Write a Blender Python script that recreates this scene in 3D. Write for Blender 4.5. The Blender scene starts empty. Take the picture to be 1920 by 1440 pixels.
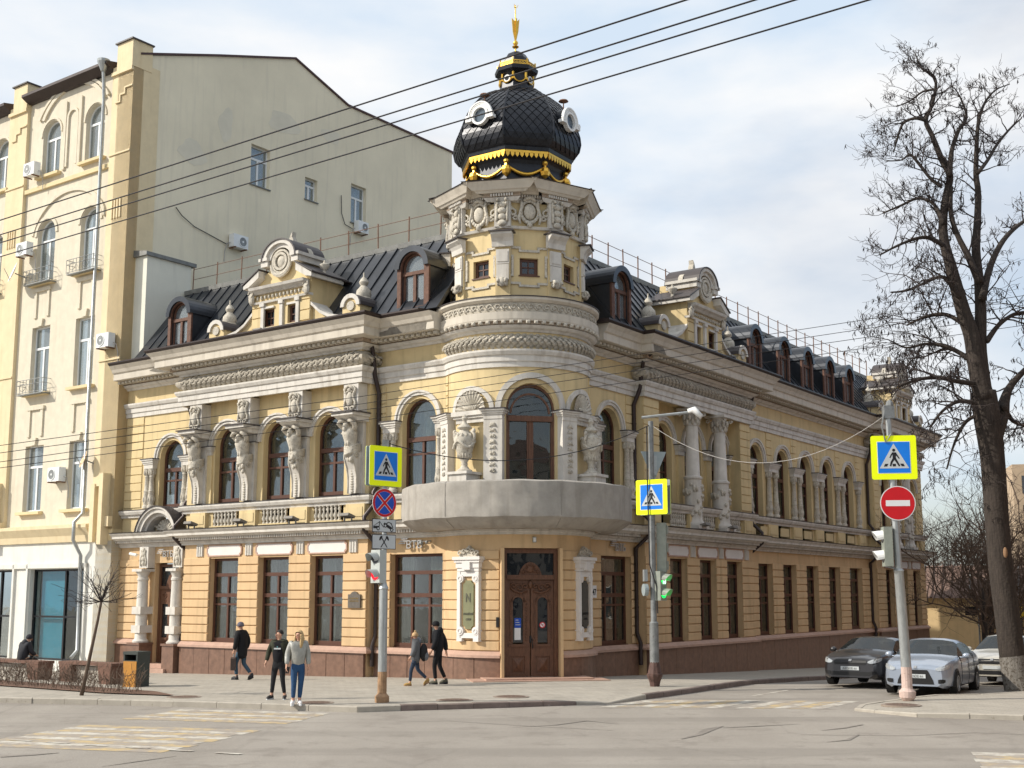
import bpy, bmesh, math, random
from math import sin, cos, pi, radians, atan2, sqrt, hypot, asin, acos, exp, floor
from mathutils import Vector, Matrix

SC = bpy.context.scene
COL = SC.collection
rnd = random.Random(11)

# ------------------------------------------------------------------ camera, sky, sun, exposure
TILT = radians(8.3)
FPX = 2320 * cos(TILT)
CAMZ = 2.65
CYP = 1115 - FPX * math.tan(TILT)
cam = bpy.data.cameras.new('camera')
camo = bpy.data.objects.new('camera', cam)
COL.objects.link(camo)
camo.location = (0, 0, CAMZ)
camo.rotation_euler = (radians(90) + TILT, 0, 0)
cam.sensor_width = 36
cam.lens = 36 * FPX / 1920
cam.shift_y = (CYP - 720) / 1920
cam.clip_start = 0.1
cam.clip_end = 2000
SC.camera = camo

SUN_EL = radians(34)
SUN_FROM = Vector((-0.985, -0.17, 0)).normalized()      # horizontal direction towards the sun
world = bpy.data.worlds.new('World')
SC.world = world
world.use_nodes = True
W = world.node_tree
W.nodes.clear()
wo = W.nodes.new('ShaderNodeOutputWorld')
sky = W.nodes.new('ShaderNodeTexSky')
sky.sky_type = 'NISHITA'
sky.sun_disc = False
sky.sun_elevation = SUN_EL
sky.sun_rotation = atan2(SUN_FROM.x, SUN_FROM.y)
sky.dust_density = 1.5
bg1 = W.nodes.new('ShaderNodeBackground'); bg1.inputs['Strength'].default_value = 0.15
W.links.new(sky.outputs[0], bg1.inputs['Color'])
tc = W.nodes.new('ShaderNodeTexCoord')
mp = W.nodes.new('ShaderNodeMapping'); mp.inputs['Scale'].default_value = (2.2, 2.2, 5.5); mp.inputs['Location'].default_value = (3.1, 0.4, 0.2)
W.links.new(tc.outputs['Generated'], mp.inputs['Vector'])
nz = W.nodes.new('ShaderNodeTexNoise'); nz.inputs['Scale'].default_value = 1.0; nz.inputs['Detail'].default_value = 7; nz.inputs['Roughness'].default_value = 0.5
W.links.new(mp.outputs[0], nz.inputs['Vector'])
sep = W.nodes.new('ShaderNodeSeparateXYZ'); W.links.new(tc.outputs['Generated'], sep.inputs[0])
ad = W.nodes.new('ShaderNodeMath'); ad.operation = 'MULTIPLY_ADD'; ad.inputs[1].default_value = -0.30; W.links.new(sep.outputs[0], ad.inputs[0]); W.links.new(nz.outputs[0], ad.inputs[2])
ad2 = W.nodes.new('ShaderNodeMath'); ad2.operation = 'MULTIPLY_ADD'; ad2.inputs[1].default_value = 0.34; W.links.new(sep.outputs[2], ad2.inputs[0]); W.links.new(ad.outputs[0], ad2.inputs[2])
rp = W.nodes.new('ShaderNodeValToRGB')
rp.color_ramp.elements[0].position = 0.38; rp.color_ramp.elements[0].color = (0.25, 0.25, 0.25, 1)
rp.color_ramp.elements[1].position = 0.66; rp.color_ramp.elements[1].color = (1, 1, 1, 1)
W.links.new(ad2.outputs[0], rp.inputs[0])
# cloud tone: thick cloud white, thin veil a cool grey
nz2 = W.nodes.new('ShaderNodeTexNoise'); nz2.inputs['Scale'].default_value = 1.7; nz2.inputs['Detail'].default_value = 6
W.links.new(mp.outputs[0], nz2.inputs['Vector'])
rp2 = W.nodes.new('ShaderNodeValToRGB')
rp2.color_ramp.elements[0].position = 0.36; rp2.color_ramp.elements[0].color = (0.68, 0.80, 0.94, 1)
rp2.color_ramp.elements[1].position = 0.60; rp2.color_ramp.elements[1].color = (1.0, 1.0, 1.0, 1)
W.links.new(nz2.outputs[0], rp2.inputs[0])
bg2 = W.nodes.new('ShaderNodeBackground'); bg2.inputs['Strength'].default_value = 1.0
W.links.new(rp2.outputs[0], bg2.inputs['Color'])
mx = W.nodes.new('ShaderNodeMixShader')
W.links.new(rp.outputs[0], mx.inputs[0]); W.links.new(bg1.outputs[0], mx.inputs[1]); W.links.new(bg2.outputs[0], mx.inputs[2])
W.links.new(mx.outputs[0], wo.inputs[0])

sl = bpy.data.lights.new('sun', 'SUN')
sl.energy = 4.9
sl.angle = radians(0.5)
sl.color = (1.0, 0.93, 0.82)
so = bpy.data.objects.new('sun', sl)
COL.objects.link(so)
so.location = (-40, 0, 60)
so.rotation_euler = Vector((-SUN_FROM.x * cos(SUN_EL), -SUN_FROM.y * cos(SUN_EL), -sin(SUN_EL))).to_track_quat('-Z', 'Y').to_euler()

SC.view_settings.view_transform = 'Standard'
SC.view_settings.look = 'None'
SC.view_settings.gamma = 1
SC.view_settings.use_curve_mapping = False
SC.view_settings.exposure = 0.0

# ------------------------------------------------------------------ materials
def mat(name, col, rough=0.75, var=0.12, scale=2.0, metal=0.0, bump=0.0, bscale=60.0, spec=0.4, streak=0.0, dirt=None, dirtpos=0.58, emit=None, estr=0.0, stretch=None):
    m = bpy.data.materials.new(name)
    m.use_nodes = True
    t = m.node_tree
    b = t.nodes['Principled BSDF']
    b.inputs['Roughness'].default_value = rough
    b.inputs['Metallic'].default_value = metal
    b.inputs['Specular IOR Level'].default_value = spec
    geo = t.nodes.new('ShaderNodeNewGeometry')
    vec = geo.outputs['Position']
    c = list(col) + [1]
    last = None
    if var > 0:
        n = t.nodes.new('ShaderNodeTexNoise'); n.inputs['Scale'].default_value = scale; n.inputs['Detail'].default_value = 6; n.inputs['Roughness'].default_value = 0.65
        if stretch:
            mm = t.nodes.new('ShaderNodeMapping'); mm.inputs['Scale'].default_value = stretch
            t.links.new(vec, mm.inputs[0]); t.links.new(mm.outputs[0], n.inputs['Vector'])
        else:
            t.links.new(vec, n.inputs['Vector'])
        r = t.nodes.new('ShaderNodeValToRGB')
        r.color_ramp.elements[0].position = 0.3; r.color_ramp.elements[1].position = 0.7
        r.color_ramp.elements[0].color = [x * (1 - var) for x in col] + [1]
        r.color_ramp.elements[1].color = [min(1, x * (1 + var * 0.7)) for x in col] + [1]
        t.links.new(n.outputs[0], r.inputs[0])
        last = r.outputs[0]
        if streak > 0:
            mm = t.nodes.new('ShaderNodeMapping'); mm.inputs['Scale'].default_value = (2.6, 2.6, 0.22)
            t.links.new(vec, mm.inputs[0])
            n2 = t.nodes.new('ShaderNodeTexNoise'); n2.inputs['Scale'].default_value = 1.6; n2.inputs['Detail'].default_value = 5
            t.links.new(mm.outputs[0], n2.inputs['Vector'])
            r2 = t.nodes.new('ShaderNodeValToRGB'); r2.color_ramp.elements[0].position = 0.52; r2.color_ramp.elements[1].position = 0.75
            r2.color_ramp.elements[0].color = (0, 0, 0, 1); r2.color_ramp.elements[1].color = (streak, streak, streak, 1)
            t.links.new(n2.outputs[0], r2.inputs[0])
            mi = t.nodes.new('ShaderNodeMix'); mi.data_type = 'RGBA'
            t.links.new(r2.outputs[0], mi.inputs[0]); t.links.new(last, mi.inputs[6])
            d = dirt or [x * 0.45 for x in col]
            mi.inputs[7].default_value = list(d) + [1]
            last = mi.outputs[2]
        elif dirt:
            n2 = t.nodes.new('ShaderNodeTexNoise'); n2.inputs['Scale'].default_value = scale * 2.7; n2.inputs['Detail'].default_value = 8; n2.inputs['Roughness'].default_value = 0.7
            t.links.new(vec, n2.inputs['Vector'])
            r2 = t.nodes.new('ShaderNodeValToRGB'); r2.color_ramp.elements[0].position = dirtpos; r2.color_ramp.elements[1].position = dirtpos + 0.08
            t.links.new(n2.outputs[0], r2.inputs[0])
            mi = t.nodes.new('ShaderNodeMix'); mi.data_type = 'RGBA'
            t.links.new(r2.outputs[0], mi.inputs[0]); t.links.new(last, mi.inputs[6]); mi.inputs[7].default_value = list(dirt) + [1]
            last = mi.outputs[2]
        t.links.new(last, b.inputs['Base Color'])
    else:
        b.inputs['Base Color'].default_value = c
    if bump > 0:
        n3 = t.nodes.new('ShaderNodeTexNoise'); n3.inputs['Scale'].default_value = bscale; n3.inputs['Detail'].default_value = 4
        t.links.new(vec, n3.inputs['Vector'])
        bp = t.nodes.new('ShaderNodeBump'); bp.inputs['Strength'].default_value = bump; bp.inputs['Distance'].default_value = 0.02
        t.links.new(n3.outputs[0], bp.inputs['Height']); t.links.new(bp.outputs[0], b.inputs['Normal'])
    if emit:
        b.inputs['Emission Color'].default_value = list(emit) + [1]
        b.inputs['Emission Strength'].default_value = estr
    return m

def glass_mat(name, tint=(0.8, 0.85, 0.85), body=(0.03, 0.035, 0.035), opacity=0.25, rough=0.02, refl=0.42):
    m = bpy.data.materials.new(name)
    m.use_nodes = True
    t = m.node_tree
    t.nodes.clear()
    o = t.nodes.new('ShaderNodeOutputMaterial')
    tr = t.nodes.new('ShaderNodeBsdfTransparent'); tr.inputs[0].default_value = list(tint) + [1]
    df = t.nodes.new('ShaderNodeBsdfDiffuse'); df.inputs[0].default_value = list(body) + [1]
    gl = t.nodes.new('ShaderNodeBsdfGlossy'); gl.inputs[0].default_value = (1, 1, 1, 1); gl.inputs['Roughness'].default_value = rough
    geo = t.nodes.new('ShaderNodeNewGeometry')
    n3 = t.nodes.new('ShaderNodeTexNoise'); n3.inputs['Scale'].default_value = 1.3
    t.links.new(geo.outputs['Position'], n3.inputs['Vector'])
    bp = t.nodes.new('ShaderNodeBump'); bp.inputs['Strength'].default_value = 0.08; bp.inputs['Distance'].default_value = 0.1
    t.links.new(n3.outputs[0], bp.inputs['Height']); t.links.new(bp.outputs[0], gl.inputs['Normal'])
    m1 = t.nodes.new('ShaderNodeMixShader'); m1.inputs[0].default_value = opacity
    t.links.new(tr.outputs[0], m1.inputs[1]); t.links.new(df.outputs[0], m1.inputs[2])
    fr = t.nodes.new('ShaderNodeLayerWeight'); fr.inputs[0].default_value = 0.35
    mr = t.nodes.new('ShaderNodeMapRange'); mr.inputs['To Min'].default_value = 0.05; mr.inputs['To Max'].default_value = refl
    t.links.new(fr.outputs['Fresnel'], mr.inputs[0])
    m2 = t.nodes.new('ShaderNodeMixShader')
    t.links.new(mr.outputs[0], m2.inputs[0]); t.links.new(m1.outputs[0], m2.inputs[1]); t.links.new(gl.outputs[0], m2.inputs[2])
    t.links.new(m2.outputs[0], o.inputs[0])
    return m

M = {}
M['stucco_low'] = mat('stucco_ochre_peach', (0.62, 0.435, 0.245), 0.85, 0.11, 0.9, bump=0.1, bscale=60, streak=0.4)
M['stucco'] = mat('stucco_yellow', (0.65, 0.515, 0.285), 0.85, 0.12, 0.8, bump=0.1, bscale=60, streak=0.4)
M['trim'] = mat('white_plaster_trim', (0.62, 0.59, 0.54), 0.85, 0.16, 2.2, bump=0.1, bscale=50, streak=0.5, dirt=(0.27, 0.23, 0.185))
M['ornament'] = mat('weathered_plaster_ornament', (0.54, 0.50, 0.425), 0.88, 0.25, 7, bump=0.5, bscale=26, dirt=(0.22, 0.175, 0.135), dirtpos=0.56)
M['scale'] = mat('grey_scaled_plaster', (0.46, 0.42, 0.35), 0.85, 0.35, 9, bump=0.2, bscale=40)
M['corona'] = mat('corona_plaster', (0.58, 0.53, 0.45), 0.85, 0.12, 1.6, streak=0.5, dirt=(0.33, 0.29, 0.24))
M['bare'] = mat('bare_grey_render', (0.20, 0.18, 0.15), 0.95, 0.3, 6, bump=0.4, bscale=25)
M['dentil'] = mat('brown_dentil_band', (0.36, 0.28, 0.21), 0.9, 0.25, 8)  # band behind the dentils, browner than the trim
M['gran'] = mat('brown_granite', (0.20, 0.115, 0.08), 0.35, 0.28, 5, spec=0.5, streak=0.3, dirt=(0.12, 0.07, 0.055))
M['ledge'] = mat('pink_granite_ledge', (0.46, 0.30, 0.23), 0.6, 0.15, 4)
M['wood'] = mat('brown_varnished_wood', (0.10, 0.042, 0.026), 0.45, 0.35, 9, stretch=(4, 4, 0.7))
M['door'] = mat('carved_door_wood', (0.135, 0.062, 0.034), 0.5, 0.5, 9, stretch=(5, 5, 0.6), bump=0.1, bscale=25)
M['roof'] = mat('dark_roof_metal', (0.055, 0.06, 0.07), 0.30, 0.3, 1.2, metal=0.55, spec=0.5)
M['domed'] = mat('dome_shingle_metal', (0.018, 0.020, 0.026), 0.36, 0.5, 3.0, metal=0.4, spec=0.5)
M['gutter'] = mat('brown_gutter_metal', (0.045, 0.032, 0.03), 0.4, 0.2, 4, metal=0.3)
M['capzinc'] = mat('roof_cap_zinc', (0.20, 0.20, 0.19), 0.5, 0.3, 4, metal=0.3)
M['flash'] = mat('dark_flashing', (0.06, 0.05, 0.05), 0.5, 0.2, 4)
M['gold'] = mat('gilding', (0.85, 0.50, 0.08), 0.28, 0.15, 8, metal=0.85)
M['rust'] = mat('rusty_rail', (0.20, 0.10, 0.06), 0.7, 0.4, 9)
M['glass'] = glass_mat('window_glass')
M['glassdark'] = glass_mat('dark_window_glass', opacity=0.75, body=(0.02, 0.024, 0.03))
M['curtain'] = mat('pale_curtain', (0.50, 0.52, 0.47), 0.9, 0.25, 2.2, stretch=(9, 9, 0.3))
M['curtain2'] = mat('grey_green_blind', (0.36, 0.39, 0.36), 0.9, 0.2, 2.2, stretch=(9, 9, 0.3))
M['curtain3'] = mat('cream_curtain', (0.56, 0.53, 0.44), 0.9, 0.25, 2.2, stretch=(12, 12, 0.3))
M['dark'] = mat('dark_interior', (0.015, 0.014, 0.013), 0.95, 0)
M['white'] = mat('white_paint', (0.78, 0.78, 0.76), 0.5, 0.06, 4)
M['panelwhite'] = mat('chalk_white_panel', (0.72, 0.69, 0.66), 0.8, 0.06, 2)
M['cover'] = mat('grey_mesh_cloth', (0.37, 0.345, 0.31), 0.9, 0.18, 2.2, bump=0.3, bscale=160, streak=0.55, dirt=(0.23, 0.21, 0.18))
M['tallfield'] = mat('pale_brick_field', (0.66, 0.60, 0.48), 0.9, 0.08, 3, streak=0.25, dirt=(0.42, 0.37, 0.28))
M['tallpil'] = mat('pale_yellow_pilaster', (0.72, 0.60, 0.39), 0.88, 0.08, 2, streak=0.25, dirt=(0.5, 0.36, 0.18))
M['tallrev'] = mat('yellow_reveal', (0.70, 0.57, 0.34), 0.88, 0.08, 2)
M['gable'] = mat('grey_beige_render', (0.78, 0.715, 0.55), 0.92, 0.09, 0.35, bump=0.15, bscale=30, streak=0.45, dirt=(0.60, 0.55, 0.44))
M['gablebox'] = mat('pale_grey_render', (0.70, 0.69, 0.60), 0.92, 0.07, 0.6, streak=0.2)
M['shopwhite'] = mat('white_shop_stone', (0.70, 0.69, 0.64), 0.7, 0.06, 2, streak=0.2)
M['pvc'] = mat('white_pvc', (0.76, 0.78, 0.78), 0.35, 0.03, 4)
M['zinc'] = mat('zinc_pipe', (0.40, 0.42, 0.42), 0.4, 0.2, 6, metal=0.5)
M['pole'] = mat('galvanised_pole', (0.42, 0.44, 0.44), 0.4, 0.25, 5, metal=0.55, stretch=(3, 3, 0.6))
M['poledark'] = mat('dull_grey_pole', (0.24, 0.25, 0.25), 0.5, 0.3, 5, metal=0.4, dirt=(0.13, 0.11, 0.1))
M['polerust'] = mat('rusty_pole_foot', (0.33, 0.20, 0.11), 0.7, 0.4, 7)
M['polepink'] = mat('faded_pink_foot', (0.55, 0.42, 0.37), 0.6, 0.2, 7, dirt=(0.28, 0.14, 0.09))
M['black'] = mat('black_paint', (0.012, 0.012, 0.014), 0.45, 0)
M['cable'] = mat('black_cable', (0.02, 0.018, 0.02), 0.6, 0)
M['cablegrey'] = mat('pale_cable', (0.42, 0.40, 0.38), 0.6, 0)
M['signyel'] = mat('fluorescent_yellow_sheet', (0.80, 0.90, 0.0), 0.45, 0.03, 5, emit=(0.8, 0.95, 0.0), estr=0.12)  # faint glow added to the sheet, imitating its fluorescent brightness
M['signblue'] = mat('sign_blue', (0.005, 0.19, 0.72), 0.4, 0.05, 5)
M['signdeep'] = mat('sign_deep_blue', (0.01, 0.07, 0.45), 0.4, 0.05, 5)
M['signwhite'] = mat('sign_white', (0.74, 0.75, 0.76), 0.4, 0.05, 5)
M['signgrey'] = mat('sign_grey_white', (0.52, 0.55, 0.56), 0.4, 0.08, 5)
M['signred'] = mat('sign_red', (0.55, 0.008, 0.015), 0.4, 0.06, 6)
M['signback'] = mat('sign_back_grey', (0.32, 0.37, 0.38), 0.5, 0.1, 5, metal=0.3)
M['tlbody'] = mat('traffic_light_housing', (0.26, 0.28, 0.24), 0.5, 0.15, 6)
M['tlpale'] = mat('pale_traffic_light_housing', (0.45, 0.48, 0.46), 0.5, 0.12, 6)
M['redlamp'] = mat('red_lamp', (0.5, 0.01, 0.01), 0.3, 0, emit=(1, 0.02, 0.04), estr=1.4)
M['greenlamp'] = mat('green_lamp', (0.0, 0.4, 0.05), 0.3, 0, emit=(0.0, 1.0, 0.10), estr=2.2)
M['greendim'] = mat('green_lens', (0.0, 0.10, 0.02), 0.3, 0, emit=(0.0, 0.35, 0.03), estr=0.25)
M['darklens'] = mat('dark_lens', (0.05, 0.05, 0.055), 0.25, 0)
M['silver'] = mat('silver_letter_metal', (0.42, 0.41, 0.40), 0.4, 0.1, 6, metal=0.3)
M['plaqueg'] = mat('green_bronze_plaque', (0.24, 0.24, 0.14), 0.35, 0.15, 4, metal=0.3)
M['plaqued'] = mat('dark_glass_plaque', (0.045, 0.055, 0.055), 0.25, 0.15, 4)
M['plaqueb'] = mat('grey_bronze_plaque', (0.16, 0.14, 0.12), 0.4, 0.2, 9, metal=0.4)
M['plgold'] = mat('dull_gilt_letters', (0.36, 0.25, 0.10), 0.4, 0, metal=0.5)
M['letterdark'] = mat('dark_letters', (0.10, 0.10, 0.07), 0.4, 0)
M['asphalt'] = None
def V(*a): return Vector(a)

# ------------------------------------------------------------------ geometry helpers
WORLD = {}
def tag(o, label=None, cat=None, group=None, kind=None):
    if label: o['label'] = label
    if cat: o['category'] = cat
    if group: o['group'] = group
    if kind: o['kind'] = kind
    return o
def thing(name, label, cat, loc=(0, 0, 0), rz=0.0, group=None):
    o = bpy.data.objects.new(name, None)
    o.empty_display_size = 0.2
    COL.objects.link(o)
    o.location = loc
    o.rotation_euler = (0, 0, rz)
    WORLD[o.name] = Vector(loc)
    return tag(o, label, cat, group)

SPLIT = {'gable_ornament', 'parapet_panel', 'parapet_pedestal', 'archivolt', 'pilaster_ornament', 'window_trim', 'gable_mouldings', 'gable_flashing', 'dome_rib', 'frieze_ribbon', 'facade_arches', 'pilaster_scroll', 'pilaster_trim', 'plinth_ledge', 'porch_post', 'signal_back_visor', 'side_window', 'shop_door', 'roof_ridge_cap', 'door_reveal', 'console_beads', 'roof_deck', 'inner_partition', 'brick_field', 'bracket', 'signal_bracket', 'column_carving', 'door_carving'}
class MB:
    def __init__(s):
        s.v = []; s.f = []; s.m = []; s.mi = 0
    def add(s, vs, fs):
        n = len(s.v)
        s.v.extend([tuple(x) for x in vs])
        for f in fs:
            s.f.append([n + i for i in f]); s.m.append(s.mi)
        return s
    def hexa(s, a):   # 8 corners: bottom 4 (ccw), top 4
        return s.add(a, [(3, 2, 1, 0), (4, 5, 6, 7), (0, 1, 5, 4), (1, 2, 6, 5), (2, 3, 7, 6), (3, 0, 4, 7)])
    def box(s, fr, u0, u1, p0, p1, z0, z1, n=1):
        for i in range(n):
            a = u0 + (u1 - u0) * i / n; b = u0 + (u1 - u0) * (i + 1) / n
            s.hexa([fr(a, p0, z0), fr(b, p0, z0), fr(b, p1, z0), fr(a, p1, z0), fr(a, p0, z1), fr(b, p0, z1), fr(b, p1, z1), fr(a, p1, z1)])
        return s
    def bevbox(s, fr, u0, u1, p0, p1, z0, z1, b=0.02, n=1):
        # block whose front face is chamfered
        for i in range(n):
            a = u0 + (u1 - u0) * i / n; c = u0 + (u1 - u0) * (i + 1) / n
            ba = b if i == 0 else 0; bc = b if i == n - 1 else 0
            vs = [fr(a, p0, z0), fr(c, p0, z0), fr(c, p0, z1), fr(a, p0, z1), fr(a, p1 - b, z0), fr(c, p1 - b, z0), fr(c, p1 - b, z1), fr(a, p1 - b, z1),
                  fr(a + ba, p1, z0 + b), fr(c - bc, p1, z0 + b), fr(c - bc, p1, z1 - b), fr(a + ba, p1, z1 - b)]
            s.add(vs, [(0, 1, 5, 4), (1, 2, 6, 5), (2, 3, 7, 6), (3, 0, 4, 7), (4, 5, 9, 8), (5, 6, 10, 9), (6, 7, 11, 10), (7, 4, 8, 11), (8, 9, 10, 11)])
        return s
    def prism(s, fr, poly, p0, p1):   # polygon in (u,z) extruded through p
        n = len(poly)
        vs = [fr(u, p0, z) for u, z in poly] + [fr(u, p1, z) for u, z in poly]
        return s.add(vs, [tuple(range(n))[::-1], tuple(range(n, 2 * n))] + [(i, (i + 1) % n, n + (i + 1) % n, n + i) for i in range(n)])
    def prof(s, fr, pts, u0, u1):     # profile in (p,z) extruded along u
        n = len(pts)
        vs = [fr(u0, p, z) for p, z in pts] + [fr(u1, p, z) for p, z in pts]
        return s.add(vs, [tuple(range(n))[::-1], tuple(range(n, 2 * n))] + [(i, (i + 1) % n, n + (i + 1) % n, n + i) for i in range(n)])
    def lathe(s, c, prof, n=16, a0=0.0, a1=2 * pi, caps=True, sq=None):
        full = abs(a1 - a0 - 2 * pi) < 1e-6
        k = n if full else n + 1
        vs = []
        for r, z in prof:
            for i in range(k):
                a = a0 + (a1 - a0) * i / n
                vs.append((c[0] + r * cos(a), c[1] + r * sin(a), c[2] + z))
        fs = []
        for j in range(len(prof) - 1):
            for i in range(n):
                i2 = (i + 1) % k
                fs.append((j * k + i, j * k + i2, (j + 1) * k + i2, (j + 1) * k + i))
        if caps and full:
            fs.append(tuple(range(k))[::-1]); fs.append(tuple(range((len(prof) - 1) * k, len(prof) * k)))
        return s.add(vs, fs)
    def tube(s, pts, rad, n=6, cap=True):
        pts = [Vector(p) for p in pts]
        if not hasattr(rad, '__len__'): rad = [rad] * len(pts)
        vs = []; up = None
        for i, p in enumerate(pts):
            d = (pts[min(i + 1, len(pts) - 1)] - pts[max(i - 1, 0)])
            d = d.normalized() if d.length > 1e-9 else Vector((0, 0, 1))
            if up is None:
                up = d.orthogonal().normalized()
            up = (up - d * up.dot(d))
            up = up.normalized() if up.length > 1e-6 else d.orthogonal().normalized()
            w = d.cross(up)
            for k in range(n):
                a = 2 * pi * k / n
                vs.append(p + (up * cos(a) + w * sin(a)) * rad[i])
        fs = []
        for i in range(len(pts) - 1):
            for k in range(n):
                fs.append((i * n + k, i * n + (k + 1) % n, (i + 1) * n + (k + 1) % n, (i + 1) * n + k))
        if cap:
            fs.append(tuple(range(n))[::-1]); fs.append(tuple(range((len(pts) - 1) * n, len(pts) * n)))
        return s.add(vs, fs)
    def ell(s, c, r, n=8, m=6, fr=None):
        vs = []; fs = []
        for j in range(m + 1):
            t = pi * j / m
            for i in range(n):
                a = 2 * pi * i / n
                x = (c[0] + r[0] * sin(t) * cos(a), c[1] + r[1] * sin(t) * sin(a), c[2] - r[2] * cos(t))
                vs.append(fr(*x) if fr else x)
        for j in range(m):
            for i in range(n):
                fs.append((j * n + i, j * n + (i + 1) % n, (j + 1) * n + (i + 1) % n, (j + 1) * n + i))
        return s.add(vs, fs)
    def arc(s, fr, uc, zc, r0, r1, p0, p1, a0=0.0, a1=pi, n=14, sz=1.0):
        for i in range(n):
            t0 = a0 + (a1 - a0) * i / n; t1 = a0 + (a1 - a0) * (i + 1) / n
            q = [(uc + r0 * cos(t0), zc + sz * r0 * sin(t0)), (uc + r1 * cos(t0), zc + sz * r1 * sin(t0)), (uc + r1 * cos(t1), zc + sz * r1 * sin(t1)), (uc + r0 * cos(t1), zc + sz * r0 * sin(t1))]
            s.hexa([fr(u, p0, z) for u, z in q] + [fr(u, p1, z) for u, z in q])
        return s
    def sweep(s, path, prof, closed=False):
        n = len(path); k = len(prof); vs = []
        for i in range(n):
            p = Vector(path[i])
            a = Vector(path[i - 1]) if (i > 0 or closed) else None
            b = Vector(path[(i + 1) % n]) if (i < n - 1 or closed) else None
            def nr(x, y):
                d = (y - x).normalized(); return Vector((d.y, -d.x))
            if a is None: m = nr(p, b)
            elif b is None: m = nr(a, p)
            else:
                n1 = nr(a, p); n2 = nr(p, b); m = n1 + n2
                m = m / max(0.25, m.dot(n1)) if m.length > 1e-6 else n1
            for off, z in prof:
                vs.append((p.x + m.x * off, p.y + m.y * off, z))
        fs = []
        for i in range(n if closed else n - 1):
            j = (i + 1) % n
            for q in range(k - 1):
                fs.append((i * k + q, j * k + q, j * k + q + 1, i * k + q + 1))
        if not closed:
            fs.append(tuple(range(k))); fs.append(tuple(range((n - 1) * k, n * k))[::-1])
        return s.add(vs, fs)
    def build(s, name, mats, parent=None, smooth=False, local=False, kind=None, recalc=True, angle=None):
        if name in SPLIT and kind is None and not getattr(s, 'one', 0):      # separate pieces become separate objects
            n = len(s.v); p = list(range(n))
            def fd(a):
                while p[a] != a: p[a] = p[p[a]]; a = p[a]
                return a
            for f in s.f:
                for i in f[1:]: p[fd(i)] = fd(f[0])
            bb = {}
            for i, v in enumerate(s.v):
                q = bb.setdefault(fd(i), list(v) + list(v))
                for k in range(3): q[k] = min(q[k], v[k]); q[k + 3] = max(q[k + 3], v[k])
            ks = list(bb); pp = {k: k for k in ks}
            def gd(a):
                while pp[a] != a: a = pp[a]
                return a
            for i, a in enumerate(ks):
                for b in ks[:i]:
                    A, B = bb[a], bb[b]
                    if all(A[k] - .02 <= B[3 + k] and B[k] - .02 <= A[3 + k] for k in range(3)): pp[gd(a)] = gd(b)
            gs = {}
            for f, m in zip(s.f, s.m): gs.setdefault(gd(fd(f[0])), []).append((f, m))
            if len(gs) > 1:
                out = None
                for ff in gs.values():
                    t = MB(); t.one = 1; ix = {}
                    for f, m in ff:
                        for i in f:
                            if i not in ix: ix[i] = len(t.v); t.v.append(s.v[i])
                        t.f.append([ix[i] for i in f]); t.m.append(m)
                    o = t.build(name, mats, parent, smooth, local, None, recalc, angle)
                    out = out or o
                return out
        if not isinstance(mats, (list, tuple)): mats = [mats]
        if not s.v: return None
        me = bpy.data.meshes.new(name)
        if local:
            c = Vector((0, 0, 0)); verts = s.v; loc = c
        else:
            k = len(s.v)
            c = Vector((sum(v[0] for v in s.v) / k, sum(v[1] for v in s.v) / k, min(v[2] for v in s.v)))
            verts = [(v[0] - c.x, v[1] - c.y, v[2] - c.z) for v in s.v]
            loc = c - (WORLD[parent.name] if parent else Vector((0, 0, 0)))
        me.from_pydata(verts, [], s.f)
        for m in mats: me.materials.append(m)
        if len(mats) > 1: me.polygons.foreach_set('material_index', s.m)
        if recalc:
            bm = bmesh.new(); bm.from_mesh(me)
            bmesh.ops.recalc_face_normals(bm, faces=bm.faces)
            bm.to_mesh(me); bm.free()
        if smooth:
            me.polygons.foreach_set('use_smooth', [True] * len(me.polygons))
            if angle:
                try: me.set_sharp_from_angle(angle=radians(angle))
                except Exception: pass
        me.update()
        o = bpy.data.objects.new(name, me)
        COL.objects.link(o)
        o.location = loc
        if parent: o.parent = parent
        WORLD[o.name] = c if not local else (WORLD.get(parent.name, Vector()) if parent else Vector())
        if kind: o['kind'] = kind
        return o

class Fr:     # frame on a vertical plane: u along the wall, p out of it, z up
    def __init__(s, o, u, n): s.o = o; s.u = u; s.n = n
    def __call__(s, u, p, z): return (s.o[0] + s.u[0] * u + s.n[0] * p, s.o[1] + s.u[1] * u + s.n[1] * p, z + (s.o[2] if len(s.o) > 2 else 0))
    def xy(s, u, p): return (s.o[0] + s.u[0] * u + s.n[0] * p, s.o[1] + s.u[1] * u + s.n[1] * p)
def facing(o, n):   # frame whose u runs to the right for someone looking at it
    l = hypot(*n); n = (n[0] / l, n[1] / l)
    return Fr(o, (-n[1], n[0]), n)

def gp(px, py, z=0.0):
    """point at height z seen at a picture position (surveyed from the photograph, 1920 wide)"""
    u = (px - 960) / FPX; v = (CYP - py) / FPX
    d = Vector((u, cos(TILT) - v * sin(TILT), sin(TILT) + v * cos(TILT)))
    return Vector((0, 0, CAMZ)) + d * ((z - CAMZ) / d.z)
def atY(px, py, Y):
    u = (px - 960) / FPX; v = (CYP - py) / FPX
    d = Vector((u, cos(TILT) - v * sin(TILT), sin(TILT) + v * cos(TILT)))
    return Vector((0, 0, CAMZ)) + d * (Y / d.y)

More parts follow.
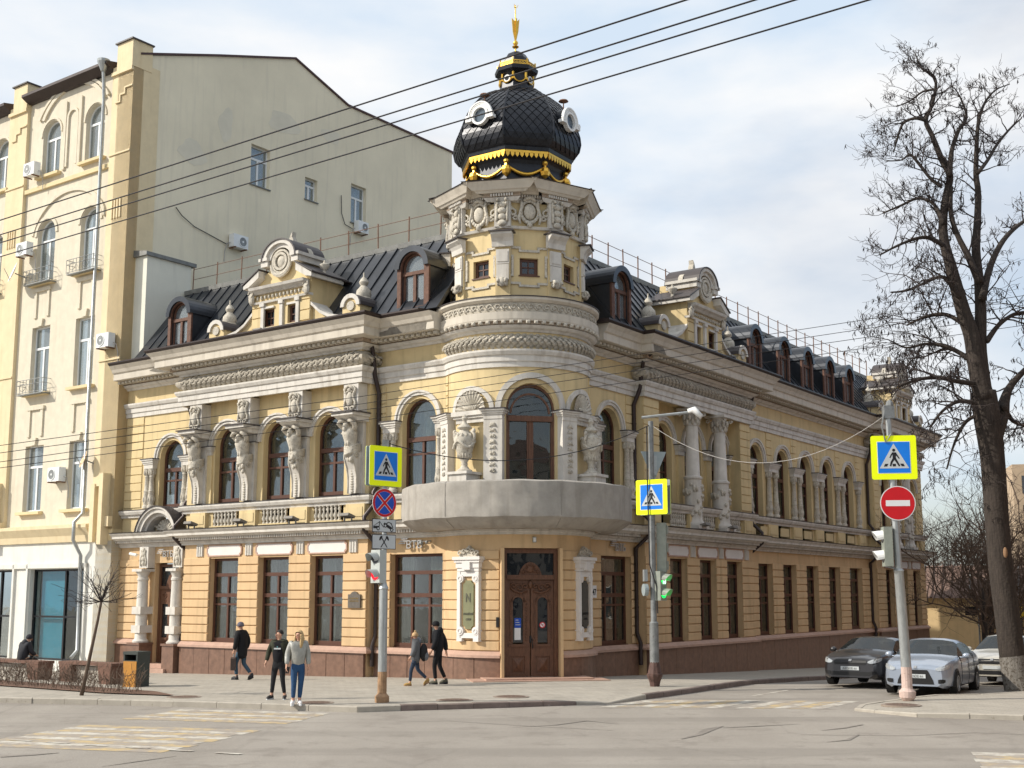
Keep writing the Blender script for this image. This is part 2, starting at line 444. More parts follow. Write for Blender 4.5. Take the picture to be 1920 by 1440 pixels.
_fonts = {}
def text_geo(body, size=1.0, depth=0.02, shear=0.0, bold=0.0):
    cu = bpy.data.curves.new('lettering', 'FONT')
    cu.body = body; cu.size = size; cu.extrude = depth / 2; cu.align_x = 'CENTER'; cu.shear = shear; cu.offset = bold; cu.resolution_u = 3
    o = bpy.data.objects.new('lettering', cu)
    COL.objects.link(o)
    dg = bpy.context.evaluated_depsgraph_get()
    me = bpy.data.meshes.new_from_object(o.evaluated_get(dg))
    vs = [v.co.copy() for v in me.vertices]; fs = [tuple(p.vertices) for p in me.polygons]
    COL.objects.unlink(o); bpy.data.objects.remove(o); bpy.data.curves.remove(cu); bpy.data.meshes.remove(me)
    return vs, fs
def text(mb, fr, body, u, z, p, size, depth=0.02, shear=0.0, bold=0.0, sx=1.0):
    vs, fs = text_geo(body, size, depth, shear, bold)
    mb.add([fr(u + v.x * sx, p + v.z + depth / 2, z + v.y) for v in vs], fs)

# ------------------------------------------------------------------ survey of the place
P2 = (-4.73, 40.31)
aL = radians(53.9)
LD = (-sin(aL), cos(aL)); NL = (-cos(aL), -sin(aL))
aR = radians(34.9)
RD = (sin(aR), cos(aR)); NR = (cos(aR), -sin(aR))
Q = (4.63, 42.87)
C = (0.15, 39.6)
FL = Fr(P2, LD, NL)                 # main street front: u grows to the left
FRR = Fr(Q, RD, NR)                 # side street front: u grows to the right
AX = radians(11.0)
R0 = 2.38
def bdir(th): return (sin(AX + th), -cos(AX + th))
class Bay:
    def __init__(s, r): s.r = r
    def __call__(s, u, p, z):
        d = bdir(u / s.r); return (C[0] + d[0] * (s.r + p), C[1] + d[1] * (s.r + p), z)
FB = Bay(R0)
REC = -0.35
LEND = 13.46
A1 = 9.17                           # width of the projecting part on the main street
RA, RB, RE = 9.1, 24.4, 32.6

def pave(x, y):
    z = 0.15 - 0.04 * max(0.0, min(y, 120) - 37)
    return z
def roadz(x, y): return 0.15 - 0.13 - 0.04 * max(0.0, min(y, 120) - 37)
def circ_line(fr, p):
    """where the corner bay meets the wall plane at depth p: returns u values"""
    o = Vector(fr.xy(0, p)); d = Vector(fr.u); w = o - Vector(C)
    b = w.dot(d); c = w.dot(w) - R0 * R0
    s = sqrt(max(0, b * b - c)); return -b - s, -b + s
uj = circ_line(FL, REC); UJL = max(uj)       # left join: the larger s
uj2 = circ_line(FRR, REC); UJR = max(uj2)
def bang(pt):
    return (atan2(pt[0] - C[0], -(pt[1] - C[1])) - AX)
THL = bang(FL.xy(UJL, REC)); THR = bang(FRR.xy(UJR, REC))
def bayarc(r, n=30, t0=None, t1=None):
    t0 = THL if t0 is None else t0; t1 = THR if t1 is None else t1
    return [(C[0] + bdir(t0 + (t1 - t0) * i / n)[0] * r, C[1] + bdir(t0 + (t1 - t0) * i / n)[1] * r) for i in range(n + 1)]
def wallpath(pl=0.0, pr=0.0, rec=REC, left=True, end=True, r=R0):
    p = []
    if left: p += [FL.xy(LEND, rec), FL.xy(A1, rec)]
    p += [FL.xy(A1, pl), FL.xy(0, pl), FL.xy(0, rec)]
    p += bayarc(r)
    p += [FRR.xy(0, rec), FRR.xy(0, pr), FRR.xy(RA, pr), FRR.xy(RA, rec), FRR.xy(RB, rec), FRR.xy(RB, pr), FRR.xy(RE, pr)]
    if end: p += [FRR.xy(RE, -9)]
    return p
# ================================================================== THE CORNER MANSION
MAN = thing('corner_mansion', 'ochre yellow corner mansion with white stucco ornament, round corner tower and black onion dome', 'building', (C[0], C[1], pave(*C)))
block_n = 0
blocks_stuff = MB()
def rustic(fr, u0, u1, p, z0=0.97, z1=4.0, rows=10, n=1, far=False, d=0.05, mi='stucco_low'):
    global block_n
    h = (z1 - z0) / rows
    for r in range(rows):
        a = z0 + r * h + 0.017; b = z0 + (r + 1) * h - 0.017
        if far or block_n >= 300:
            blocks_stuff.bevbox(fr, u0, u1, p - 0.03, p + d, a, b, 0.015, n)
        else:
            MB().bevbox(fr, u0, u1, p - 0.03, p + d, a, b, 0.015, n).build('rustication_block', M[mi], MAN); block_n += 1

def pane(mb_poly, fr, p, par, m='glass'):
    MB().prism(fr, mb_poly, p - 0.008, p).build('pane', M[m], par)

dr = random.Random(77)
def drapes(fr, u0, u1, z0, z1, p, par):
    m = M[dr.choice(('curtain', 'curtain', 'curtain2', 'curtain3'))]; gap = dr.choice((0, 0, .1, .2, .35)); off = dr.uniform(-.15, .15); mid = (u0 + u1) / 2 + off
    for a, b in ((u0 + .02, mid - gap), (mid + gap, u1 - .02)):
        cu = MB(); n = 8; vs = []; lo = z0 + .02 + (dr.choice((0, 0, 0, .5)) if gap else 0)
        for i in range(n + 1):
            u = a + (b - a) * i / n
            for z in (lo, z1 - .02): vs.append(fr(u, p - .2 - (.04 if i % 2 else 0), z))
        cu.add(vs, [(2 * i, 2 * i + 2, 2 * i + 3, 2 * i + 1) for i in range(n)]); cu.build('curtain', m, par, recalc=False)
def rect_window(fr, u0, u1, z0, z1, p, cols=2, curtain=True, par=None, dark=False):
    """tall wooden window: top light, then two tiers of small and tall panes"""
    par = par or MAN
    W_ = u1 - u0; H_ = z1 - z0; fw = 0.09; bw = 0.08
    mb = MB()
    mb.box(fr, u0, u0 + fw, p - .06, p + .05, z0, z1); mb.box(fr, u1 - fw, u1, p - .06, p + .05, z0, z1)
    mb.box(fr, u0 + fw, u1 - fw, p - .06, p + .05, z0, z0 + .13); mb.box(fr, u0 + fw, u1 - fw, p - .06, p + .05, z1 - fw, z1)
    zt = z0 + H_ * .80; zm = z0 + H_ * .555; zs = z0 + H_ * .445
    for z, w, q in ((zt, .12, .07), (zm, .13, .07), (zs, .07, .04)):
        mb.box(fr, u0 + fw, u1 - fw, p - .06, p + q, z - w / 2, z + w / 2)
    mb.box(fr, u0 - .02, u1 + .02, p - .02, p + .12, z0 - .05, z0 - .002)
    us = [u0 + W_ * i / cols for i in range(1, cols)]
    edges = [u0 + fw] + [x for u in us for x in (u - bw / 2, u + bw / 2)] + [u1 - fw]
    for u in us: mb.box(fr, u - bw / 2, u + bw / 2, p - .06, p + .045, z0 + .13, zt - .06)
    w = mb.build('window', M['wood'], par)
    for i in range(cols):
        a, b = edges[2 * i], edges[2 * i + 1]
        for lo, hi in ((z0 + .13, zs - .035), (zs + .035, zm - .065), (zm + .065, zt - .06)):
            pane([(a, lo), (b, lo), (b, hi), (a, hi)], fr, p, w)
    pane([(u0 + fw, zt + .06), (u1 - fw, zt + .06), (u1 - fw, z1 - fw), (u0 + fw, z1 - fw)], fr, p, w)
    drapes(fr, u0, u1, z0, z1, p, w)
    return w

def arch_window(fr, uc, w, z0, zs, p, par=None, cols=2, m='wood', curtain=True):
    par = par or MAN
    fw = .085; mb = MB()
    mb.box(fr, uc - w, uc - w + fw, p - .06, p + .05, z0, zs); mb.box(fr, uc + w - fw, uc + w, p - .06, p + .05, z0, zs)
    mb.arc(fr, uc, zs, w - fw, w, p - .06, p + .05, n=14)
    zt = z0 + .56 * (zs + w - z0); zm = z0 + .40 * (zs + w - z0)
    mb.box(fr, uc - w + fw, uc + w - fw, p - .06, p + .05, z0, z0 + .12)
    mb.box(fr, uc - w + fw, uc + w - fw, p - .06, p + .08, zt - .075, zt + .075)
    mb.box(fr, uc - w + fw, uc + w - fw, p - .06, p + .04, zm - .035, zm + .035)
    mb.box(fr, uc - .045, uc + .045, p - .06, p + .045, z0 + .12, zt - .075)
    wd = mb.build('window', M[m], par)
    for a, b in ((uc - w + fw, uc - .045), (uc + .045, uc + w - fw)):
        pane([(a, z0 + .12), (b, z0 + .12), (b, zm - .035), (a, zm - .035)], fr, p, wd)
        pane([(a, zm + .035), (b, zm + .035), (b, zt - .075), (a, zt - .075)], fr, p, wd)
    r = w - fw
    pane([(uc - r, zt + .075), (uc + r, zt + .075)] + [(uc + r * cos(pi * i / 12), zs + r * sin(pi * i / 12)) for i in range(13)], fr, p, wd)
    if curtain:
        drapes(fr, uc - w, uc + w, z0, zs + w, p, wd)
    return wd

def arch_wall(mb, fr, u0, u1, z0, z1, p, ops, depth=.4, nseg=1):
    """wall face with round-headed openings and their reveals; ops = (centre, half width, spring height)"""
    ops = sorted(ops); x = u0
    for uc, w, zs in ops:
        mb.box(fr, x, uc - w, p - depth, p, z0, z1, max(1, nseg if nseg == 1 else int(abs(uc - w - x) / .25) + 1))
        n = 14
        us = [uc - w * cos(pi * i / n) for i in range(n + 1)]
        for i in range(n):
            a, b = us[i], us[i + 1]
            za = zs + sqrt(max(0, w * w - (a - uc) ** 2)); zb = zs + sqrt(max(0, w * w - (b - uc) ** 2))
            mb.hexa([fr(a, p - depth, za), fr(b, p - depth, zb), fr(b, p, zb), fr(a, p, za), fr(a, p - depth, z1), fr(b, p - depth, z1), fr(b, p, z1), fr(a, p, z1)])
        x = uc + w
    mb.box(fr, x, u1, p - depth, p, z0, z1, max(1, nseg if nseg == 1 else int(abs(u1 - x) / .25) + 1))

def baluster_row(fr, u0, u1, p, z0, z1, n):
    h = z1 - z0
    for i in range(n):
        u = u0 + (u1 - u0) * (i + .5) / n
        r = min(.085, (u1 - u0) / n * .46)
        c = fr(u, p, z0)
        MB().lathe(c, [(r * .8, 0), (r * .8, .06 * h), (r * .45, .12 * h), (r, .34 * h), (r * .4, .62 * h), (r * .75, .78 * h), (r * .45, .88 * h), (r * .8, .94 * h), (r * .8, h)], 8).build('baluster', M['ornament'], MAN, smooth=True, angle=50)

# ------------------------------------------------------------------ ground floor walls, blocks and windows
wl = MB()
def low_bay(fr, u0, u1, p, ops, cols=2, far=False, n=1, sill=.97, top=3.95, cuts=None):
    ops = sorted(ops); x = u0; edges = []
    for a, b in ops:
        edges.append((x, a)); x = b
    edges.append((x, u1))
    for a, b in edges:
        if b - a > .05:
            wl.box(fr, a, b, p - .55, p, -1.6, 4.5, n); rustic(fr, a, b, p, n=n, far=far)
    for a, b in ops:
        wl.box(fr, a, b, p - .55, p, -1.6, sill - .02, n); wl.box(fr, a, b, p - .55, p, top, 4.5, n)
        rect_window(fr, a + .0, b - .0, sill + .02, top, p - .26, cols)
# main street
LOPS = [(1.06, 2.58), (3.63, 5.15), (6.2, 7.74)]
low_bay(FL, 0.0, A1, 0.0, LOPS)
low_bay(FL, UJL, 0.0, REC, [(-2.92, -.72)], cols=3)
# entrance bay at the left end
wl.box(FL, A1, 9.92, REC - .55, REC, -1.6, 4.5); wl.box(FL, 11.30, LEND, REC - .55, REC, -1.6, 4.5); wl.box(FL, 9.92, 11.30, REC - .55, REC, 3.85, 4.5); wl.box(FL, 9.92, 11.3, REC - .55, REC - .3, -1.6, .12)
rustic(FL, 11.95, LEND, REC)
# side street
ROPS = [(1.78, 3.15), (4.17, 5.6), (6.55, 7.98)]
low_bay(FRR, UJR, 0.0, REC, [(-2.48, -.42)], cols=3)
low_bay(FRR, 0.0, RA, 0.0, ROPS)
ROPS2 = [(10.35, 11.85), (13.0, 14.5), (15.68, 17.15), (18.48, 19.98), (21.3, 23.1)]
low_bay(FRR, RA, RB, REC, ROPS2)
low_bay(FRR, RB, RE, 0.0, [(25.7, 27.0), (28.0, 29.3), (30.3, 31.6)], far=True)
# corner bay: curved wall either side of the door
DH = .93
for t0, t1 in ((THL, -DH / R0), (DH / R0, THR)):
    u0, u1 = t0 * R0, t1 * R0
    wl.box(FB, u0, u1, -.5, 0, -1.0, 4.5, 10)
    rustic(FB, u0 + .02, u1 - .06, 0.0, n=8)
wl.box(FB, -DH, DH, -.5, 0, 4.05, 4.5, 6)
wl.box(FRR, RE - .01, RE, -9, -.01, -1.6, 11.6)
wl.build('ground_floor_wall', M['stucco_low'], MAN)
if blocks_stuff.v: blocks_stuff.build('rustication_blocks', M['stucco_low'], MAN, kind='stuff')

# interior darkness behind the glass so that the house is not hollow
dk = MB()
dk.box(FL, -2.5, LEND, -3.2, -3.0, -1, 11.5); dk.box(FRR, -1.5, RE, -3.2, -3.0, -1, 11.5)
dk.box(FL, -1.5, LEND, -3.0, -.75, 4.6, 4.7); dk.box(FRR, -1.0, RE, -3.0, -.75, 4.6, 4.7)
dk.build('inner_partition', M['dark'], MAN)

# plinth: granite slabs, each a piece, with the pink ledge over them
def slabs(fr, u0, u1, p, n, ztop=.78, seg=1):
    for i in range(n):
        a = u0 + (u1 - u0) * i / n; b = u0 + (u1 - u0) * (i + 1) / n
        MB().bevbox(fr, a + .004, b - .004, p - .1, p + .115 + rnd.uniform(-.006, .006), -1.5, ztop, .008, seg).build('plinth_slab', M['gran'], MAN)
slabs(FL, 0, A1, 0, 11); slabs(FL, UJL, -.12, REC, 4); slabs(FL, 12.3, LEND, REC, 1)
slabs(FRR, UJR, -.12, REC, 4); slabs(FRR, 0, RA, 0, 9); slabs(FRR, RA, RB, REC, 12); slabs(FRR, RB, RE, 0, 7)
slabs(FB, THL * R0, -DH, 0, 3, seg=5); slabs(FB, DH, THR * R0, 0, 4, seg=4)
lg = MB()
ledge = [(-.05, .775), (.19, .775), (.19, .85), (.05, .965), (-.05, .965)]
pa = wallpath()
i0 = 5 - 3
lg.sweep([FL.xy(A1, 0), FL.xy(0, 0), FL.xy(0, REC)] + bayarc(R0, 14, THL, -DH / R0), ledge)
lg.sweep(bayarc(R0, 14, DH / R0, THR) + [FRR.xy(0, REC), FRR.xy(0, 0), FRR.xy(RA, 0), FRR.xy(RA, REC), FRR.xy(RB, REC), FRR.xy(RB, 0), FRR.xy(RE, 0)], ledge)
lg.sweep([FL.xy(LEND, REC), FL.xy(12.2, REC)], ledge)
lg.build('plinth_ledge', M['ledge'], MAN)

# ------------------------------------------------------------------ first-floor walls
up = MB()
LZ, RZ = 8.05, 8.28
LAR = [(1.82, .70, LZ), (4.40, .70, LZ), (6.98, .70, LZ)]
arch_wall(up, FL, 0, A1, 4.5, 11.3, 0.0, LAR)
arch_wall(up, FL, A1, LEND, 4.5, 11.3, REC, [(10.6, .70, 7.85)])
arch_wall(up, FL, UJL, 0, 4.5, 11.3, REC, [(-1.85, .72, RZ)])
arch_wall(up, FRR, UJR, 0, 4.5, 11.3, REC, [(-1.78, .72, RZ)])
RAR = [(2.5, .70, RZ), (4.95, .70, RZ), (7.3, .70, RZ)]
up.box(FRR, 0, 1.15, -.7, 0, 4.5, 11.3); up.box(FRR, 8.1, RA, -.7, 0, 4.5, 11.3)
up.box(FRR, 1.15, 8.1, -.55, 0, 9.7, 11.3); up.box(FRR, 1.15, 8.1, -.7, 0, 4.5, 5.2)
arch_wall(up, FRR, 1.15, 8.1, 5.2, 9.7, -.55, RAR)
RBR = [(10.45, .68, RZ), (13.3, .68, RZ), (16.0, .68, RZ), (18.75, .68, RZ), (21.65, .68, RZ)]
arch_wall(up, FRR, RA, RB, 4.5, 11.3, REC, RBR)
RCR = [(26.2, .62, RZ), (28.5, .62, RZ), (30.8, .62, RZ)]
arch_wall(up, FRR, RB, RE, 4.5, 11.3, 0, RCR)
arch_wall(up, FB, THL * R0, THR * R0, 4.5, 11.3, 0, [(0, .80, 8.32)], nseg=2)
up.build('upper_wall', M['stucco'], MAN)

arches = MB(); imposts = MB()
def archdress(fr, uc, w, zs, p, rev=.28, legs=True):
    arches.arc(fr, uc, zs, w + .10, w + .27, p, p + .07, n=18)
    arches.arc(fr, uc, zs, w + .20, w + .27, p + .07, p + .11, n=18)
for uc, w, zs in LAR: arch_window(FL, uc, w, 6.0, zs, -.28); archdress(FL, uc, w, zs, 0)
arch_window(FL, 10.6, .70, 5.98, 7.85, REC - .28); archdress(FL, 10.6, .70, 7.85, REC)
arch_window(FL, -1.85, .72, 6.0, RZ, REC - .28); archdress(FL, -1.85, .72, RZ, REC)
arch_window(FRR, -1.78, .72, 6.0, RZ, REC - .28); archdress(FRR, -1.78, .72, RZ, REC)
for uc, w, zs in RAR: arch_window(FRR, uc, w, 6.0, zs, -.83); archdress(FRR, uc, w, zs, -.55)
for uc, w, zs in RBR: arch_window(FRR, uc, w, 6.0, zs, REC - .28); archdress(FRR, uc, w, zs, REC)
for uc, w, zs in RCR: arch_window(FRR, uc, w, 6.0, zs, -.28); archdress(FRR, uc, w, zs, 0)
arches.arc(FB, 0, 8.32, .95, 1.12, 0, .09, n=20)
for s_ in (-1, 1):
    arches.arc(FB, s_ * 47 / 57.3 * R0, 8.28, .66, .80, 0, .09, n=20)
arches.build('archivolt', M['trim'], MAN)

# balcony door in the bay
FD = facing((C[0] + bdir(0)[0] * 2.05, C[1] + bdir(0)[1] * 2.05), bdir(0))
mb = MB(); w = .80; zs = 8.32; z0 = 5.3
mb.box(FD, -w, -w + .1, 0, .12, z0, zs); mb.box(FD, w - .1, w, 0, .12, z0, zs); mb.arc(FD, 0, zs, w - .1, w, 0, .12, n=18)
mb.box(FD, -w + .1, w - .1, 0, .16, 7.95, 8.12)
mb.box(FD, -.045, .045, 0, .1, z0, 7.95)
for a, b in ((-w + .1, -w + .15), (-.10, -.05), (.05, .10), (w - .15, w - .1)): mb.box(FD, a, b, 0, .09, z0, 7.95)
mb.arc(FD, 0, zs - .12, w - .22, w - .16, 0, .08, n=16)
bd = mb.build('balcony_door', M['door'], MAN)
pane([(-w + .15, z0), (-.10, z0), (-.10, 7.95), (-w + .15, 7.95)], FD, .05, bd); pane([(.10, z0), (w - .15, z0), (w - .15, 7.95), (.10, 7.95)], FD, .05, bd)
r = w - .1
pane([(-r, 8.12), (r, 8.12)] + [(r * cos(pi * i / 14), zs + r * sin(pi * i / 14)) for i in range(15)], FD, .05, bd)
MB().box(FD, -.9, .9, -.5, -.45, 5, 9.3).build('curtain', M['dark'], bd)  # black sheet painted as the unlit room behind the glass, not cloth

# second-floor rustication strips at the pier edges (thin joints, joined)
rs = MB()
def strip(fr, u0, u1, p, z0=6.0, z1=9.6, rows=11):
    h = (z1 - z0) / rows
    for r in range(rows): rs.bevbox(fr, u0, u1, p - .02, p + .035, z0 + r * h + .014, z0 + (r + 1) * h - .014, .012)
strip(FL, 12.35, 13.40, REC); strip(FL, UJL + .02, -2.98, REC); strip(FL, -.42, -.02, REC)
strip(FRR, -.62, -.02, REC); strip(FRR, .02, 1.15, 0); strip(FRR, 8.1, 9.08, 0); strip(FRR, RA + .02, 9.5, REC)
for u in (11.85, 14.6, 17.4, 20.2, 23.0): strip(FRR, u - .3, u + .3, REC)
strip(FRR, RB + .02, 25.1, 0); strip(FRR, 31.7, 32.58, 0); strip(FRR, 27.1, 27.6, 0); strip(FRR, 29.4, 29.9, 0)
strip(FB, THL * R0 + .02, -77 / 57.3 * R0, 0); strip(FB, 66 / 57.3 * R0, THR * R0, 0)
rs.build('upper_rustication', M['stucco'], MAN, kind='stuff')

# ------------------------------------------------------------------ cornices all round
co = MB()
gpth = wallpath()
def run(name, prof, m, path, smooth=False):
    return MB().sweep(path, prof).build(name, M[m], MAN)
run('lower_architrave', [(-.05, 4.46), (.10, 4.46), (.10, 4.53), (.15, 4.55), (.15, 4.62), (-.05, 4.62)], 'trim', gpth)
run('lower_cornice', [(-.05, 4.72), (.36, 4.72), (.42, 4.78), (.50, 4.80), (.50, 4.88), (.58, 4.96), (.60, 5.0), (-.05, 5.03)], 'trim', gpth)
run('cornice_flashing', [(-.05, 5.035), (.62, 5.004), (.64, 5.03), (-.05, 5.07)], 'flash', gpth)
run('sill_course', [(-.05, 5.62), (.08, 5.62), (.10, 5.70), (.17, 5.74), (.22, 5.84), (.22, 5.90), (-.05, 5.90)], 'trim', gpth)
run('sill_flashing', [(-.05, 5.905), (.24, 5.905), (.24, 5.925), (-.05, 5.95)], 'flash', gpth)
PE = .42
epth = wallpath(PE, .06, r=R0 - .015)
epl = [FL.xy(LEND, REC), FL.xy(A1, REC), FL.xy(A1, PE), FL.xy(0, PE), FL.xy(0, REC), FL.xy(UJL - .05, REC)]
epr = [FRR.xy(UJR + .05, REC), FRR.xy(0, REC), FRR.xy(0, .06), FRR.xy(RA, .06), FRR.xy(RA, REC), FRR.xy(RB, REC), FRR.xy(RB, .06), FRR.xy(RE, .06), FRR.xy(RE, -9)]
ob = MB(); ob.box(FL, 0.02, A1 - .02, -.1, PE, 9.7, 11.3); ob.build('entablature_wall', M['stucco'], MAN)
run('architrave', [(-.05, 9.62), (.06, 9.62), (.06, 9.78), (.10, 9.80), (.10, 9.98), (.15, 10.0), (.20, 10.10), (.20, 10.16), (-.05, 10.18)], 'trim', epth)
run('cornice_bed_mould', [(-.05, 10.72), (.06, 10.72), (.10, 10.78), (.20, 10.82), (.28, 10.90), (-.05, 10.92)], 'trim', epth)
cor = run('cornice_corona', [(-.05, 11.04), (.72, 11.04), (.74, 11.06), (.74, 11.30), (.80, 11.34), (.86, 11.46), (.98, 11.60), (-.05, 11.62)], 'corona', epl)
run('cornice_corona', [(-.05, 11.04), (.72, 11.04), (.74, 11.06), (.74, 11.30), (.80, 11.34), (.86, 11.46), (.98, 11.60), (-.05, 11.62)], 'corona', epr)
gut = [(-.3, 11.63), (.98, 11.61), (1.04, 11.68), (1.04, 11.73), (.96, 11.73), (-.3, 11.84)]
gl = [FL.xy(LEND, REC), FL.xy(A1, REC), FL.xy(A1, PE), FL.xy(0, PE), FL.xy(0, REC), FL.xy(UJL + .35, REC)]
run('gutter', gut, 'gutter', gl)
run('gutter', gut, 'gutter', [FRR.xy(UJR - .1, REC), FRR.xy(0, REC), FRR.xy(0, .06), FRR.xy(RA, .06), FRR.xy(RA, REC), FRR.xy(RB, REC), FRR.xy(RB, .06), FRR.xy(RE, .06), FRR.xy(RE, -9)])

# patches where the corona's render has fallen off
def patch(fr, pts, p):
    MB().prism(fr, pts, p - .02, p + .008).build('bare_patch', M['bare'], MAN)
patch(FL, [(-1.3, 11.06), (-.5, 11.06), (-.75, 11.2), (-1.1, 11.24), (-1.3, 11.45), (-1.75, 11.5), (-2.0, 11.42), (-2.45, 11.44), (-2.75, 11.3), (-2.7, 11.06), (-2.1, 11.06)], REC + .745)
patch(FL, [(9.6, 11.1), (10.1, 11.06), (10.7, 11.1), (11.2, 11.22), (10.9, 11.3), (10.2, 11.26), (9.7, 11.32)], REC + .745)
patch(FRR, [(-.55, 11.06), (0.3, 11.06), (.1, 11.3), (-.3, 11.42), (-.6, 11.3)], .06 + .745)

# little blocks under the cornices
def walk(path, step, off=0.0, skip=0):
    out = []
    for a, b in zip(path[:-1], path[1:]):
        a = Vector(a); b = Vector(b); L_ = (b - a).length
        if L_ < .05: continue
        d = (b - a) / L_; n = Vector((d.y, -d.x)); k = max(1, int(round(L_ / step)))
        if L_ < step * .6: k = 1
        for i in range(k): out.append((a + d * (L_ * (i + .5) / k), d, n, L_ / k))
    return out
dn = MB(); db = MB()
db.sweep(wallpath(PE, .06, r=R0 - .1), [(-.05, 10.925), (.34, 10.925), (.34, 11.035), (-.05, 11.035)])
for pth, q0, q1 in ((epl, .33, .58), (epr, .33, .58), (bayarc(R0 - .1, 33), .33, .45)):
  for pt, d, n, w in walk(pth, .23):
    f = Fr((pt.x, pt.y), (d.x, d.y), (n.x, n.y)); dn.bevbox(f, -w * .3, w * .3, q0, q1, 10.93, 11.036, .03)
db.build('modillion_band', M['dentil'], MAN)
dn.build('modillions', M['ornament'], MAN, kind='stuff')
dn = MB(); db = MB()
db.sweep(gpth, [(-.05, 4.625), (.24, 4.625), (.24, 4.715), (-.05, 4.715)])
for pt, d, n, w in walk(gpth, .115):
    f = Fr((pt.x, pt.y), (d.x, d.y), (n.x, n.y)); dn.box(f, -w * .28, w * .28, .235, .33, 4.63, 4.716)
db.build('dentil_band', M['dentil'], MAN)
dn.build('dentils', M['trim'], MAN, kind='stuff')

# scaled frieze: bulging band dressed with overlapping scales
def frieze(path, bands):
    back = MB(); prof = []
    for i in range(9):
        a = pi * i / 8; prof.append((.02 + .24 * sin(a), 10.20 + .51 * i / 8))
    back.sweep(path, [(-.05, 10.2)] + prof + [(-.05, 10.71)])
    back.build('frieze_band', M['scale'], MAN, smooth=True, angle=60)
    sc = MB()
    rows = 5
    for r in range(rows):
        for pt, d, n, w in walk(path, .27):
            if abs(w) < .05: continue
            f = Fr((pt.x, pt.y), (d.x, d.y), (n.x, n.y))
            t = (r + .5) / rows; z = 10.22 + .47 * t; off = .03 + .24 * sin(pi * t)
            sh = w * .5 * (r % 2); zl = z - .085; zh = z + .07
            o2 = .03 + .24 * sin(pi * min(1, t + .15)); o1 = .03 + .24 * sin(pi * max(0, t - .16))
            sc.add([f(-w * .5 + sh, o2, zh), f(w * .5 + sh, o2, zh), f(w * .42 + sh, off + .035, z - .02), f(sh, o1 + .085, zl), f(-w * .42 + sh, off + .035, z - .02), f(sh, off + .085, z)],
                   [(0, 1, 5), (1, 2, 5), (2, 3, 5), (3, 4, 5), (4, 0, 5)])
    sc.build('frieze_scales', M['scale'], MAN, kind='stuff', recalc=False)
frieze([FL.xy(A1 - .08, REC), FL.xy(A1 - .08, PE - .06), FL.xy(.08, PE - .06), FL.xy(.08, REC + .05)], 4)
frieze(bayarc(R0 - .12, 36, THL + .02, THR - .02), 0)
frieze([FRR.xy(.05, REC + .02), FRR.xy(.05, 0), FRR.xy(RA - .05, 0), FRR.xy(RA - .05, REC)], 4)
frieze([FRR.xy(RB + .05, REC + .02), FRR.xy(RB + .05, 0), FRR.xy(RE - .05, 0)], 4)
rb = MB()
for fr, us, p in ((FL, (.45, 3.1, 5.75, 8.4), PE - .06), (FRR, (.7, 3.3, 5.9, 8.4), 0)):
    for u in us:
        for s_ in (-1, 1):
            rb.tube([fr(u - .16 * s_, p + .1, 10.22), fr(u - .08 * s_, p + .27, 10.35), fr(u, p + .31, 10.46), fr(u + .08 * s_, p + .27, 10.58), fr(u + .16 * s_, p + .1, 10.70)], .028, 5)
rb.build('frieze_ribbon', M['ornament'], MAN, smooth=True)

# white panels and triglyphs over the ground-floor windows
def panel_band(fr, p, wins, edge):
    pn = MB()
    for a, b in wins:
        a -= .12; b += .12; z0, z1 = 4.06, 4.40; c = .07
        poly = [(a + c, z0), (b - c, z0), (b - c, z0 + .05), (b, z0 + c + .03), (b, z1 - c - .03), (b - c, z1 - .05), (b - c, z1), (a + c, z1), (a + c, z1 - .05), (a, z1 - c - .03), (a, z0 + c + .03), (a + c, z0 + .05)]
        MB().prism(fr, poly, p, p + .035).build('white_panel', M['panelwhite'], MAN)
        q = MB()
        for i in range(len(poly)):
            (u0, z0_), (u1, z1_) = poly[i], poly[(i + 1) % len(poly)]
            cu, cz = (a + b) / 2, (4.06 + 4.40) / 2
            def ex(u, z): return (u + (.05 if u > cu else -.05), z + (.045 if z > cz else -.045))
            qa, qb = ex(u0, z0_), ex(u1, z1_)
            q.hexa([fr(u0, p, z0_), fr(u1, p, z1_), fr(qb[0], p, qb[1]), fr(qa[0], p, qa[1]), fr(u0, p + .05, z0_), fr(u1, p + .05, z1_), fr(qb[0], p + .05, qb[1]), fr(qa[0], p + .05, qa[1])])
        q.build('panel_frame', M['ledge'], MAN)
    for u in edge:
        t = MB(); t.box(fr, u - .18, u + .18, p, p + .03, 4.03, 4.455); 
        for k in (-.12, 0, .12): t.box(fr, u + k - .035, u + k + .035, p + .03, p + .06, 4.03, 4.40)
        t.build('triglyph', M['trim'], MAN)
panel_band(FL, 0.0, LOPS, (.62, 3.1, 5.68, 8.3))
panel_band(FRR, 0.0, ROPS, (1.2, 3.66, 6.08, 8.45))
panel_band(FRR, 0.0, [(25.7, 27.0), (28.0, 29.3), (30.3, 31.6)], (27.5, 29.8))

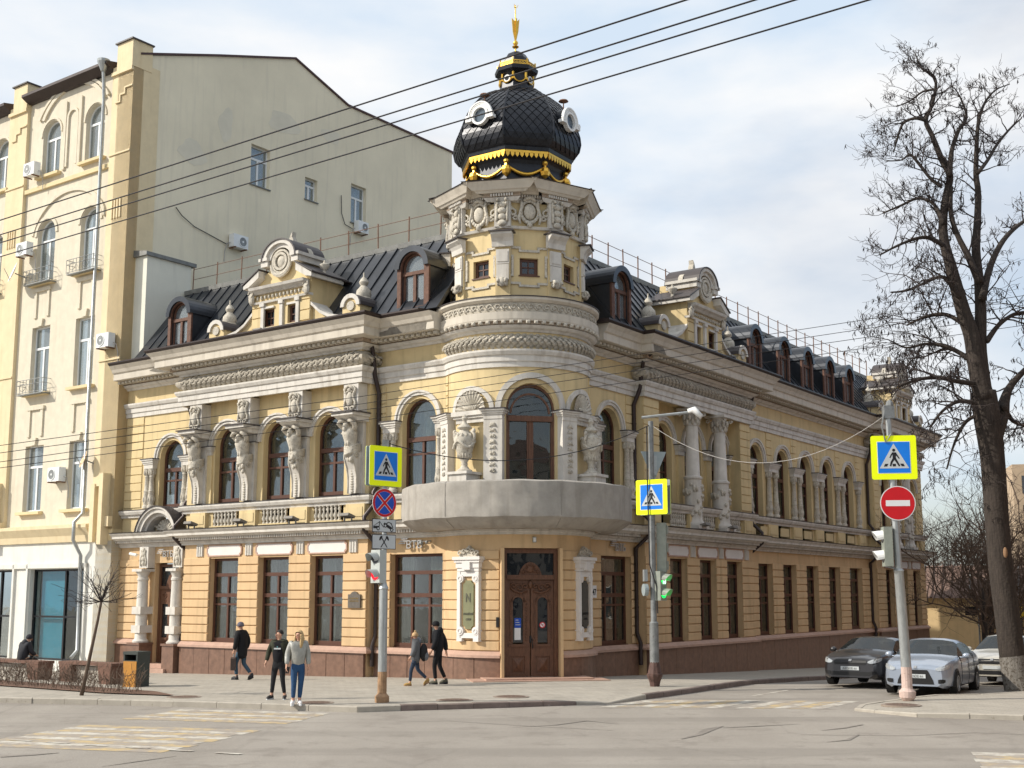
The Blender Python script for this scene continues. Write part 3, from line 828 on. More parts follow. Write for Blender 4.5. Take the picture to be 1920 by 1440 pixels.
# balustrade zone between the lower cornice and the sill course
bz = MB(); pn = MB()
def ped(fr, u0, u1, p, q=.12):
    bz.box(fr, u0, u1, p - .02, p + q, 5.07, 5.62)
    pn.box(fr, u0 + .08, u1 - .08, p + q, p + q + .02, 5.2, 5.52)
for i, u in enumerate((.45, 3.1, 5.68, 8.35)): ped(FL, u - .42, u + .42, 0, .16)
for a, b in LOPS:
    baluster_row(FL, a + .12, b - .12, .02, 5.12, 5.62, 7)
    bz.box(FL, a + .02, b - .02, -.06, .13, 5.07, 5.115)
ped(FL, -.7, -.2, REC); ped(FL, UJL, -2.7, REC)
for u in (.62, 3.66, 6.1, 8.55): ped(FRR, u - .4, u + .4, 0, .12)
for a, b in ROPS: baluster_row(FRR, a + .1, b - .1, .02, 5.12, 5.62, 7)
for u in (9.5, 11.9, 14.65, 17.35, 20.2, 23.2): ped(FRR, u - .5, u + .5, REC)
for u in (11.15, 13.3, 16.0, 18.75, 21.65): pn.box(FRR, u - .45, u + .45, REC, REC + .05, 5.16, 5.52)
for u in (25.1, 27.5, 29.8, 32.1): ped(FRR, u - .4, u + .4, 0)
bz.build('parapet_pedestal', M['stucco'], MAN); pn.build('parapet_panel', M['stucco'], MAN)

# ------------------------------------------------------------------ imposts and small columns beside the arches
def colonnette(fr, u, p, z0=5.95, zc=7.7, r=.115):
    c = fr(u, p, z0)
    h = zc - z0
    mb = MB()
    mb.lathe(c, [(r * 1.35, 0), (r * 1.35, .10), (r * 1.0, .14), (r * 1.12, .2), (r * 1.2, .45), (r * 1.0, .62), (r * 1.15, .66), (r * .95, .70), (r * .78, h - .34), (r * .95, h - .32), (r * .8, h - .28), (r * 1.25, h - .06), (r * 1.35, h)], 10)
    for k in range(8):
        a = 2 * pi * k / 8
        mb.ell((c[0] + r * 1.02 * cos(a), c[1] + r * 1.02 * sin(a), c[2] + h - .14), (.045, .045, .12), 5, 4)
        mb.ell((c[0] + r * 1.08 * cos(a), c[1] + r * 1.08 * sin(a), c[2] + .34), (.035, .035, .11), 5, 4)
    mb.build('colonnette', M['ornament'], MAN, smooth=True, angle=50)
def impost(fr, u0, u1, p0, p1, z, h=.36):
    mb = MB()
    for a, b, e in ((0, .45, 0), (.45, .62, .03), (.62, .85, .06), (.85, 1.0, .1)):
        mb.box(fr, u0 - e, u1 + e, p0, p1 + e, z + a * h, z + b * h - .001)
    mb.build('impost', M['trim'], MAN)
    MB().box(fr, u0 - .12, u1 + .12, p0, p1 + .12, z + h, z + h + .03).build('impost_flashing', M['flash'], MAN)
# left front
for u in (3.11, 5.69): impost(FL, u - .22, u + .22, 0, .10, LZ - .32, .30)
impost(FL, .72, 1.02, 0, .1, LZ - .32, .30); impost(FL, 7.78, 8.1, 0, .1, LZ - .32, .30)
for u in (3.11, 5.69, .9, 7.94): bz2 = MB().box(FL, u - .17, u + .17, 0, .07, 5.95, LZ - .32).build('flat_pilaster', M['stucco'], MAN)
for fr, c_, z, p in ((FL, 10.6, 7.85, REC), (FL, -1.85, RZ, REC), (FRR, -1.78, RZ, REC)):
    for s_ in (-1, 1):
        u = c_ + s_ * 1.12
        impost(fr, u - .27, u + .27, p, p + .22, z - .36)
        colonnette(fr, u - .13, p + .12, zc=z - .36); colonnette(fr, u + .15, p + .12, zc=z - .36)
for u in (11.88, 14.65, 17.38, 20.2):
    impost(FRR, u - .5, u + .5, REC, REC + .22, RZ - .40)
    colonnette(FRR, u - .36, REC + .12, zc=RZ - .40); colonnette(FRR, u + .36, REC + .12, zc=RZ - .40)
for u in (9.55, 22.75):
    impost(FRR, u - .25, u + .25, REC, REC + .22, RZ - .40); colonnette(FRR, u, REC + .12, zc=RZ - .40)
for u in (1.45, 3.72, 6.12, 8.2):
    impost(FRR, u - .25, u + .25, -.55, -.40, RZ - .40)
    MB().box(FRR, u - .16, u + .16, -.56, -.45, 5.95, RZ - .4).build('flat_pilaster', M['stucco'], MAN)

# two large columns in front of the side street windows, with leafy lower drums
def big_column(fr, u, p, z0=5.07, z1=9.62):
    c = fr(u, p, z0); h = z1 - z0; r = .27
    mb = MB()
    mb.box(fr, u - .42, u + .42, p - .4, p + .42, z0, z0 + .12)
    mb.lathe((c[0], c[1], c[2] + .12), [(.40, 0), (.42, .06), (.40, .12), (.34, .2), (.33, .3), (.32, 1.72), (.36, 1.76), (.36, 1.82), (.30, 1.86), (r, 1.9), (r * .84, h - .78), (r * .98, h - .76), (r * .98, h - .72), (r * .82, h - .70), (r * .9, h - .4), (r * 1.3, h - .14)], 18)
    mb.box(fr, u - .42, u + .42, p - .42, p + .42, z1 - .1, z1 - .004)
    o = mb.build('column', M['trim'], MAN, smooth=True, angle=40)
    mb = MB()
    for lv, rr in ((h - .52, .26), (h - .34, .31)):
        for k in range(8):
            a = 2 * pi * (k + .5 * (lv > h - .4)) / 8
            mb.ell((c[0] + rr * cos(a), c[1] + rr * sin(a), c[2] + lv), (.07, .07, .14), 6, 5)
    for sx in (-1, 1):
        for sy in (-1, 1):
            v = fr(u + .33 * sx, p + .33 * sy, 0)
            mb.tube([(v[0] + .09 * cos(t) * (1 - t / 9), v[1] + .05 * sin(t), c[2] + h - .24 + .09 * sin(t) * (1 - t / 9)) for t in [i * .8 for i in range(9)]], .03, 5)
    rr = random.Random(5)
    for i in range(46):
        a = rr.uniform(0, 2 * pi); z = rr.uniform(.45, 1.65)
        mb.ell((c[0] + .34 * cos(a), c[1] + .34 * sin(a), c[2] + z), (rr.uniform(.05, .09),) * 2 + (rr.uniform(.06, .12),), 6, 4)
    mb.build('column_carving', M['ornament'], o, smooth=True)
big_column(FRR, 3.72, .05); big_column(FRR, 6.12, .05)
big_column(FRR, 27.35, .05); big_column(FRR, 29.65, .05)
# ------------------------------------------------------------------ atlantes carrying blocks on the main street front
def atlas(u):
    fr = FL; k = u
    b = MB()
    b.box(fr, u - .33, u + .33, -.02, PE + .02, 8.62, 9.62); 
    b.build('atlas_block', M['trim'], MAN)
    cb = MB()
    cb.box(fr, u - .48, u + .48, 0, .86, 8.50, 8.60)
    cb.prof(fr, [(0, 8.34), (.55, 8.34), (.62, 8.40), (.70, 8.44), (.80, 8.50), (0, 8.50)], u - .42, u + .42)
    cb.build('atlas_capital', M['trim'], MAN)
    MB().box(fr, u - .53, u + .53, 0, .92, 8.603, 8.64).build('capital_flashing', M['flash'], MAN)
    sh = MB()
    p = PE + .02
    sh.ell((0, 0, 0), (1, 1, 1), 12, 8, fr=lambda x, y, z: fr(u + x * .15, p + .05 + y * .10, 9.08 + z * .25))
    for s_ in (-1, 1):
        sh.tube([fr(u + s_ * (.20 + .05 * sin(t * 1.3)), p + .05, 8.76 + t * .115) for t in range(7)], [.05, .045, .04, .045, .055, .045, .05], 6)
        sh.tube([fr(u + s_ * (.12 + .09 * cos(t)), p + .06, 9.42 + .09 * sin(t)) for t in [i * .7 for i in range(8)]], .035, 5)
        sh.tube([fr(u + s_ * (.13 + .08 * cos(t)), p + .06, 8.76 + .07 * sin(t)) for t in [i * .7 for i in range(8)]], .035, 5)
    sh.tube([fr(u - .2, p + .06, 9.38), fr(u - .1, p + .1, 9.48), fr(u, p + .12, 9.52), fr(u + .1, p + .1, 9.48), fr(u + .2, p + .06, 9.38)], .05, 6)
    sh.ell((0, 0, 0), (1, 1, 1), 8, 6, fr=lambda x, y, z: fr(u + x * .10, p + .06 + y * .07, 9.40 + z * .09))
    sh.build('cartouche', M['ornament'], MAN, smooth=True)
    # console: flat backing and a scroll bracket swelling forward towards the top
    st = MB()
    st.box(fr, u - .30, u + .30, -.02, .14, 5.95, 8.34)
    side = [(.1, 5.96), (.30, 5.96), (.30, 6.2), (.31, 6.5), (.36, 6.75), (.44, 6.95), (.50, 7.10), (.50, 7.25), (.40, 7.38), (.1, 7.4)]
    st.prof(fr, side, u - .21, u + .21)
    st.build('console', M['trim'], MAN)
    bd = MB()
    for i in range(11):
        z = 6.02 + i * .085; q = .31 + max(0, z - 6.5) ** 2 * .35
        bd.ell((0, 0, 0), (1, 1, 1), 6, 4, fr=lambda x, y, zz: fr(u + x * .075, q + y * .04, z + zz * .045))
    for s_ in (-1, 1):
        bd.tube([fr(u + s_ * .225, .34 + .13 * (1 - t / 14) * cos(t), 7.22 + .13 * (1 - t / 14) * sin(t)) for t in [i * .75 for i in range(14)]], .028, 5)
        bd.tube([fr(u + s_ * .19, a, z) for a, z in side[1:8]], .03, 5)
    bd.build('console_beads', M['ornament'], MAN, smooth=True)
    # the figure: one continuous plaster body, bent under the load, arms raised behind the head
    g = MB()
    T = lambda pts, r: g.tube([fr(u + a, p_, z) for a, p_, z in pts], r, 10)
    T([(0, .34, 7.18), (0, .36, 7.30), (0, .37, 7.45), (0, .40, 7.62), (0, .44, 7.82), (0, .47, 7.98), (0, .48, 8.10), (0, .52, 8.18)], [.24, .25, .21, .20, .235, .26, .2, .10])
    g.ell((0, 0, 0), (1, 1, 1), 10, 8, fr=lambda x, y, z: fr(u + .02 + x * .105, .62 + y * .12, 8.17 + z * .14))
    g.ell((0, 0, 0), (1, 1, 1), 6, 5, fr=lambda x, y, z: fr(u + .02 + x * .025, .745 + y * .03, 8.15 + z * .03))
    g.ell((0, 0, 0), (1, 1, 1), 8, 6, fr=lambda x, y, z: fr(u + .02 + x * .07, .70 + y * .07, 8.06 + z * .09))
    for s_ in (-1, 1):
        T([(s_ * .18, .44, 8.02), (s_ * .29, .52, 8.16), (s_ * .33, .66, 8.27), (s_ * .22, .72, 8.33), (s_ * .09, .62, 8.34)], [.085, .085, .075, .06, .05])
        g.ell((0, 0, 0), (1, 1, 1), 8, 6, fr=lambda x, y, z: fr(u + s_ * .1 + x * .10, .60 + y * .07, 7.93 + z * .08))
        g.ell((0, 0, 0), (1, 1, 1), 6, 5, fr=lambda x, y, z: fr(u + s_ * .05 + x * .055, .585 + y * .04, 7.62 + z * .12))
    g.build('atlas_figure', M['ornament'], MAN, smooth=True)
    d = MB()
    rr = random.Random(int(u * 10))
    T2 = lambda pts, r: d.tube([fr(u + a, p_, z) for a, p_, z in pts], r, 7)
    for i in range(5):
        z = 7.50 - i * .055
        T2([(-.25, .2, z + .1), (-.16, .48 + .02 * i, z), (0, .58 + .02 * i, z - .06), (.16, .50, z - .02), (.27, .3, z + .12), (.29, .14, z + .3 + .02 * i)], [.035, .05, .05, .05, .045, .03])
    T2([(.27, .2, 7.7), (.31, .22, 7.95), (.27, .3, 8.2), (.15, .36, 8.32)], [.05, .06, .05, .04])
    for i in range(9):
        a, q, z = -.09 + rr.uniform(-.1, .1), .54 + rr.uniform(-.04, .06), 7.12 + rr.uniform(-.16, .2)
        d.ell((0, 0, 0), (1, 1, 1), 6, 5, fr=lambda x, y, zz: fr(u + a + x * .075, q + y * .06, z + zz * .09))
    d.build('atlas_drapery', M['ornament'], MAN, smooth=True)
for u in (.46, 3.08, 5.70, 8.32): atlas(u)

# ------------------------------------------------------------------ mansard roof
PR0, PR1, ZR0, ZR1 = .15, -2.35, 11.8, 15.0
def roof_panels(fr, u0, u1, step, rec, cut0=0, cut1=0):
    n = int(round((u1 - u0) / step))
    for i in range(n):
        a = u0 + (u1 - u0) * i / n; b = u0 + (u1 - u0) * (i + 1) / n
        mb = MB()
        dz = rnd.uniform(-.008, .008)
        P = [(PR0 + dz, ZR0), (PR1 + dz, ZR1)]
        mb.hexa([fr(a, P[0][0] - .12, P[0][1]), fr(b, P[0][0] - .12, P[0][1]), fr(b, P[0][0], P[0][1]), fr(a, P[0][0], P[0][1]),
                 fr(a, P[1][0] - .12, P[1][1]), fr(b, P[1][0] - .12, P[1][1]), fr(b, P[1][0], P[1][1]), fr(a, P[1][0], P[1][1])])
        mb.hexa([fr(a - .022, P[0][0] - .02, ZR0), fr(a + .022, P[0][0] - .02, ZR0), fr(a + .022, P[0][0] + .055, ZR0), fr(a - .022, P[0][0] + .055, ZR0),
                 fr(a - .022, P[1][0] - .02, ZR1), fr(a + .022, P[1][0] - .02, ZR1), fr(a + .022, P[1][0] + .055, ZR1), fr(a - .022, P[1][0] + .055, ZR1)])
        mb.build('roof_panel', M['roof'], MAN)
LR0, LR1 = -3.0, 12.65
roof_panels(FL, LR0, LR1, .56, REC)
roof_panels(FRR, -2.0, RE - .4, .56, REC)
cap = MB()
cap.prof(FL, [(PR1 - .3, 14.94), (PR1 + .06, 14.94), (PR1 + .08, 15.12), (PR1 - .3, 15.16)], LR0, LR1)
cap.prof(FRR, [(PR1 - .3, 14.94), (PR1 + .06, 14.94), (PR1 + .08, 15.12), (PR1 - .3, 15.16)], -2.0, RE - .4)
cap.build('roof_ridge_cap', M['capzinc'], MAN)
ft = MB()
ft.add([FL(LR0, PR1, 15.05), FL(LR1, PR1, 15.05), FL(LR1, -9, 15.3), FL(LR0, -9, 15.3)], [(0, 1, 2, 3)])
ft.add([FRR(-2, PR1, 15.04), FRR(RE - .4, PR1, 15.04), FRR(RE - .4, -9, 15.3), FRR(-2, -9, 15.3)], [(0, 1, 2, 3)])
ft.hexa([FRR(RE - .41, PR0, 11.7), FRR(RE - .4, PR0, 11.7), FRR(RE - .4, -9, 11.7), FRR(RE - .41, -9, 11.7), FRR(RE - .41, PR1, 15.0), FRR(RE - .4, PR1, 15.0), FRR(RE - .4, -9, 15.0), FRR(RE - .41, -9, 15.0)])
ft.build('roof_deck', M['roof'], MAN)
def railing(fr, u0, u1, step, p):
    mb = MB()
    for z in (15.62, 16.05): mb.tube([fr(u0, p, z), fr(u1, p, z)], .013, 5)
    r = mb.build('roof_railing', M['rust'], MAN)
    n = int((u1 - u0) / step)
    for i in range(n + 1):
        u = u0 + (u1 - u0) * i / n
        MB().tube([fr(u, p, 15.1), fr(u + rnd.uniform(-.03, .03), p, 16.14)], .025, 6).build('post', M['rust'], r)
railing(FL, -2.4, 12.4, 1.45, PR1 - .15)
railing(FRR, -.4, RE - 1, 1.18, PR1 - .15)
lr = MB().tube([FRR(0, PR1 - .3, 16.5), FRR(0, PR1 - .3, 16.6)], .01, 4)

# arched dormers
def dormer(fr, uc, m='wood', p=.02, w=.50):
    z0 = 12.0; zs = 13.35; mb = MB(); T = .16; hp = p + .16
    for s_ in (-1, 1):
        mb.hexa([fr(uc + s_ * w, -1.9, z0), fr(uc + s_ * (w + T), -1.9, z0), fr(uc + s_ * (w + T), p, z0), fr(uc + s_ * w, p, z0), fr(uc + s_ * w, -1.9, zs), fr(uc + s_ * (w + T), -1.9, zs), fr(uc + s_ * (w + T), p, zs), fr(uc + s_ * w, p, zs)])
    mb.arc(fr, uc, zs, w + .03, w + T + .07, -1.9, hp, n=16)
    d = mb.build('dormer', M['roof'], MAN, smooth=True, angle=30)
    f = MB()
    for s_ in (-1, 1):
        f.box(fr, min(uc + s_ * w, uc + s_ * (w + T + .05)), max(uc + s_ * w, uc + s_ * (w + T + .0)), p, p + .08, z0, zs)
        f.box(fr, min(uc + s_ * (w + .02), uc + s_ * (w - .09)), max(uc + s_ * (w + .02), uc + s_ * (w - .09)), p - .16, p - .06, z0, zs)
    f.arc(fr, uc, zs, w - .02, w + T - .02, p, p + .08, n=16); f.arc(fr, uc, zs, w - .08, w + .01, p - .16, p - .06, n=16)
    f.box(fr, uc - w, uc + w, p - .16, p - .02, 13.12, 13.24); f.box(fr, uc - .06, uc + .06, p - .16, p - .04, z0, 13.12)
    f.box(fr, uc - w - .1, uc + w + .1, p - .2, p + .12, z0 - .08, z0 - .001)
    f.build('dormer_frame', M['dormwood'], d)
    for a, b in ((uc - w + .08, uc - .06), (uc + .06, uc + w - .08)):
        pane([(a, z0), (b, z0), (b, 13.12), (a, 13.12)], fr, p - .1, d, 'skyglass')
    r = w - .08
    pane([(uc - r, 13.24), (uc + r, 13.24)] + [(uc + r * cos(pi * i / 10), zs + r * sin(pi * i / 10)) for i in range(11)], fr, p - .1, d, 'skyglass')
    MB().box(fr, uc - w, uc + w, -1.3, -1.25, z0, zs + w).build('blind', M['curtain'], d)
M['dormwood'] = mat('weathered_dormer_wood', (0.13, 0.062, 0.04), 0.7, 0.4, 8, dirt=(0.30, 0.22, 0.16), dirtpos=.62)
M['skyglass'] = glass_mat('pale_sky_glass', opacity=0.3, body=(.35, .38, .4))  # pale body colour imitates the sky reflected in the panes
for u in (10.1, -1.75): dormer(FL, u, p=-.12)
for u in (-1.3, 10.1, 13.2, 16.0, 18.8, 21.5): dormer(FRR, u, p=-.12)

# stucco attic gables with two little windows, broken curved pediment, medallion and finials
def gable(fr0, uc):
    fr = lambda u, p, z: fr0(uc + (u - uc) * .96, p, 11.62 + (z - 11.62) * .925)
    p = .35
    b = MB()
    # body with window holes, built as piers
    zb, z1 = 11.62, 13.75
    for a, c_ in ((-1.55, -.98), (-.35, .35), (.98, 1.55)): b.box(fr, uc + a, uc + c_, -1.4, p, zb, z1)
    for a, c_ in ((-.98, -.35), (.35, .98)):
        b.box(fr, uc + a, uc + c_, -1.4, p, zb, 12.15); b.box(fr, uc + a, uc + c_, -1.4, p, 12.85, z1); b.box(fr, uc + a, uc + c_, -1.4, .14, 12.15, 12.85)
    b.prism(fr, [(uc - 1.5, 13.75), (uc + 1.5, 13.75), (uc + 1.45, 14.0), (uc + .75, 14.35), (uc + .7, 14.8), (uc - .7, 14.8), (uc - .75, 14.35), (uc - 1.45, 14.0)], -1.2, p - .06)
    # shoulders sweeping down to the side pedestals
    for s_ in (-1, 1):
        pts = [(uc + s_ * 1.55, 11.62)] + [(uc + s_ * (1.55 + 1.9 * t), 12.75 - .75 * sin(t * pi / 2) ** .8) for t in (0, .15, .3, .5, .7, .85, 1)] + [(uc + s_ * 3.45, 11.62)]
        b.prism(fr, pts, -.5, p - .1)
        b.box(fr, uc + s_ * 3.55 - .42, uc + s_ * 3.55 + .42, -.9, p, 11.62, 12.35)
        b.prism(fr, [(uc + s_ * 3.55 + .42 * cos(pi * i / 10), 12.35 + .36 * sin(pi * i / 10)) for i in range(11)], -.9, p)
    for i in range(4):
        for a in (-1.55, 1.0): b.bevbox(fr, uc + a + .02, uc + a + .53, p, p + .04, 11.75 + i * .4, 12.12 + i * .4, .012)
    g = b.build('attic_gable', M['stucco'], MAN)
    t = MB()
    for a in (-1.0, -.15, .85): 
        t.box(fr, uc + a, uc + a + .16, p, p + .08, 11.7, 12.95); t.box(fr, uc + a - .04, uc + a + .2, p, p + .12, 12.95, 13.08)
    for a, c_ in ((-.98, -.35), (.35, .98)):
        t.box(fr, uc + a - .01, uc + c_ + .01, p, p + .06, 12.86, 12.94); t.box(fr, uc + a, uc + c_, p, p + .07, 12.03, 12.11)
    t.prof(fr, [(p - .1, 13.08), (p + .10, 13.08), (p + .12, 13.16), (p - .1, 13.18)], uc - 1.55, uc + 1.55)
    t.prof(fr, [(p - .1, 13.46), (p + .12, 13.46), (p + .20, 13.54), (p + .30, 13.60), (p + .34, 13.70), (p - .1, 13.72)], uc - 1.45, uc + 1.45)
    for s_ in (-1, 1):
        # raking bits of the broken pediment
        q = [(uc + s_ * 1.80, 13.72), (uc + s_ * 1.80, 13.86), (uc + s_ * .98, 14.36), (uc + s_ * .98, 14.08), (uc + s_ * 1.5, 13.78)]
        t.prism(fr, q, -1.0, p + .26)
        t.box(fr, min(uc + s_ * .62, uc + s_ * .98), max(uc + s_ * .62, uc + s_ * .98), -.8, p + .16, 14.5, 14.72)
        t.box(fr, min(uc + s_ * .60, uc + s_ * 1.06), max(uc + s_ * .60, uc + s_ * 1.06), -.8, p + .22, 14.72, 14.84)
        t.arc(fr, uc + s_ * 3.55, 12.35, .30, .46, p, p + .08, n=10)
        t.prism(fr, [(uc + s_ * (1.55 + 1.5 * tt), 12.70 - .72 * sin(tt * pi / 2) ** .8 + d) for tt, d in ((0, 0), (.3, 0), (.6, 0), (1, 0), (1, .12), (.6, .12), (.3, .12), (0, .12))], -.4, p + .02)
    t.arc(fr, uc, 14.72, .52, .78, -.8, p + .10, n=16, sz=.85); t.arc(fr, uc, 14.72, .70, .86, -.8, p + .2, n=16, sz=.85)
    t.build('gable_mouldings', M['trim'], g)
    for s_ in (0,):
        fl = MB()
        fl.arc(fr, uc, 14.72, .862, .92, -.9, p + .24, n=16, sz=.85)
        for q in (-1, 1):
            fl.prism(fr, [(uc + q * 1.86, 13.87), (uc + q * 1.86, 13.92), (uc + q * .96, 14.43), (uc + q * .96, 14.38)], -1.2, p + .3)
            fl.prism(fr, [(uc + q * 3.55 + .50 * cos(pi * i / 10), 12.36 + .44 * sin(pi * i / 10)) for i in range(11)] + [(uc + q * 3.55 + .47 * cos(pi * i / 10), 12.36 + .41 * sin(pi * i / 10)) for i in range(10, -1, -1)], -.95, p + .06)
            fl.prism(fr, [(uc + q * 1.5, 13.86), (uc + q * 1.9, 13.84), (uc + q * 1.9, 13.88), (uc + q * 1.5, 13.92)], -2.6, -.9)
        fl.build('gable_flashing', M['flash'], g)
    o = MB()
    for i in range(13): o.ell((0, 0, 0), (1, 1, 1), 6, 4, fr=lambda x, y, z: fr(uc - 1.2 + i * .2 + x * .06, p + .06 + y * .05, 13.32 + z * .09))
    for s_ in (-1, 1):
        o.ell((0, 0, 0), (1, 1, 1), 8, 6, fr=lambda x, y, z: fr(uc + s_ * 1.45 + x * .14, p + .14 + y * .1, 13.32 + z * .26))
        o.tube([fr(uc + s_ * 1.45 + .12 * cos(a), p + .2, 13.5 + .12 * sin(a)) for a in [i * .7 for i in range(9)]], .035, 5)
        # pedestal finials: onion urns
        c = fr(uc + s_ * 3.55, -.25, 12.68)
        o.lathe(c, [(.26, -.1), (.28, .06), (.24, .10), (.27, .2), (.25, .34), (.10, .52), (.14, .56), (.17, .64), (.12, .74), (.03, .84), (.025, .98), (.0, 1.0)], 12)
        o.arc(fr, uc + s_ * 3.55, 12.36, 0.0, .18, p, p + .05, 0, 2 * pi, n=12)
        # small lampion finials on the shoulders of the pediment
        c = fr(uc + s_ * 1.62, -.2, 13.9)
        o.lathe(c, [(.10, 0), (.07, .12), (.06, .2), (.19, .36), (.19, .42), (.06, .48), (.03, .58)], 10)
        o.prism(fr, [(uc + s_ * .75, 14.84), (uc + s_ * .95, 14.84), (uc + s_ * .9, 15.0), (uc + s_ * .72, 15.2), (uc + s_ * .78, 15.0)], -.3, -.1)
    o.prism(fr, [(uc - .10, 15.42), (uc + .12, 15.42), (uc + .13, 15.6), (uc + .06, 15.78), (uc - .05, 15.92), (uc - .02, 15.74), (uc - .1, 15.6)], -.25, -.05)
    o.arc(fr, uc, 14.62, .26, .36, p - .05, p + .12, 0, 2 * pi, n=20); o.arc(fr, uc, 14.62, .40, .48, p - .05, p + .09, 0, 2 * pi, n=20)
    o.ell((0, 0, 0), (1, 1, 1), 14, 8, fr=lambda x, y, z: fr(uc + x * .22, p + .02 + y * .1, 14.62 + z * .26))
    o.tube([fr(uc + .5 * sin(a), p + .08, 14.52 - .46 * cos(a)) for a in [-1.6 + i * .32 for i in range(11)]], [.05, .06, .07, .075, .08, .085, .08, .075, .07, .06, .05], 6)
    o.build('gable_ornament', M['ornament'], g, smooth=True, angle=40)
    for a in (-.665, .665):
        w = MB(); u0, u1, z0, zz = uc + a - .30, uc + a + .30, 12.16, 12.84; q = .20
        w.box(fr, u0, u0 + .09, q - .04, q + .04, z0, zz); w.box(fr, u1 - .09, u1, q - .04, q + .04, z0, zz); w.box(fr, u0 + .09, u1 - .09, q - .04, q + .04, z0, z0 + .09); w.box(fr, u0 + .09, u1 - .09, q - .04, q + .04, zz - .09, zz)
        w.box(fr, uc + a - .02, uc + a + .02, q - .03, q + .03, z0 + .09, zz - .09); w.box(fr, u0 + .09, u1 - .09, q - .03, q + .03, (z0 + zz) / 2 - .02, (z0 + zz) / 2 + .02)
        w.mi = 1; w.box(fr, u0 + .05, u1 - .05, q - .02, q - .01, z0 + .05, zz - .05)
        w.build('attic_window', [M['wood'], M['glassdark']], g)
gable(FL, 4.02)
gable(FRR, 4.4)
gable(FRR, 28.4)

# ------------------------------------------------------------------ corner tower above the bay
ring = bayarc(R0, 48, THL - .35, THR + .35)
run('tower_ring_corona', [(-.3, 11.02), (.30, 11.02), (.32, 11.08), (.32, 11.30), (-.3, 11.32)], 'corona', ring)
run('tower_wave_band', [(-.3, 11.325), (.22, 11.325), (.22, 11.62), (-.3, 11.62)], 'scale', ring)
run('tower_ring_top', [(-.3, 11.625), (.25, 11.625), (.34, 11.70), (.34, 11.78), (-.6, 11.84)], 'corona', ring)
run('tower_ring_flashing', [(-.6, 11.845), (.37, 11.785), (.37, 11.81), (-.6, 11.88)], 'flash', ring)
wv = MB()
nw = 30
for i in range(nw):
    th = THL + .05 + (THR - THL - .1) * (i + .5) / nw; u = th * R0
    pts = [FB(u + .10 * (1 - t / 9) * cos(t) * .95, .235, 11.475 + .10 * (1 - t / 9) * sin(t)) for t in [j * .75 for j in range(9)]]
    wv.tube(pts, .022, 5); wv.tube([FB(u + .10, .235, 11.475), FB(u + .15, .235, 11.40), FB(u + .2, .235, 11.37)], .022, 5)
wv.build('wave_scrolls', M['ornament'], MAN, smooth=True)
AP = 2.03                                           # octagon, centre to face
HW = AP * math.tan(pi / 8)
def oface(k): 
    d = bdir(k * pi / 4); return Fr((C[0] + d[0] * AP, C[1] + d[1] * AP), (-d[1], d[0]), d)
def octpts(r): return [(C[0] + bdir((k + .5) * pi / 4)[0] * r / cos(pi / 8), C[1] + bdir((k + .5) * pi / 4)[1] * r / cos(pi / 8)) for k in range(8)]
tw = MB()
for k in range(8):
    f = oface(k); w = .30; z0, z1, zb, zt = 12.62, 13.18, 11.75, 15.1
    tw.box(f, -HW, -w, -.3, 0, zb, zt); tw.box(f, w, HW, -.3, 0, zb, zt); tw.box(f, -w, w, -.3, 0, zb, z0); tw.box(f, -w, w, -.3, 0, z1, zt)
tw.build('tower_wall', M['stucco'], MAN)
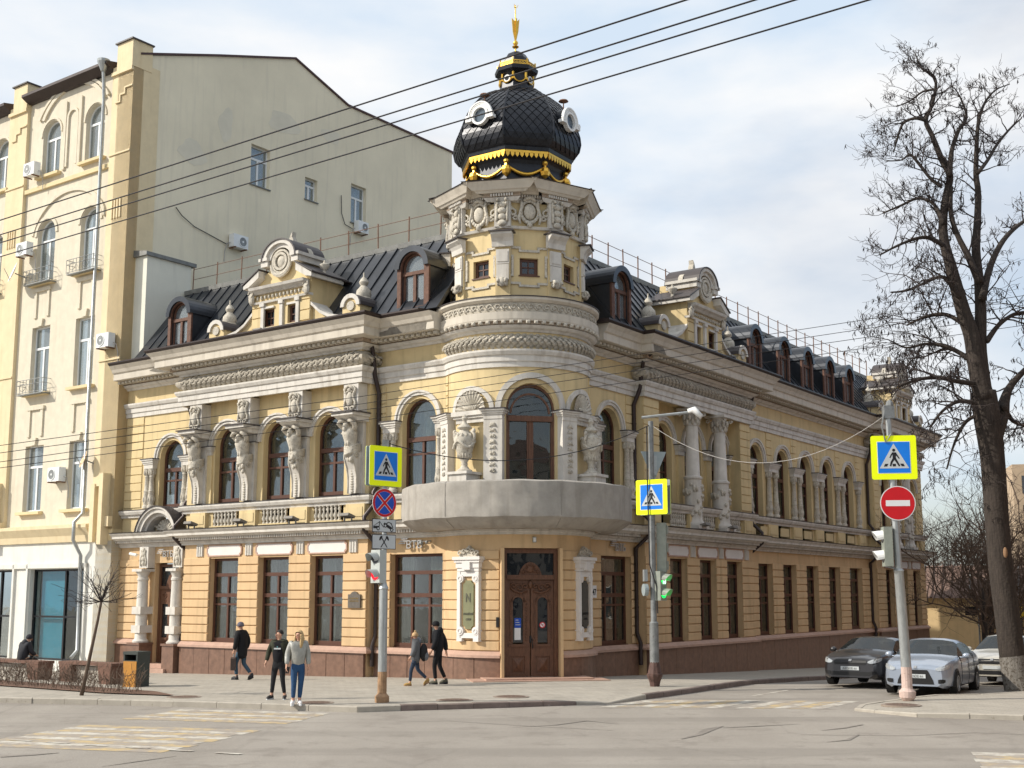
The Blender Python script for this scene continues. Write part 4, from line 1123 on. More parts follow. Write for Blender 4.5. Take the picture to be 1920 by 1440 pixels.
for k in (-2, -1, 0, 1, 2):
    f = oface(k)
    w = MB()
    for a, b, c_, d_ in ((-.30, -.2, 12.62, 13.18), (.2, .30, 12.62, 13.18), (-.2, .2, 12.62, 12.71), (-.2, .2, 13.09, 13.18), (-.018, .018, 12.71, 13.09), (-.2, .2, 12.885, 12.92)): w.box(f, a, b, -.2, -.13, c_, d_)
    w.box(f, -.34, .34, -.2, .04, 12.58, 12.618)
    wd = w.build('tower_window', M['wood'], MAN)
    for a, b in ((-.2, -.018), (.018, .2)):
        for c_, d_ in ((12.71, 12.885), (12.92, 13.09)): pane([(a, c_), (b, c_), (b, d_), (a, d_)], f, -.16, wd, 'glassdark')
    # eared surround
    e = MB()
    o = [(-.62, 12.35), (-.30, 12.35), (-.30, 12.27), (.30, 12.27), (.30, 12.35), (.62, 12.35), (.62, 12.60), (.54, 12.60), (.54, 13.22), (.62, 13.22), (.62, 13.50), (.30, 13.50), (.30, 13.40), (-.30, 13.40), (-.30, 13.50), (-.62, 13.50), (-.62, 13.22), (-.54, 13.22), (-.54, 12.60), (-.62, 12.60)]
    n_ = len(o)
    for i in range(n_):
        a, b = o[i], o[(i + 1) % n_]
        lo_u, hi_u = min(a[0], b[0]) - .035, max(a[0], b[0]) + .035; lo_z, hi_z = min(a[1], b[1]) - .035, max(a[1], b[1]) + .035
        e.box(f, lo_u, hi_u, 0, .045 + .002 * (i % 3), lo_z, hi_z)
    e.build('window_surround', M['ornament'], MAN)
    # cartouche with leaf scrolls in the frieze
    c_ = MB()
    c_.ell((0, 0, 0), (1, 1, 1), 14, 8, fr=lambda x, y, z: f(x * .20, .12 + y * .1, 14.66 + z * .26))
    c_.arc(f, 0, 14.66, .24, .33, .06, .16, 0, 2 * pi, n=18, sz=1.25)
    for s_ in (-1, 1):
        c_.tube([f(s_ * (.30 + .05 * sin(t)), .14, 14.25 + t * .13) for t in range(7)], [.03, .05, .045, .05, .06, .06, .05], 6)
        for cx, cz, rr, sg in ((.54, 14.62, .16, 1), (.64, 14.78, .10, -1), (.44, 14.48, .10, -1)):
            c_.tube([f(s_ * (cx + rr * (1 - t / 9) * cos(t)), .08, cz + sg * rr * (1 - t / 9) * sin(t)) for t in [i * .8 for i in range(9)]], .04, 5)
        for q in range(5): c_.ell((0, 0, 0), (1, 1, 1), 5, 4, fr=lambda x, y, z: f(s_ * (.42 + .09 * q) + x * .06, .06 + y * .05, 14.5 + .06 * (q % 3) + z * .05))
    c_.tube([f(-.2, .14, 15.0), f(-.1, .18, 15.08), f(0, .2, 15.1), f(.1, .18, 15.08), f(.2, .14, 15.0)], .06, 6)
    c_.ell((0, 0, 0), (1, 1, 1), 8, 6, fr=lambda x, y, z: f(x * .09, .14 + y * .09, 14.22 + z * .10))
    c_.build('tower_cartouche', M['ornament'], MAN, smooth=True)
op = octpts(AP)
def vert_frame(k):
    d = bdir((k + .5) * pi / 4); r = AP / cos(pi / 8); return Fr((C[0] + d[0] * (r - .06), C[1] + d[1] * (r - .06)), (-d[1], d[0]), d)
for k in range(-3, 3):
    f = vert_frame(k)
    b = MB()
    b.box(f, -.24, .24, -.2, .06, 11.85, 13.95); b.build('tower_pilaster', M['stucco'], MAN)
    t = MB()
    t.box(f, -.21, .21, .06, .12, 12.95, 13.42); t.box(f, -.17, .17, .12, .14, 13.02, 13.35); t.box(f, -.2, .2, .06, .13, 12.42, 12.93)
    t.prof(f, [(.05, 13.5), (.16, 13.5), (.18, 13.66), (.24, 13.76), (.36, 13.86), (.36, 13.93), (.05, 13.93)], -.34, .34)
    t.box(f, -.26, .26, .0, .16, 14.15, 14.96)
    t.build('pilaster_trim', M['trim'], MAN)
    MB().box(f, -.4, .4, 0, .42, 13.932, 13.97).build('pilaster_flashing', M['flash'], MAN)
    o = MB()
    for s_ in (-1, 1):
        o.tube([f(s_ * .12 + 0 * t, .16 + .11 * (1 - t / 11) * cos(t), 12.33 + .13 * (1 - t / 11) * sin(t)) for t in [i * .8 for i in range(11)]], .05, 6)
        o.tube([f(s_ * .17, .2 + .02 * sin(t), 14.3 + .1 * t) for t in range(8)], .045, 5)
        o.tube([f(s_ * .14, .2 + .1 * cos(t), 14.95 + .1 * sin(t)) for t in [i * .8 for i in range(8)]], .045, 5)
    o.ell((0, 0, 0), (1, 1, 1), 8, 6, fr=lambda x, y, z: f(x * .13, .18 + y * .1, 12.35 + z * .16))
    for q in range(4): o.ell((0, 0, 0), (1, 1, 1), 7, 5, fr=lambda x, y, z: f(x * .16, .2 + y * .08, 14.25 + .2 * q + z * .11))
    o.build('pilaster_scroll', M['ornament'], MAN, smooth=True)
MB().sweep(op, [(-.2, 14.10), (.10, 14.10), (.14, 14.18), (-.2, 14.20)], True).build('tower_string', M['trim'], MAN)
# breaking-forward cornice: octagon with forward steps at each corner
cp = []
for k in range(8):
    f = oface(k)
    cp += [f.xy(-HW + .30, 0), f.xy(HW - .30, 0)]
    g = vert_frame(k); cp += [g.xy(-.38, .10), g.xy(.38, .10)]
MB().sweep(cp, [(-.4, 14.97), (.06, 14.97), (.10, 15.05), (.12, 15.09), (-.4, 15.10)], True).build('tower_architrave', M['trim'], MAN)
MB().sweep(cp, [(-.4, 15.21), (.22, 15.21), (.26, 15.27), (.30, 15.29), (.34, 15.37), (.40, 15.47), (.44, 15.54), (-1.2, 15.62)], True).build('tower_cornice', M['corona'], MAN)
MB().sweep(cp, [(-1.2, 15.625), (.46, 15.543), (.475, 15.565), (-1.2, 15.67)], True).build('tower_cornice_flashing', M['flash'], MAN)
MB().sweep(cp, [(-.4, 15.105), (.12, 15.105), (.12, 15.205), (-.4, 15.205)], True).build('tower_dentil_band', M['dentil'], MAN)
dn = MB()
for pt, d, n, w in walk(cp + [cp[0]], .085):
    f = Fr((pt.x, pt.y), (d.x, d.y), (n.x, n.y)); dn.box(f, -w * .28, w * .28, .115, .18, 15.112, 15.20)
dn.build('tower_dentils', M['trim'], MAN, kind='stuff')

# ------------------------------------------------------------------ the dome
def oprof(name, prof, m, par=None, smooth=False, n=8, rot=.5):
    mb = MB(); vs = []
    for r, z in prof:
        for k in range(n):
            d = bdir((k + rot) * 2 * pi / n); rr = r / cos(pi / n); vs.append((C[0] + d[0] * rr, C[1] + d[1] * rr, z))
    fs = [(j * n + i, j * n + (i + 1) % n, (j + 1) * n + (i + 1) % n, (j + 1) * n + i) for j in range(len(prof) - 1) for i in range(n)]
    fs += [tuple(range(n))[::-1], tuple(range((len(prof) - 1) * n, len(prof) * n))]
    mb.add(vs, fs)
    return mb.build(name, M[m], par or MAN)
DOME = oprof('dome', [(1.62, 15.75), (1.50, 15.95), (1.46, 16.5), (1.50, 16.62), (1.60, 16.76), (1.74, 16.86), (1.76, 16.98), (1.80, 17.02), (1.95, 17.25), (2.0, 17.50), (1.975, 17.75), (1.90, 18.02), (1.76, 18.35), (1.57, 18.68), (1.34, 18.98), (1.04, 19.24), (.72, 19.42), (.58, 19.48), (.54, 19.56), (.50, 20.02), (.56, 20.06), (.68, 20.14), (.70, 20.26), (.58, 20.34), (.42, 20.42), (.42, 20.50), (.40, 20.68), (.30, 20.86), (.12, 20.98), (.03, 21.0)], 'domed')
# diamond shingles on the eight swelling faces
prof = [(1.81, 17.06), (1.95, 17.25), (2.0, 17.50), (1.975, 17.75), (1.90, 18.02), (1.76, 18.35), (1.57, 18.68), (1.34, 18.98), (1.04, 19.24), (.73, 19.41)]
cum = [0]
for a, b in zip(prof[:-1], prof[1:]): cum.append(cum[-1] + hypot(b[0] - a[0], b[1] - a[1]))
def dsurf(k, x, l, off=0.0):
    l = max(0, min(cum[-1], l))
    i = max(j for j in range(len(cum) - 1) if cum[j] <= l + 1e-9)
    t = (l - cum[i]) / (cum[i + 1] - cum[i]); r = prof[i][0] + (prof[i + 1][0] - prof[i][0]) * t; z = prof[i][1] + (prof[i + 1][1] - prof[i][1]) * t
    tr = prof[i + 1][0] - prof[i][0]; tz = prof[i + 1][1] - prof[i][1]; q = hypot(tr, tz)
    r2 = r + off * tz / q; z2 = z - off * tr / q
    d = bdir(k * pi / 4); hw = r * math.tan(pi / 8)
    x = max(-hw, min(hw, x))
    return (C[0] + d[0] * r2 - d[1] * x, C[1] + d[1] * r2 + d[0] * x, z2)
rest = MB(); dw, dh = .29, .36
nsh = 0
for k in range(-4, 4):
    for r in range(int(cum[-1] / (dh / 2)) + 1):
        lc = r * dh / 2
        if lc > cum[-1] - .05: continue
        i = max(j for j in range(len(cum)) if cum[j] <= lc + 1e-9); rr = prof[i][0]; hw = rr * math.tan(pi / 8)
        for c_ in range(-4, 5):
            xc = (c_ + .5 * (r % 2)) * dw
            if abs(xc) > hw + dw * .1: continue
            q = .93
            o = .012
            tip = (xc, lc - dh / 2 * q); lf = (xc - dw / 2 * q, lc); rt = (xc + dw / 2 * q, lc); tp = (xc, lc + dh / 2 * q)
            def pt(p_, off): return dsurf(k, p_[0], p_[1], off)
            mb = rest if (abs(k) > 1 or nsh >= 300) else MB()
            mb.add([pt(tip, .045), pt(rt, .028), pt(tp, .012), pt(lf, .028), pt(tip, .002), pt(rt, .002), pt(lf, .002)], [(0, 1, 3), (1, 2, 3), (4, 5, 1, 0), (6, 4, 0, 3)])
            if mb is not rest:
                mb.build('shingle', M['domed'], DOME, recalc=False); nsh += 1
rest.build('shingles', M['domed'], DOME, kind='stuff', recalc=False)
rib = MB()
for k in range(8):
    d = bdir((k + .5) * pi / 4)
    rib.tube([(C[0] + d[0] * (r / cos(pi / 8) + .01), C[1] + d[1] * (r / cos(pi / 8) + .01), z) for r, z in prof], .04, 6)
rib.build('dome_rib', M['domed'], DOME)
# gilded lace under the eave, garlands and acorns round the drum
lace = MB()
for k in range(8):
    d = bdir(k * pi / 4); hw = 1.70 * math.tan(pi / 8); f = Fr((C[0] + d[0] * 1.70, C[1] + d[1] * 1.70), (-d[1], d[0]), d)
    lace.box(f, -hw, hw, 0, .03, 16.78, 16.87)
    for i in range(9):
        u = -hw + (i + .5) * 2 * hw / 9; w = hw / 9 * .8
        lace.prism(f, [(u - w, 16.79), (u - w * .9, 16.70), (u, 16.62), (u + w * .9, 16.70), (u + w, 16.79)], .0, .03)
lace.build('gilded_lace', M['gold'], DOME)
for k in range(8):
    d = bdir((k + .5) * pi / 4); r = 1.50 / cos(pi / 8) + .05; c = (C[0] + d[0] * r, C[1] + d[1] * r)
    mb = MB(); mb.lathe((c[0], c[1], 16.0), [(.02, 0), (.13, .10), (.17, .22), (.13, .34), (.05, .38), (.04, .44), (.09, .50), (.09, .56), (.03, .62)], 7)
    mb.build('gilded_acorn', M['gold'], DOME)
    d1 = bdir((k + 1.5) * pi / 4); c1 = (C[0] + d1[0] * r, C[1] + d1[1] * r)
    dm = bdir((k + 1) * pi / 4)
    pts = []
    for i in range(13):
        t = i / 12; s_ = sin(pi * t)
        pts.append((c[0] + (c1[0] - c[0]) * t + dm[0] * .03 * s_, c[1] + (c1[1] - c[1]) * t + dm[1] * .03 * s_, 16.40 - .30 * s_))
    MB().tube(pts, [.03 + .035 * sin(pi * i / 12) for i in range(13)], 6).build('gilded_garland', M['gold'], DOME, smooth=True)
# lantern: round lights in ring frames, small garlands and crown railing
for k in range(8):
    d = bdir(k * pi / 4); f = Fr((C[0] + d[0] * .525, C[1] + d[1] * .525), (-d[1], d[0]), d)
    if k % 2:
        mb = MB(); mb.arc(f, 0, 19.85, .085, .125, -.02, .05, 0, 2 * pi, n=16); mb.build('lantern_light', M['white'], DOME)
        mb = MB(); mb.arc(f, 0, 19.85, 0, .088, -.02, .02, 0, 2 * pi, n=16); mb.build('lantern_pane', M['glassdark'], DOME)
    mb = MB(); mb.tube([f(.19 * sin(a), .04, 19.88 - .17 * cos(a)) for a in [-1.5 + i * .3 for i in range(11)]], .025, 5)
    g = Fr((C[0] + bdir((k + .5) * pi / 4)[0] * .57, C[1] + bdir((k + .5) * pi / 4)[1] * .57), (1, 0), (0, 1))
    mb.tube([g(0, 0, 19.80), g(0, 0, 20.05)], .045, 6)
    mb.build('lantern_garland', M['gold'], DOME)
    d2 = f.n; f2 = Fr((C[0] + d2[0] * .60, C[1] + d2[1] * .60), f.u, f.n); hw = .60 * math.tan(pi / 8)
    mb = MB(); mb.box(f2, -hw, hw, -.02, .02, 20.42, 20.45); mb.box(f2, -hw, hw, -.02, .02, 20.31, 20.33)
    for i in range(5): mb.arc(f2, -hw + (i + .5) * 2 * hw / 5, 20.36, .025, .045, -.01, .015, 0, 2 * pi, n=8)
    mb.box(f2, hw - .02, hw + .02, -.02, .02, 20.30, 20.52)
    mb.build('crown_railing', M['gold'], DOME)
sp = MB()
sp.lathe((C[0] - .03, C[1], 20.98), [(.03, 0), (.025, .14), (.10, .17), (.12, .2), (.05, .25), (.09, .32), (.08, .38), (.03, .44), (.022, .6), (.02, 1.0), (.016, 1.72)], 10)
for a in (0, 2.1, 4.2): sp.tube([(C[0] - .03, C[1], 22.58), (C[0] - .03 + .06 * cos(a), C[1] + .06 * sin(a), 22.62), (C[0] - .03 + .09 * cos(a), C[1] + .09 * sin(a), 22.70)], .01, 4)
sp.build('spire', M['gold'], DOME, smooth=True, angle=40)
fv = Fr((C[0] - .03, C[1]), (.94, .34), (.34, -.94))
sp = MB()
for s_ in (-1, 1): sp.prism(fv, [(s_ * .012, 21.35), (s_ * .10, 21.75), (s_ * .135, 22.2), (s_ * .06, 22.12), (s_ * .012, 22.13)], -.02, .02)
for s_ in (-1, 1): sp.prism(Fr(fv.o, fv.n, fv.u), [(s_ * .012, 21.35), (s_ * .08, 21.75), (s_ * .11, 22.17), (s_ * .05, 22.10), (s_ * .012, 22.1)], -.02, .02)
sp.build('vane', M['gold'], DOME)
# round dormers with white ring frames on the diagonal faces of the dome
for k in (-3, -1, 1, 3):
    d = bdir(k * pi / 4); f = Fr((C[0] + d[0] * 2.12, C[1] + d[1] * 2.12), (-d[1], d[0]), d); z = 18.02
    mb = MB()
    mb.arc(f, 0, z, .34, .45, -.75, -.02, -.35, pi + .35, n=18)
    mb.build('round_dormer', M['domed'], DOME, smooth=True, angle=35)
    mb = MB(); mb.arc(f, 0, z, .25, .325, -.1, .05, 0, 2 * pi, n=26)
    for r0, r1, q in ((.325, .375, .01), (.375, .42, .03), (.42, .465, .05)): mb.arc(f, 0, z, r0, r1, -.05, q, -.12, pi + .12, n=22)
    for s_ in (-1, 1):
        mb.box(f, min(s_ * .31, s_ * .54), max(s_ * .31, s_ * .54), -.12, .07, z - .16, z - .06); mb.arc(f, s_ * .47, z - .02, 0, .075, .0, .08, 0, 2 * pi, n=12)
    mb.build('round_dormer_frame', M['white'], DOME)
    mb = MB(); mb.arc(f, 0, z, 0, .245, -.08, -.05, 0, 2 * pi, n=24); mb.build('round_pane', M['domeglass'] if 'domeglass' in M else M.setdefault('domeglass', glass_mat('dome_glass', opacity=.8, body=(.12, .16, .2))), DOME)
    mb = MB(); c = f(0, -.25, z + .46); mb.lathe(c, [(.02, 0), (.02, .26), (.17, .30), (.14, .34), (.02, .37)], 10); mb.build('round_dormer_finial', M['rust'], DOME)
# ------------------------------------------------------------------ niches with urns, pilasters of the bay
def bf(th, r=R0):
    d = bdir(th); return Fr((C[0] + d[0] * r, C[1] + d[1] * r), (-d[1], d[0]), d)
NT = 47 / 57.3
for s_ in (-1, 1):
    f = bf(s_ * NT)
    sh = MB()
    # scallop shell hood
    n = 13; vs = [f(0, .05, 8.30)]
    for i in range(n * 2 + 1):
        a = pi * i / (n * 2); rr = .60 if i % 2 else .53
        vs.append(f(rr * cos(a), .12 if i % 2 else .07, 8.30 + rr * 1.12 * sin(a)))
    m_ = len(vs)
    for i in range(n * 2 + 1):
        a = pi * i / (n * 2); rr = .28; vs.append(f(rr * cos(a), .075 if i % 2 else .035, 8.30 + rr * 1.12 * sin(a)))
    fs = [(0, m_ + i, m_ + i + 1) for i in range(n * 2)] + [(m_ + i, 1 + i, 2 + i, m_ + i + 1) for i in range(n * 2)]
    sh.add(vs, fs); sh.build('niche_shell', M['ornament'], MAN, recalc=False)
    b = MB(); b.box(f, -.62, .62, -.1, .16, 8.06, 8.14); b.box(f, -.66, .66, -.1, .22, 8.14, 8.28); b.box(f, -.55, .55, -.1, .10, 7.92, 8.06)
    b.build('niche_shelf', M['trim'], MAN)
    b = MB()
    for i in range(7): b.tube([f(-.12 + .04 * i, .06, 8.32), f((-.12 + .04 * i) * 2.2, .12, 8.44)], .035, 5)
    b.build('shell_hinge', M['ornament'], MAN, smooth=True)
    g = bf(s_ * NT, R0 + .36); c = g(0, 0, 0)
    p = MB(); p.box(g, -.34, .34, -.34, .34, 5.1, 6.28); p.box(g, -.40, .40, -.40, .40, 6.28, 6.36)
    p.build('urn_pedestal', M['trim'], MAN)
    u = MB()
    u.lathe((c[0], c[1], 6.365), [(.24, 0), (.24, .06), (.16, .1), (.09, .2), (.11, .25), (.09, .3), (.15, .39), (.23, .58), (.31, .84), (.335, 1.0), (.32, 1.04), (.32, 1.1), (.28, 1.16), (.16, 1.25), (.15, 1.31), (.22, 1.34), (.23, 1.38), (.15, 1.46), (.07, 1.52), (.06, 1.59), (.10, 1.66), (.06, 1.74), (.02, 1.79)], 20)
    for q in (-1, 1):
        u.tube([g(q * .30, 0, 7.28), g(q * .38, 0, 7.38), g(q * .39, .02, 7.52), g(q * .32, .02, 7.60), g(q * .24, 0, 7.60)], [.05, .045, .05, .05, .035], 7)
        u.ell((0, 0, 0), (1, 1, 1), 7, 5, fr=lambda x, y, z: g(q * .37 + x * .07, .02 + y * .06, 7.62 + z * .08))
    pts = [g(.325 * sin(a), .325 * cos(a), 7.20 + .10 * cos(a * 3.2)) for a in [-1.9 + .2 * i for i in range(20)]]
    u.tube(pts, [.04 + .015 * (i % 2) for i in range(20)], 6)
    for i in range(14):
        a = 2 * pi * i / 14; u.ell((c[0] + .20 * cos(a), c[1] + .20 * sin(a), 6.365 + .52), (.04, .04, .11), 5, 4)
        u.ell((c[0] + .30 * cos(a), c[1] + .30 * sin(a), 6.365 + 1.12), (.045, .045, .06), 5, 4)
    u.build('urn', M['ornament'], MAN, smooth=True, angle=55)
for th, w in ((-27.5, .30), (28.2, .30), (-73, .27), (66.5, .22)):
    f = bf(th / 57.3, R0 + .02)
    b = MB(); b.box(f, -w, w, -.25, .20, 5.1, 7.98)
    b.build('bay_pilaster', M['trim'], MAN)
    impost(f, -w, w, -.25, .22, 7.98, .30)
    o = MB()
    for i in range(9):
        z = 6.35 + i * .175
        for q in (-1, 1): o.tube([f(q * (.015 + .10 * (1 - t / 8) * abs(sin(t + i))), .215, z + .02 * t) for t in range(6)], .022, 4)
        o.ell((0, 0, 0), (1, 1, 1), 6, 4, fr=lambda x, y, zz: f(x * (.04 + .03 * (i % 3)), .21 + y * .03, z + .06 + zz * .06))
    o.build('pilaster_carving', M['ornament'], MAN, smooth=True)

# ------------------------------------------------------------------ balcony wrapped in netting
def ringsurf(mb, prof, a0, a1, n, wob=0.0, r_=None):
    vs = []; k = len(prof)
    for i in range(n + 1):
        a = a0 + (a1 - a0) * i / n
        for j, (r, z) in enumerate(prof):
            q = wob * ((1.1 * abs(cos(a * 21)) if 3 <= j <= 6 else 0) + sin(a * 23 + j * .7) * .5 + sin(a * 51 + z * 3) * .3 + (r_.uniform(-.5, .5) if r_ else 0)); zz = z + wob * .8 * sin(a * 17 + j)
            vs.append((C[0] + (r + q) * sin(a), C[1] - (r + q) * cos(a), zz))
    return mb.add(vs, [(i * k + j, (i + 1) * k + j, (i + 1) * k + j + 1, i * k + j + 1) for i in range(n) for j in range(k - 1)])
mb = MB(); ringsurf(mb, [(2.0, 4.72), (3.25, 4.72), (3.5, 4.95), (3.5, 5.12), (2.0, 5.12), (2.0, 4.72)], -1.75, 2.2, 40)
mb.build('balcony_slab', M['trim'], MAN)
bal = MB(); rr = random.Random(3)
for i in range(40):
    a = -1.4 + 3.2 * i / 39
    bal.lathe((C[0] + 3.42 * sin(a), C[1] - 3.42 * cos(a), 5.12), [(.07, 0), (.04, .1), (.09, .3), (.035, .5), (.06, .62), (.06, .7)], 6)
ringsurf(bal, [(3.3, 5.82), (3.55, 5.82), (3.55, 5.95), (3.3, 5.95), (3.3, 5.82)], -1.6, 2.0, 40)
bal.build('balcony_balustrade', M['trim'], MAN)
cv = MB()
ringsurf(cv, [(3.22, 5.99), (3.6, 6.02), (3.70, 5.97), (3.70, 5.80), (3.685, 5.65), (3.69, 5.5), (3.69, 5.35), (3.70, 5.2), (3.70, 5.05), (3.69, 4.93), (3.60, 4.86), (3.45, 4.76), (3.25, 4.63), (2.95, 4.60), (2.7, 4.63)], -1.58, 2.1, 150, .012, rr)
CV = tag(cv.build('balcony_cover', M['cover'], None, smooth=True, angle=40), 'grey netting cloth wrapped tightly round the curved corner balcony', 'cloth cover')

M['seam'] = mat('dark_cloth_seam', (.29, .27, .24), .9, .2, 6)
for a in (-.62, .36):
    mb = MB(); mb.tube([(C[0] + r * sin(a), C[1] - r * cos(a), z) for r, z in ((3.5, 6.03), (3.715, 5.98), (3.712, 5.5), (3.715, 5.0), (3.62, 4.85), (3.25, 4.62))], .007, 5); mb.build('cloth_seam', M['seam'], CV)
# ------------------------------------------------------------------ main door in the bay
FM = facing((C[0] + bdir(0)[0] * 2.02, C[1] + bdir(0)[1] * 2.02), bdir(0))
jb = MB()
jb.box(FM, -.95, -.86, -.1, .42, .1, 4.05); jb.box(FM, .86, .95, -.1, .42, .1, 4.05); jb.box(FM, -.95, .95, -.3, -.2, .1, 4.1)
jb.build('door_reveal', M['stucco_low'], MAN)
door = MB(); w = .85
door.box(FM, -w, -w + .12, 0, .14, .22, 4.04); door.box(FM, w - .12, w, 0, .14, .22, 4.04); door.box(FM, -w + .12, w - .12, 0, .14, 3.90, 4.04)
door.box(FM, -w + .12, w - .12, 0, .17, 3.10, 3.24)
door.prism(FM, [(-.36, 3.24), (.36, 3.24), (.30, 3.40), (.22, 3.52), (.12, 3.60), (0, 3.64), (-.12, 3.60), (-.22, 3.52), (-.30, 3.40)], .02, .12)
DR = door.build('main_door', M['door'], MAN)
pane([(-w + .12, 3.24), (w - .12, 3.24), (w - .12, 3.9), (-w + .12, 3.9)], FM, .04, DR, 'glassdark')
cr = MB(); rr = random.Random(9)
for s_ in (-1, 1):
    for cx, cz, r in ((.34, 2.86, .14), (.52, 2.92, .09), (.16, 2.9, .09), (.14, 3.36, .08), (.06, 3.48, .06), (.24, 3.32, .05)):
        cr.tube([FM(s_ * (cx + r * (1 - t / 9) * cos(t)), .13, cz + r * (1 - t / 9) * sin(t)) for t in [i * .8 for i in range(9)]], .025, 5)
    cr.tube([FM(s_ * .62, .12, 2.86), FM(s_ * .5, .14, 2.76), FM(s_ * .3, .14, 2.70), FM(s_ * .1, .13, 2.76)], .03, 5)
cr.ell((0, 0, 0), (1, 1, 1), 8, 6, fr=lambda x, y, z: FM(x * .07, .14 + y * .06, 2.95 + z * .12)); cr.ell((0, 0, 0), (1, 1, 1), 8, 6, fr=lambda x, y, z: FM(x * .12, .13 + y * .05, 3.42 + z * .12))
cr.build('door_carving', M['door'], DR, smooth=True)
for s_ in (-1, 1):
    L_ = MB(); B = lambda a, b, p0, p1, z0, z1: L_.box(FM, min(s_ * a, s_ * b), max(s_ * a, s_ * b), p0, p1, z0, z1)
    B(.015, .16, .03, .09, .22, 3.09); B(.60, .725, .03, .09, .22, 3.09); B(.16, .60, .03, .09, 2.62, 3.09); B(.16, .60, .03, .09, .22, .30); B(.16, .60, .03, .09, .82, 1.18)
    B(.10, .66, .09, .13, 1.10, 1.17)
    L_.arc(FM, s_ * .38, 2.42, .155, .23, .03, .09, n=12); B(.16, .225, .03, .09, 1.18, 2.62); B(.535, .60, .03, .09, 1.18, 2.62)
    B(.16, .60, .02, .05, .3, .82)
    L_.add([FM(s_ * .22, .06, .36), FM(s_ * .54, .06, .36), FM(s_ * .54, .06, .76), FM(s_ * .22, .06, .76), FM(s_ * .38, .13, .56)], [(0, 1, 4), (1, 2, 4), (2, 3, 4), (3, 0, 4)])
    for q in (.13, .63):
        for i in range(14): L_.ell((0, 0, 0), (1, 1, 1), 5, 4, fr=lambda x, y, z: FM(s_ * q + x * .025, .1 + y * .025, 1.3 + .09 * i + z * .035))
    L_.build('door_leaf', M['door'], DR)
    MB().prism(FM, [(s_ * .38 + a, z) for a, z in [(-.155, 1.22), (.155, 1.22)] + [(.155 * cos(pi * i / 8), 2.42 + .155 * sin(pi * i / 8)) for i in range(9)]], .035, .05).build('pane', M['glassdark'], DR)
mb = MB(); mb.box(FM, -.03, .03, .09, .12, 1.22, 1.42); mb.tube([FM(.05, .1, 1.05), FM(.05, .16, 1.08), FM(.05, .16, 1.3), FM(.05, .1, 1.33)], .014, 6); mb.build('door_handle', M['black'], DR)
mb = MB(); mb.box(FM, -.48, -.28, .052, .058, 1.66, 1.95); mb.mi = 1; mb.box(FM, -.48, -.29, .053, .059, 1.30, 1.655); mb.mi = 2
for i in range(3): mb.box(FM, -.45, -.36 + .03 * i, .0585, .0605, 1.88 - .07 * i, 1.90 - .07 * i)
tag(mb.build('door_notice', [M['signdeep'], M['signwhite'], M['signgrey']], None), 'blue and white paper notice stuck on the left glass of the main door', 'notice')
mb = MB(); mb.arc(FM, .38, 1.74, 0, .085, .052, .056, 0, 2 * pi, n=20); mb.mi = 1; mb.arc(FM, .38, 1.74, .068, .092, .056, .060, 0, 2 * pi, n=20)
mb.prism(FM, [(.33, 1.80), (.345, 1.81), (.43, 1.68), (.415, 1.67)], .056, .060); mb.mi = 2; mb.box(FM, .34, .42, .056, .059, 1.735, 1.752)
tag(mb.build('no_smoking_sticker', [M['signwhite'], M['signred'], M['black']], None), 'round red and white no smoking sticker on the right glass of the main door', 'sticker')
st = MB(); ds = bf(0, R0)
st.box(ds, -1.5, 1.75, -.5, .62, -.2, .21); st.box(ds, -1.95, 2.15, -.3, .98, -.2, .175)
st.build('door_step', M['ledge'], MAN)
mb = MB(); mb.box(ds, 0.02, .12, .0, .08, 4.22, 4.38); mb.mi = 1; mb.box(ds, .03, .11, .08, .085, 4.24, 4.36)
tag(mb.build('wall_lamp', [M['signback'], M['white']], None), 'small grey box lamp on the wall above the main door', 'lamp')

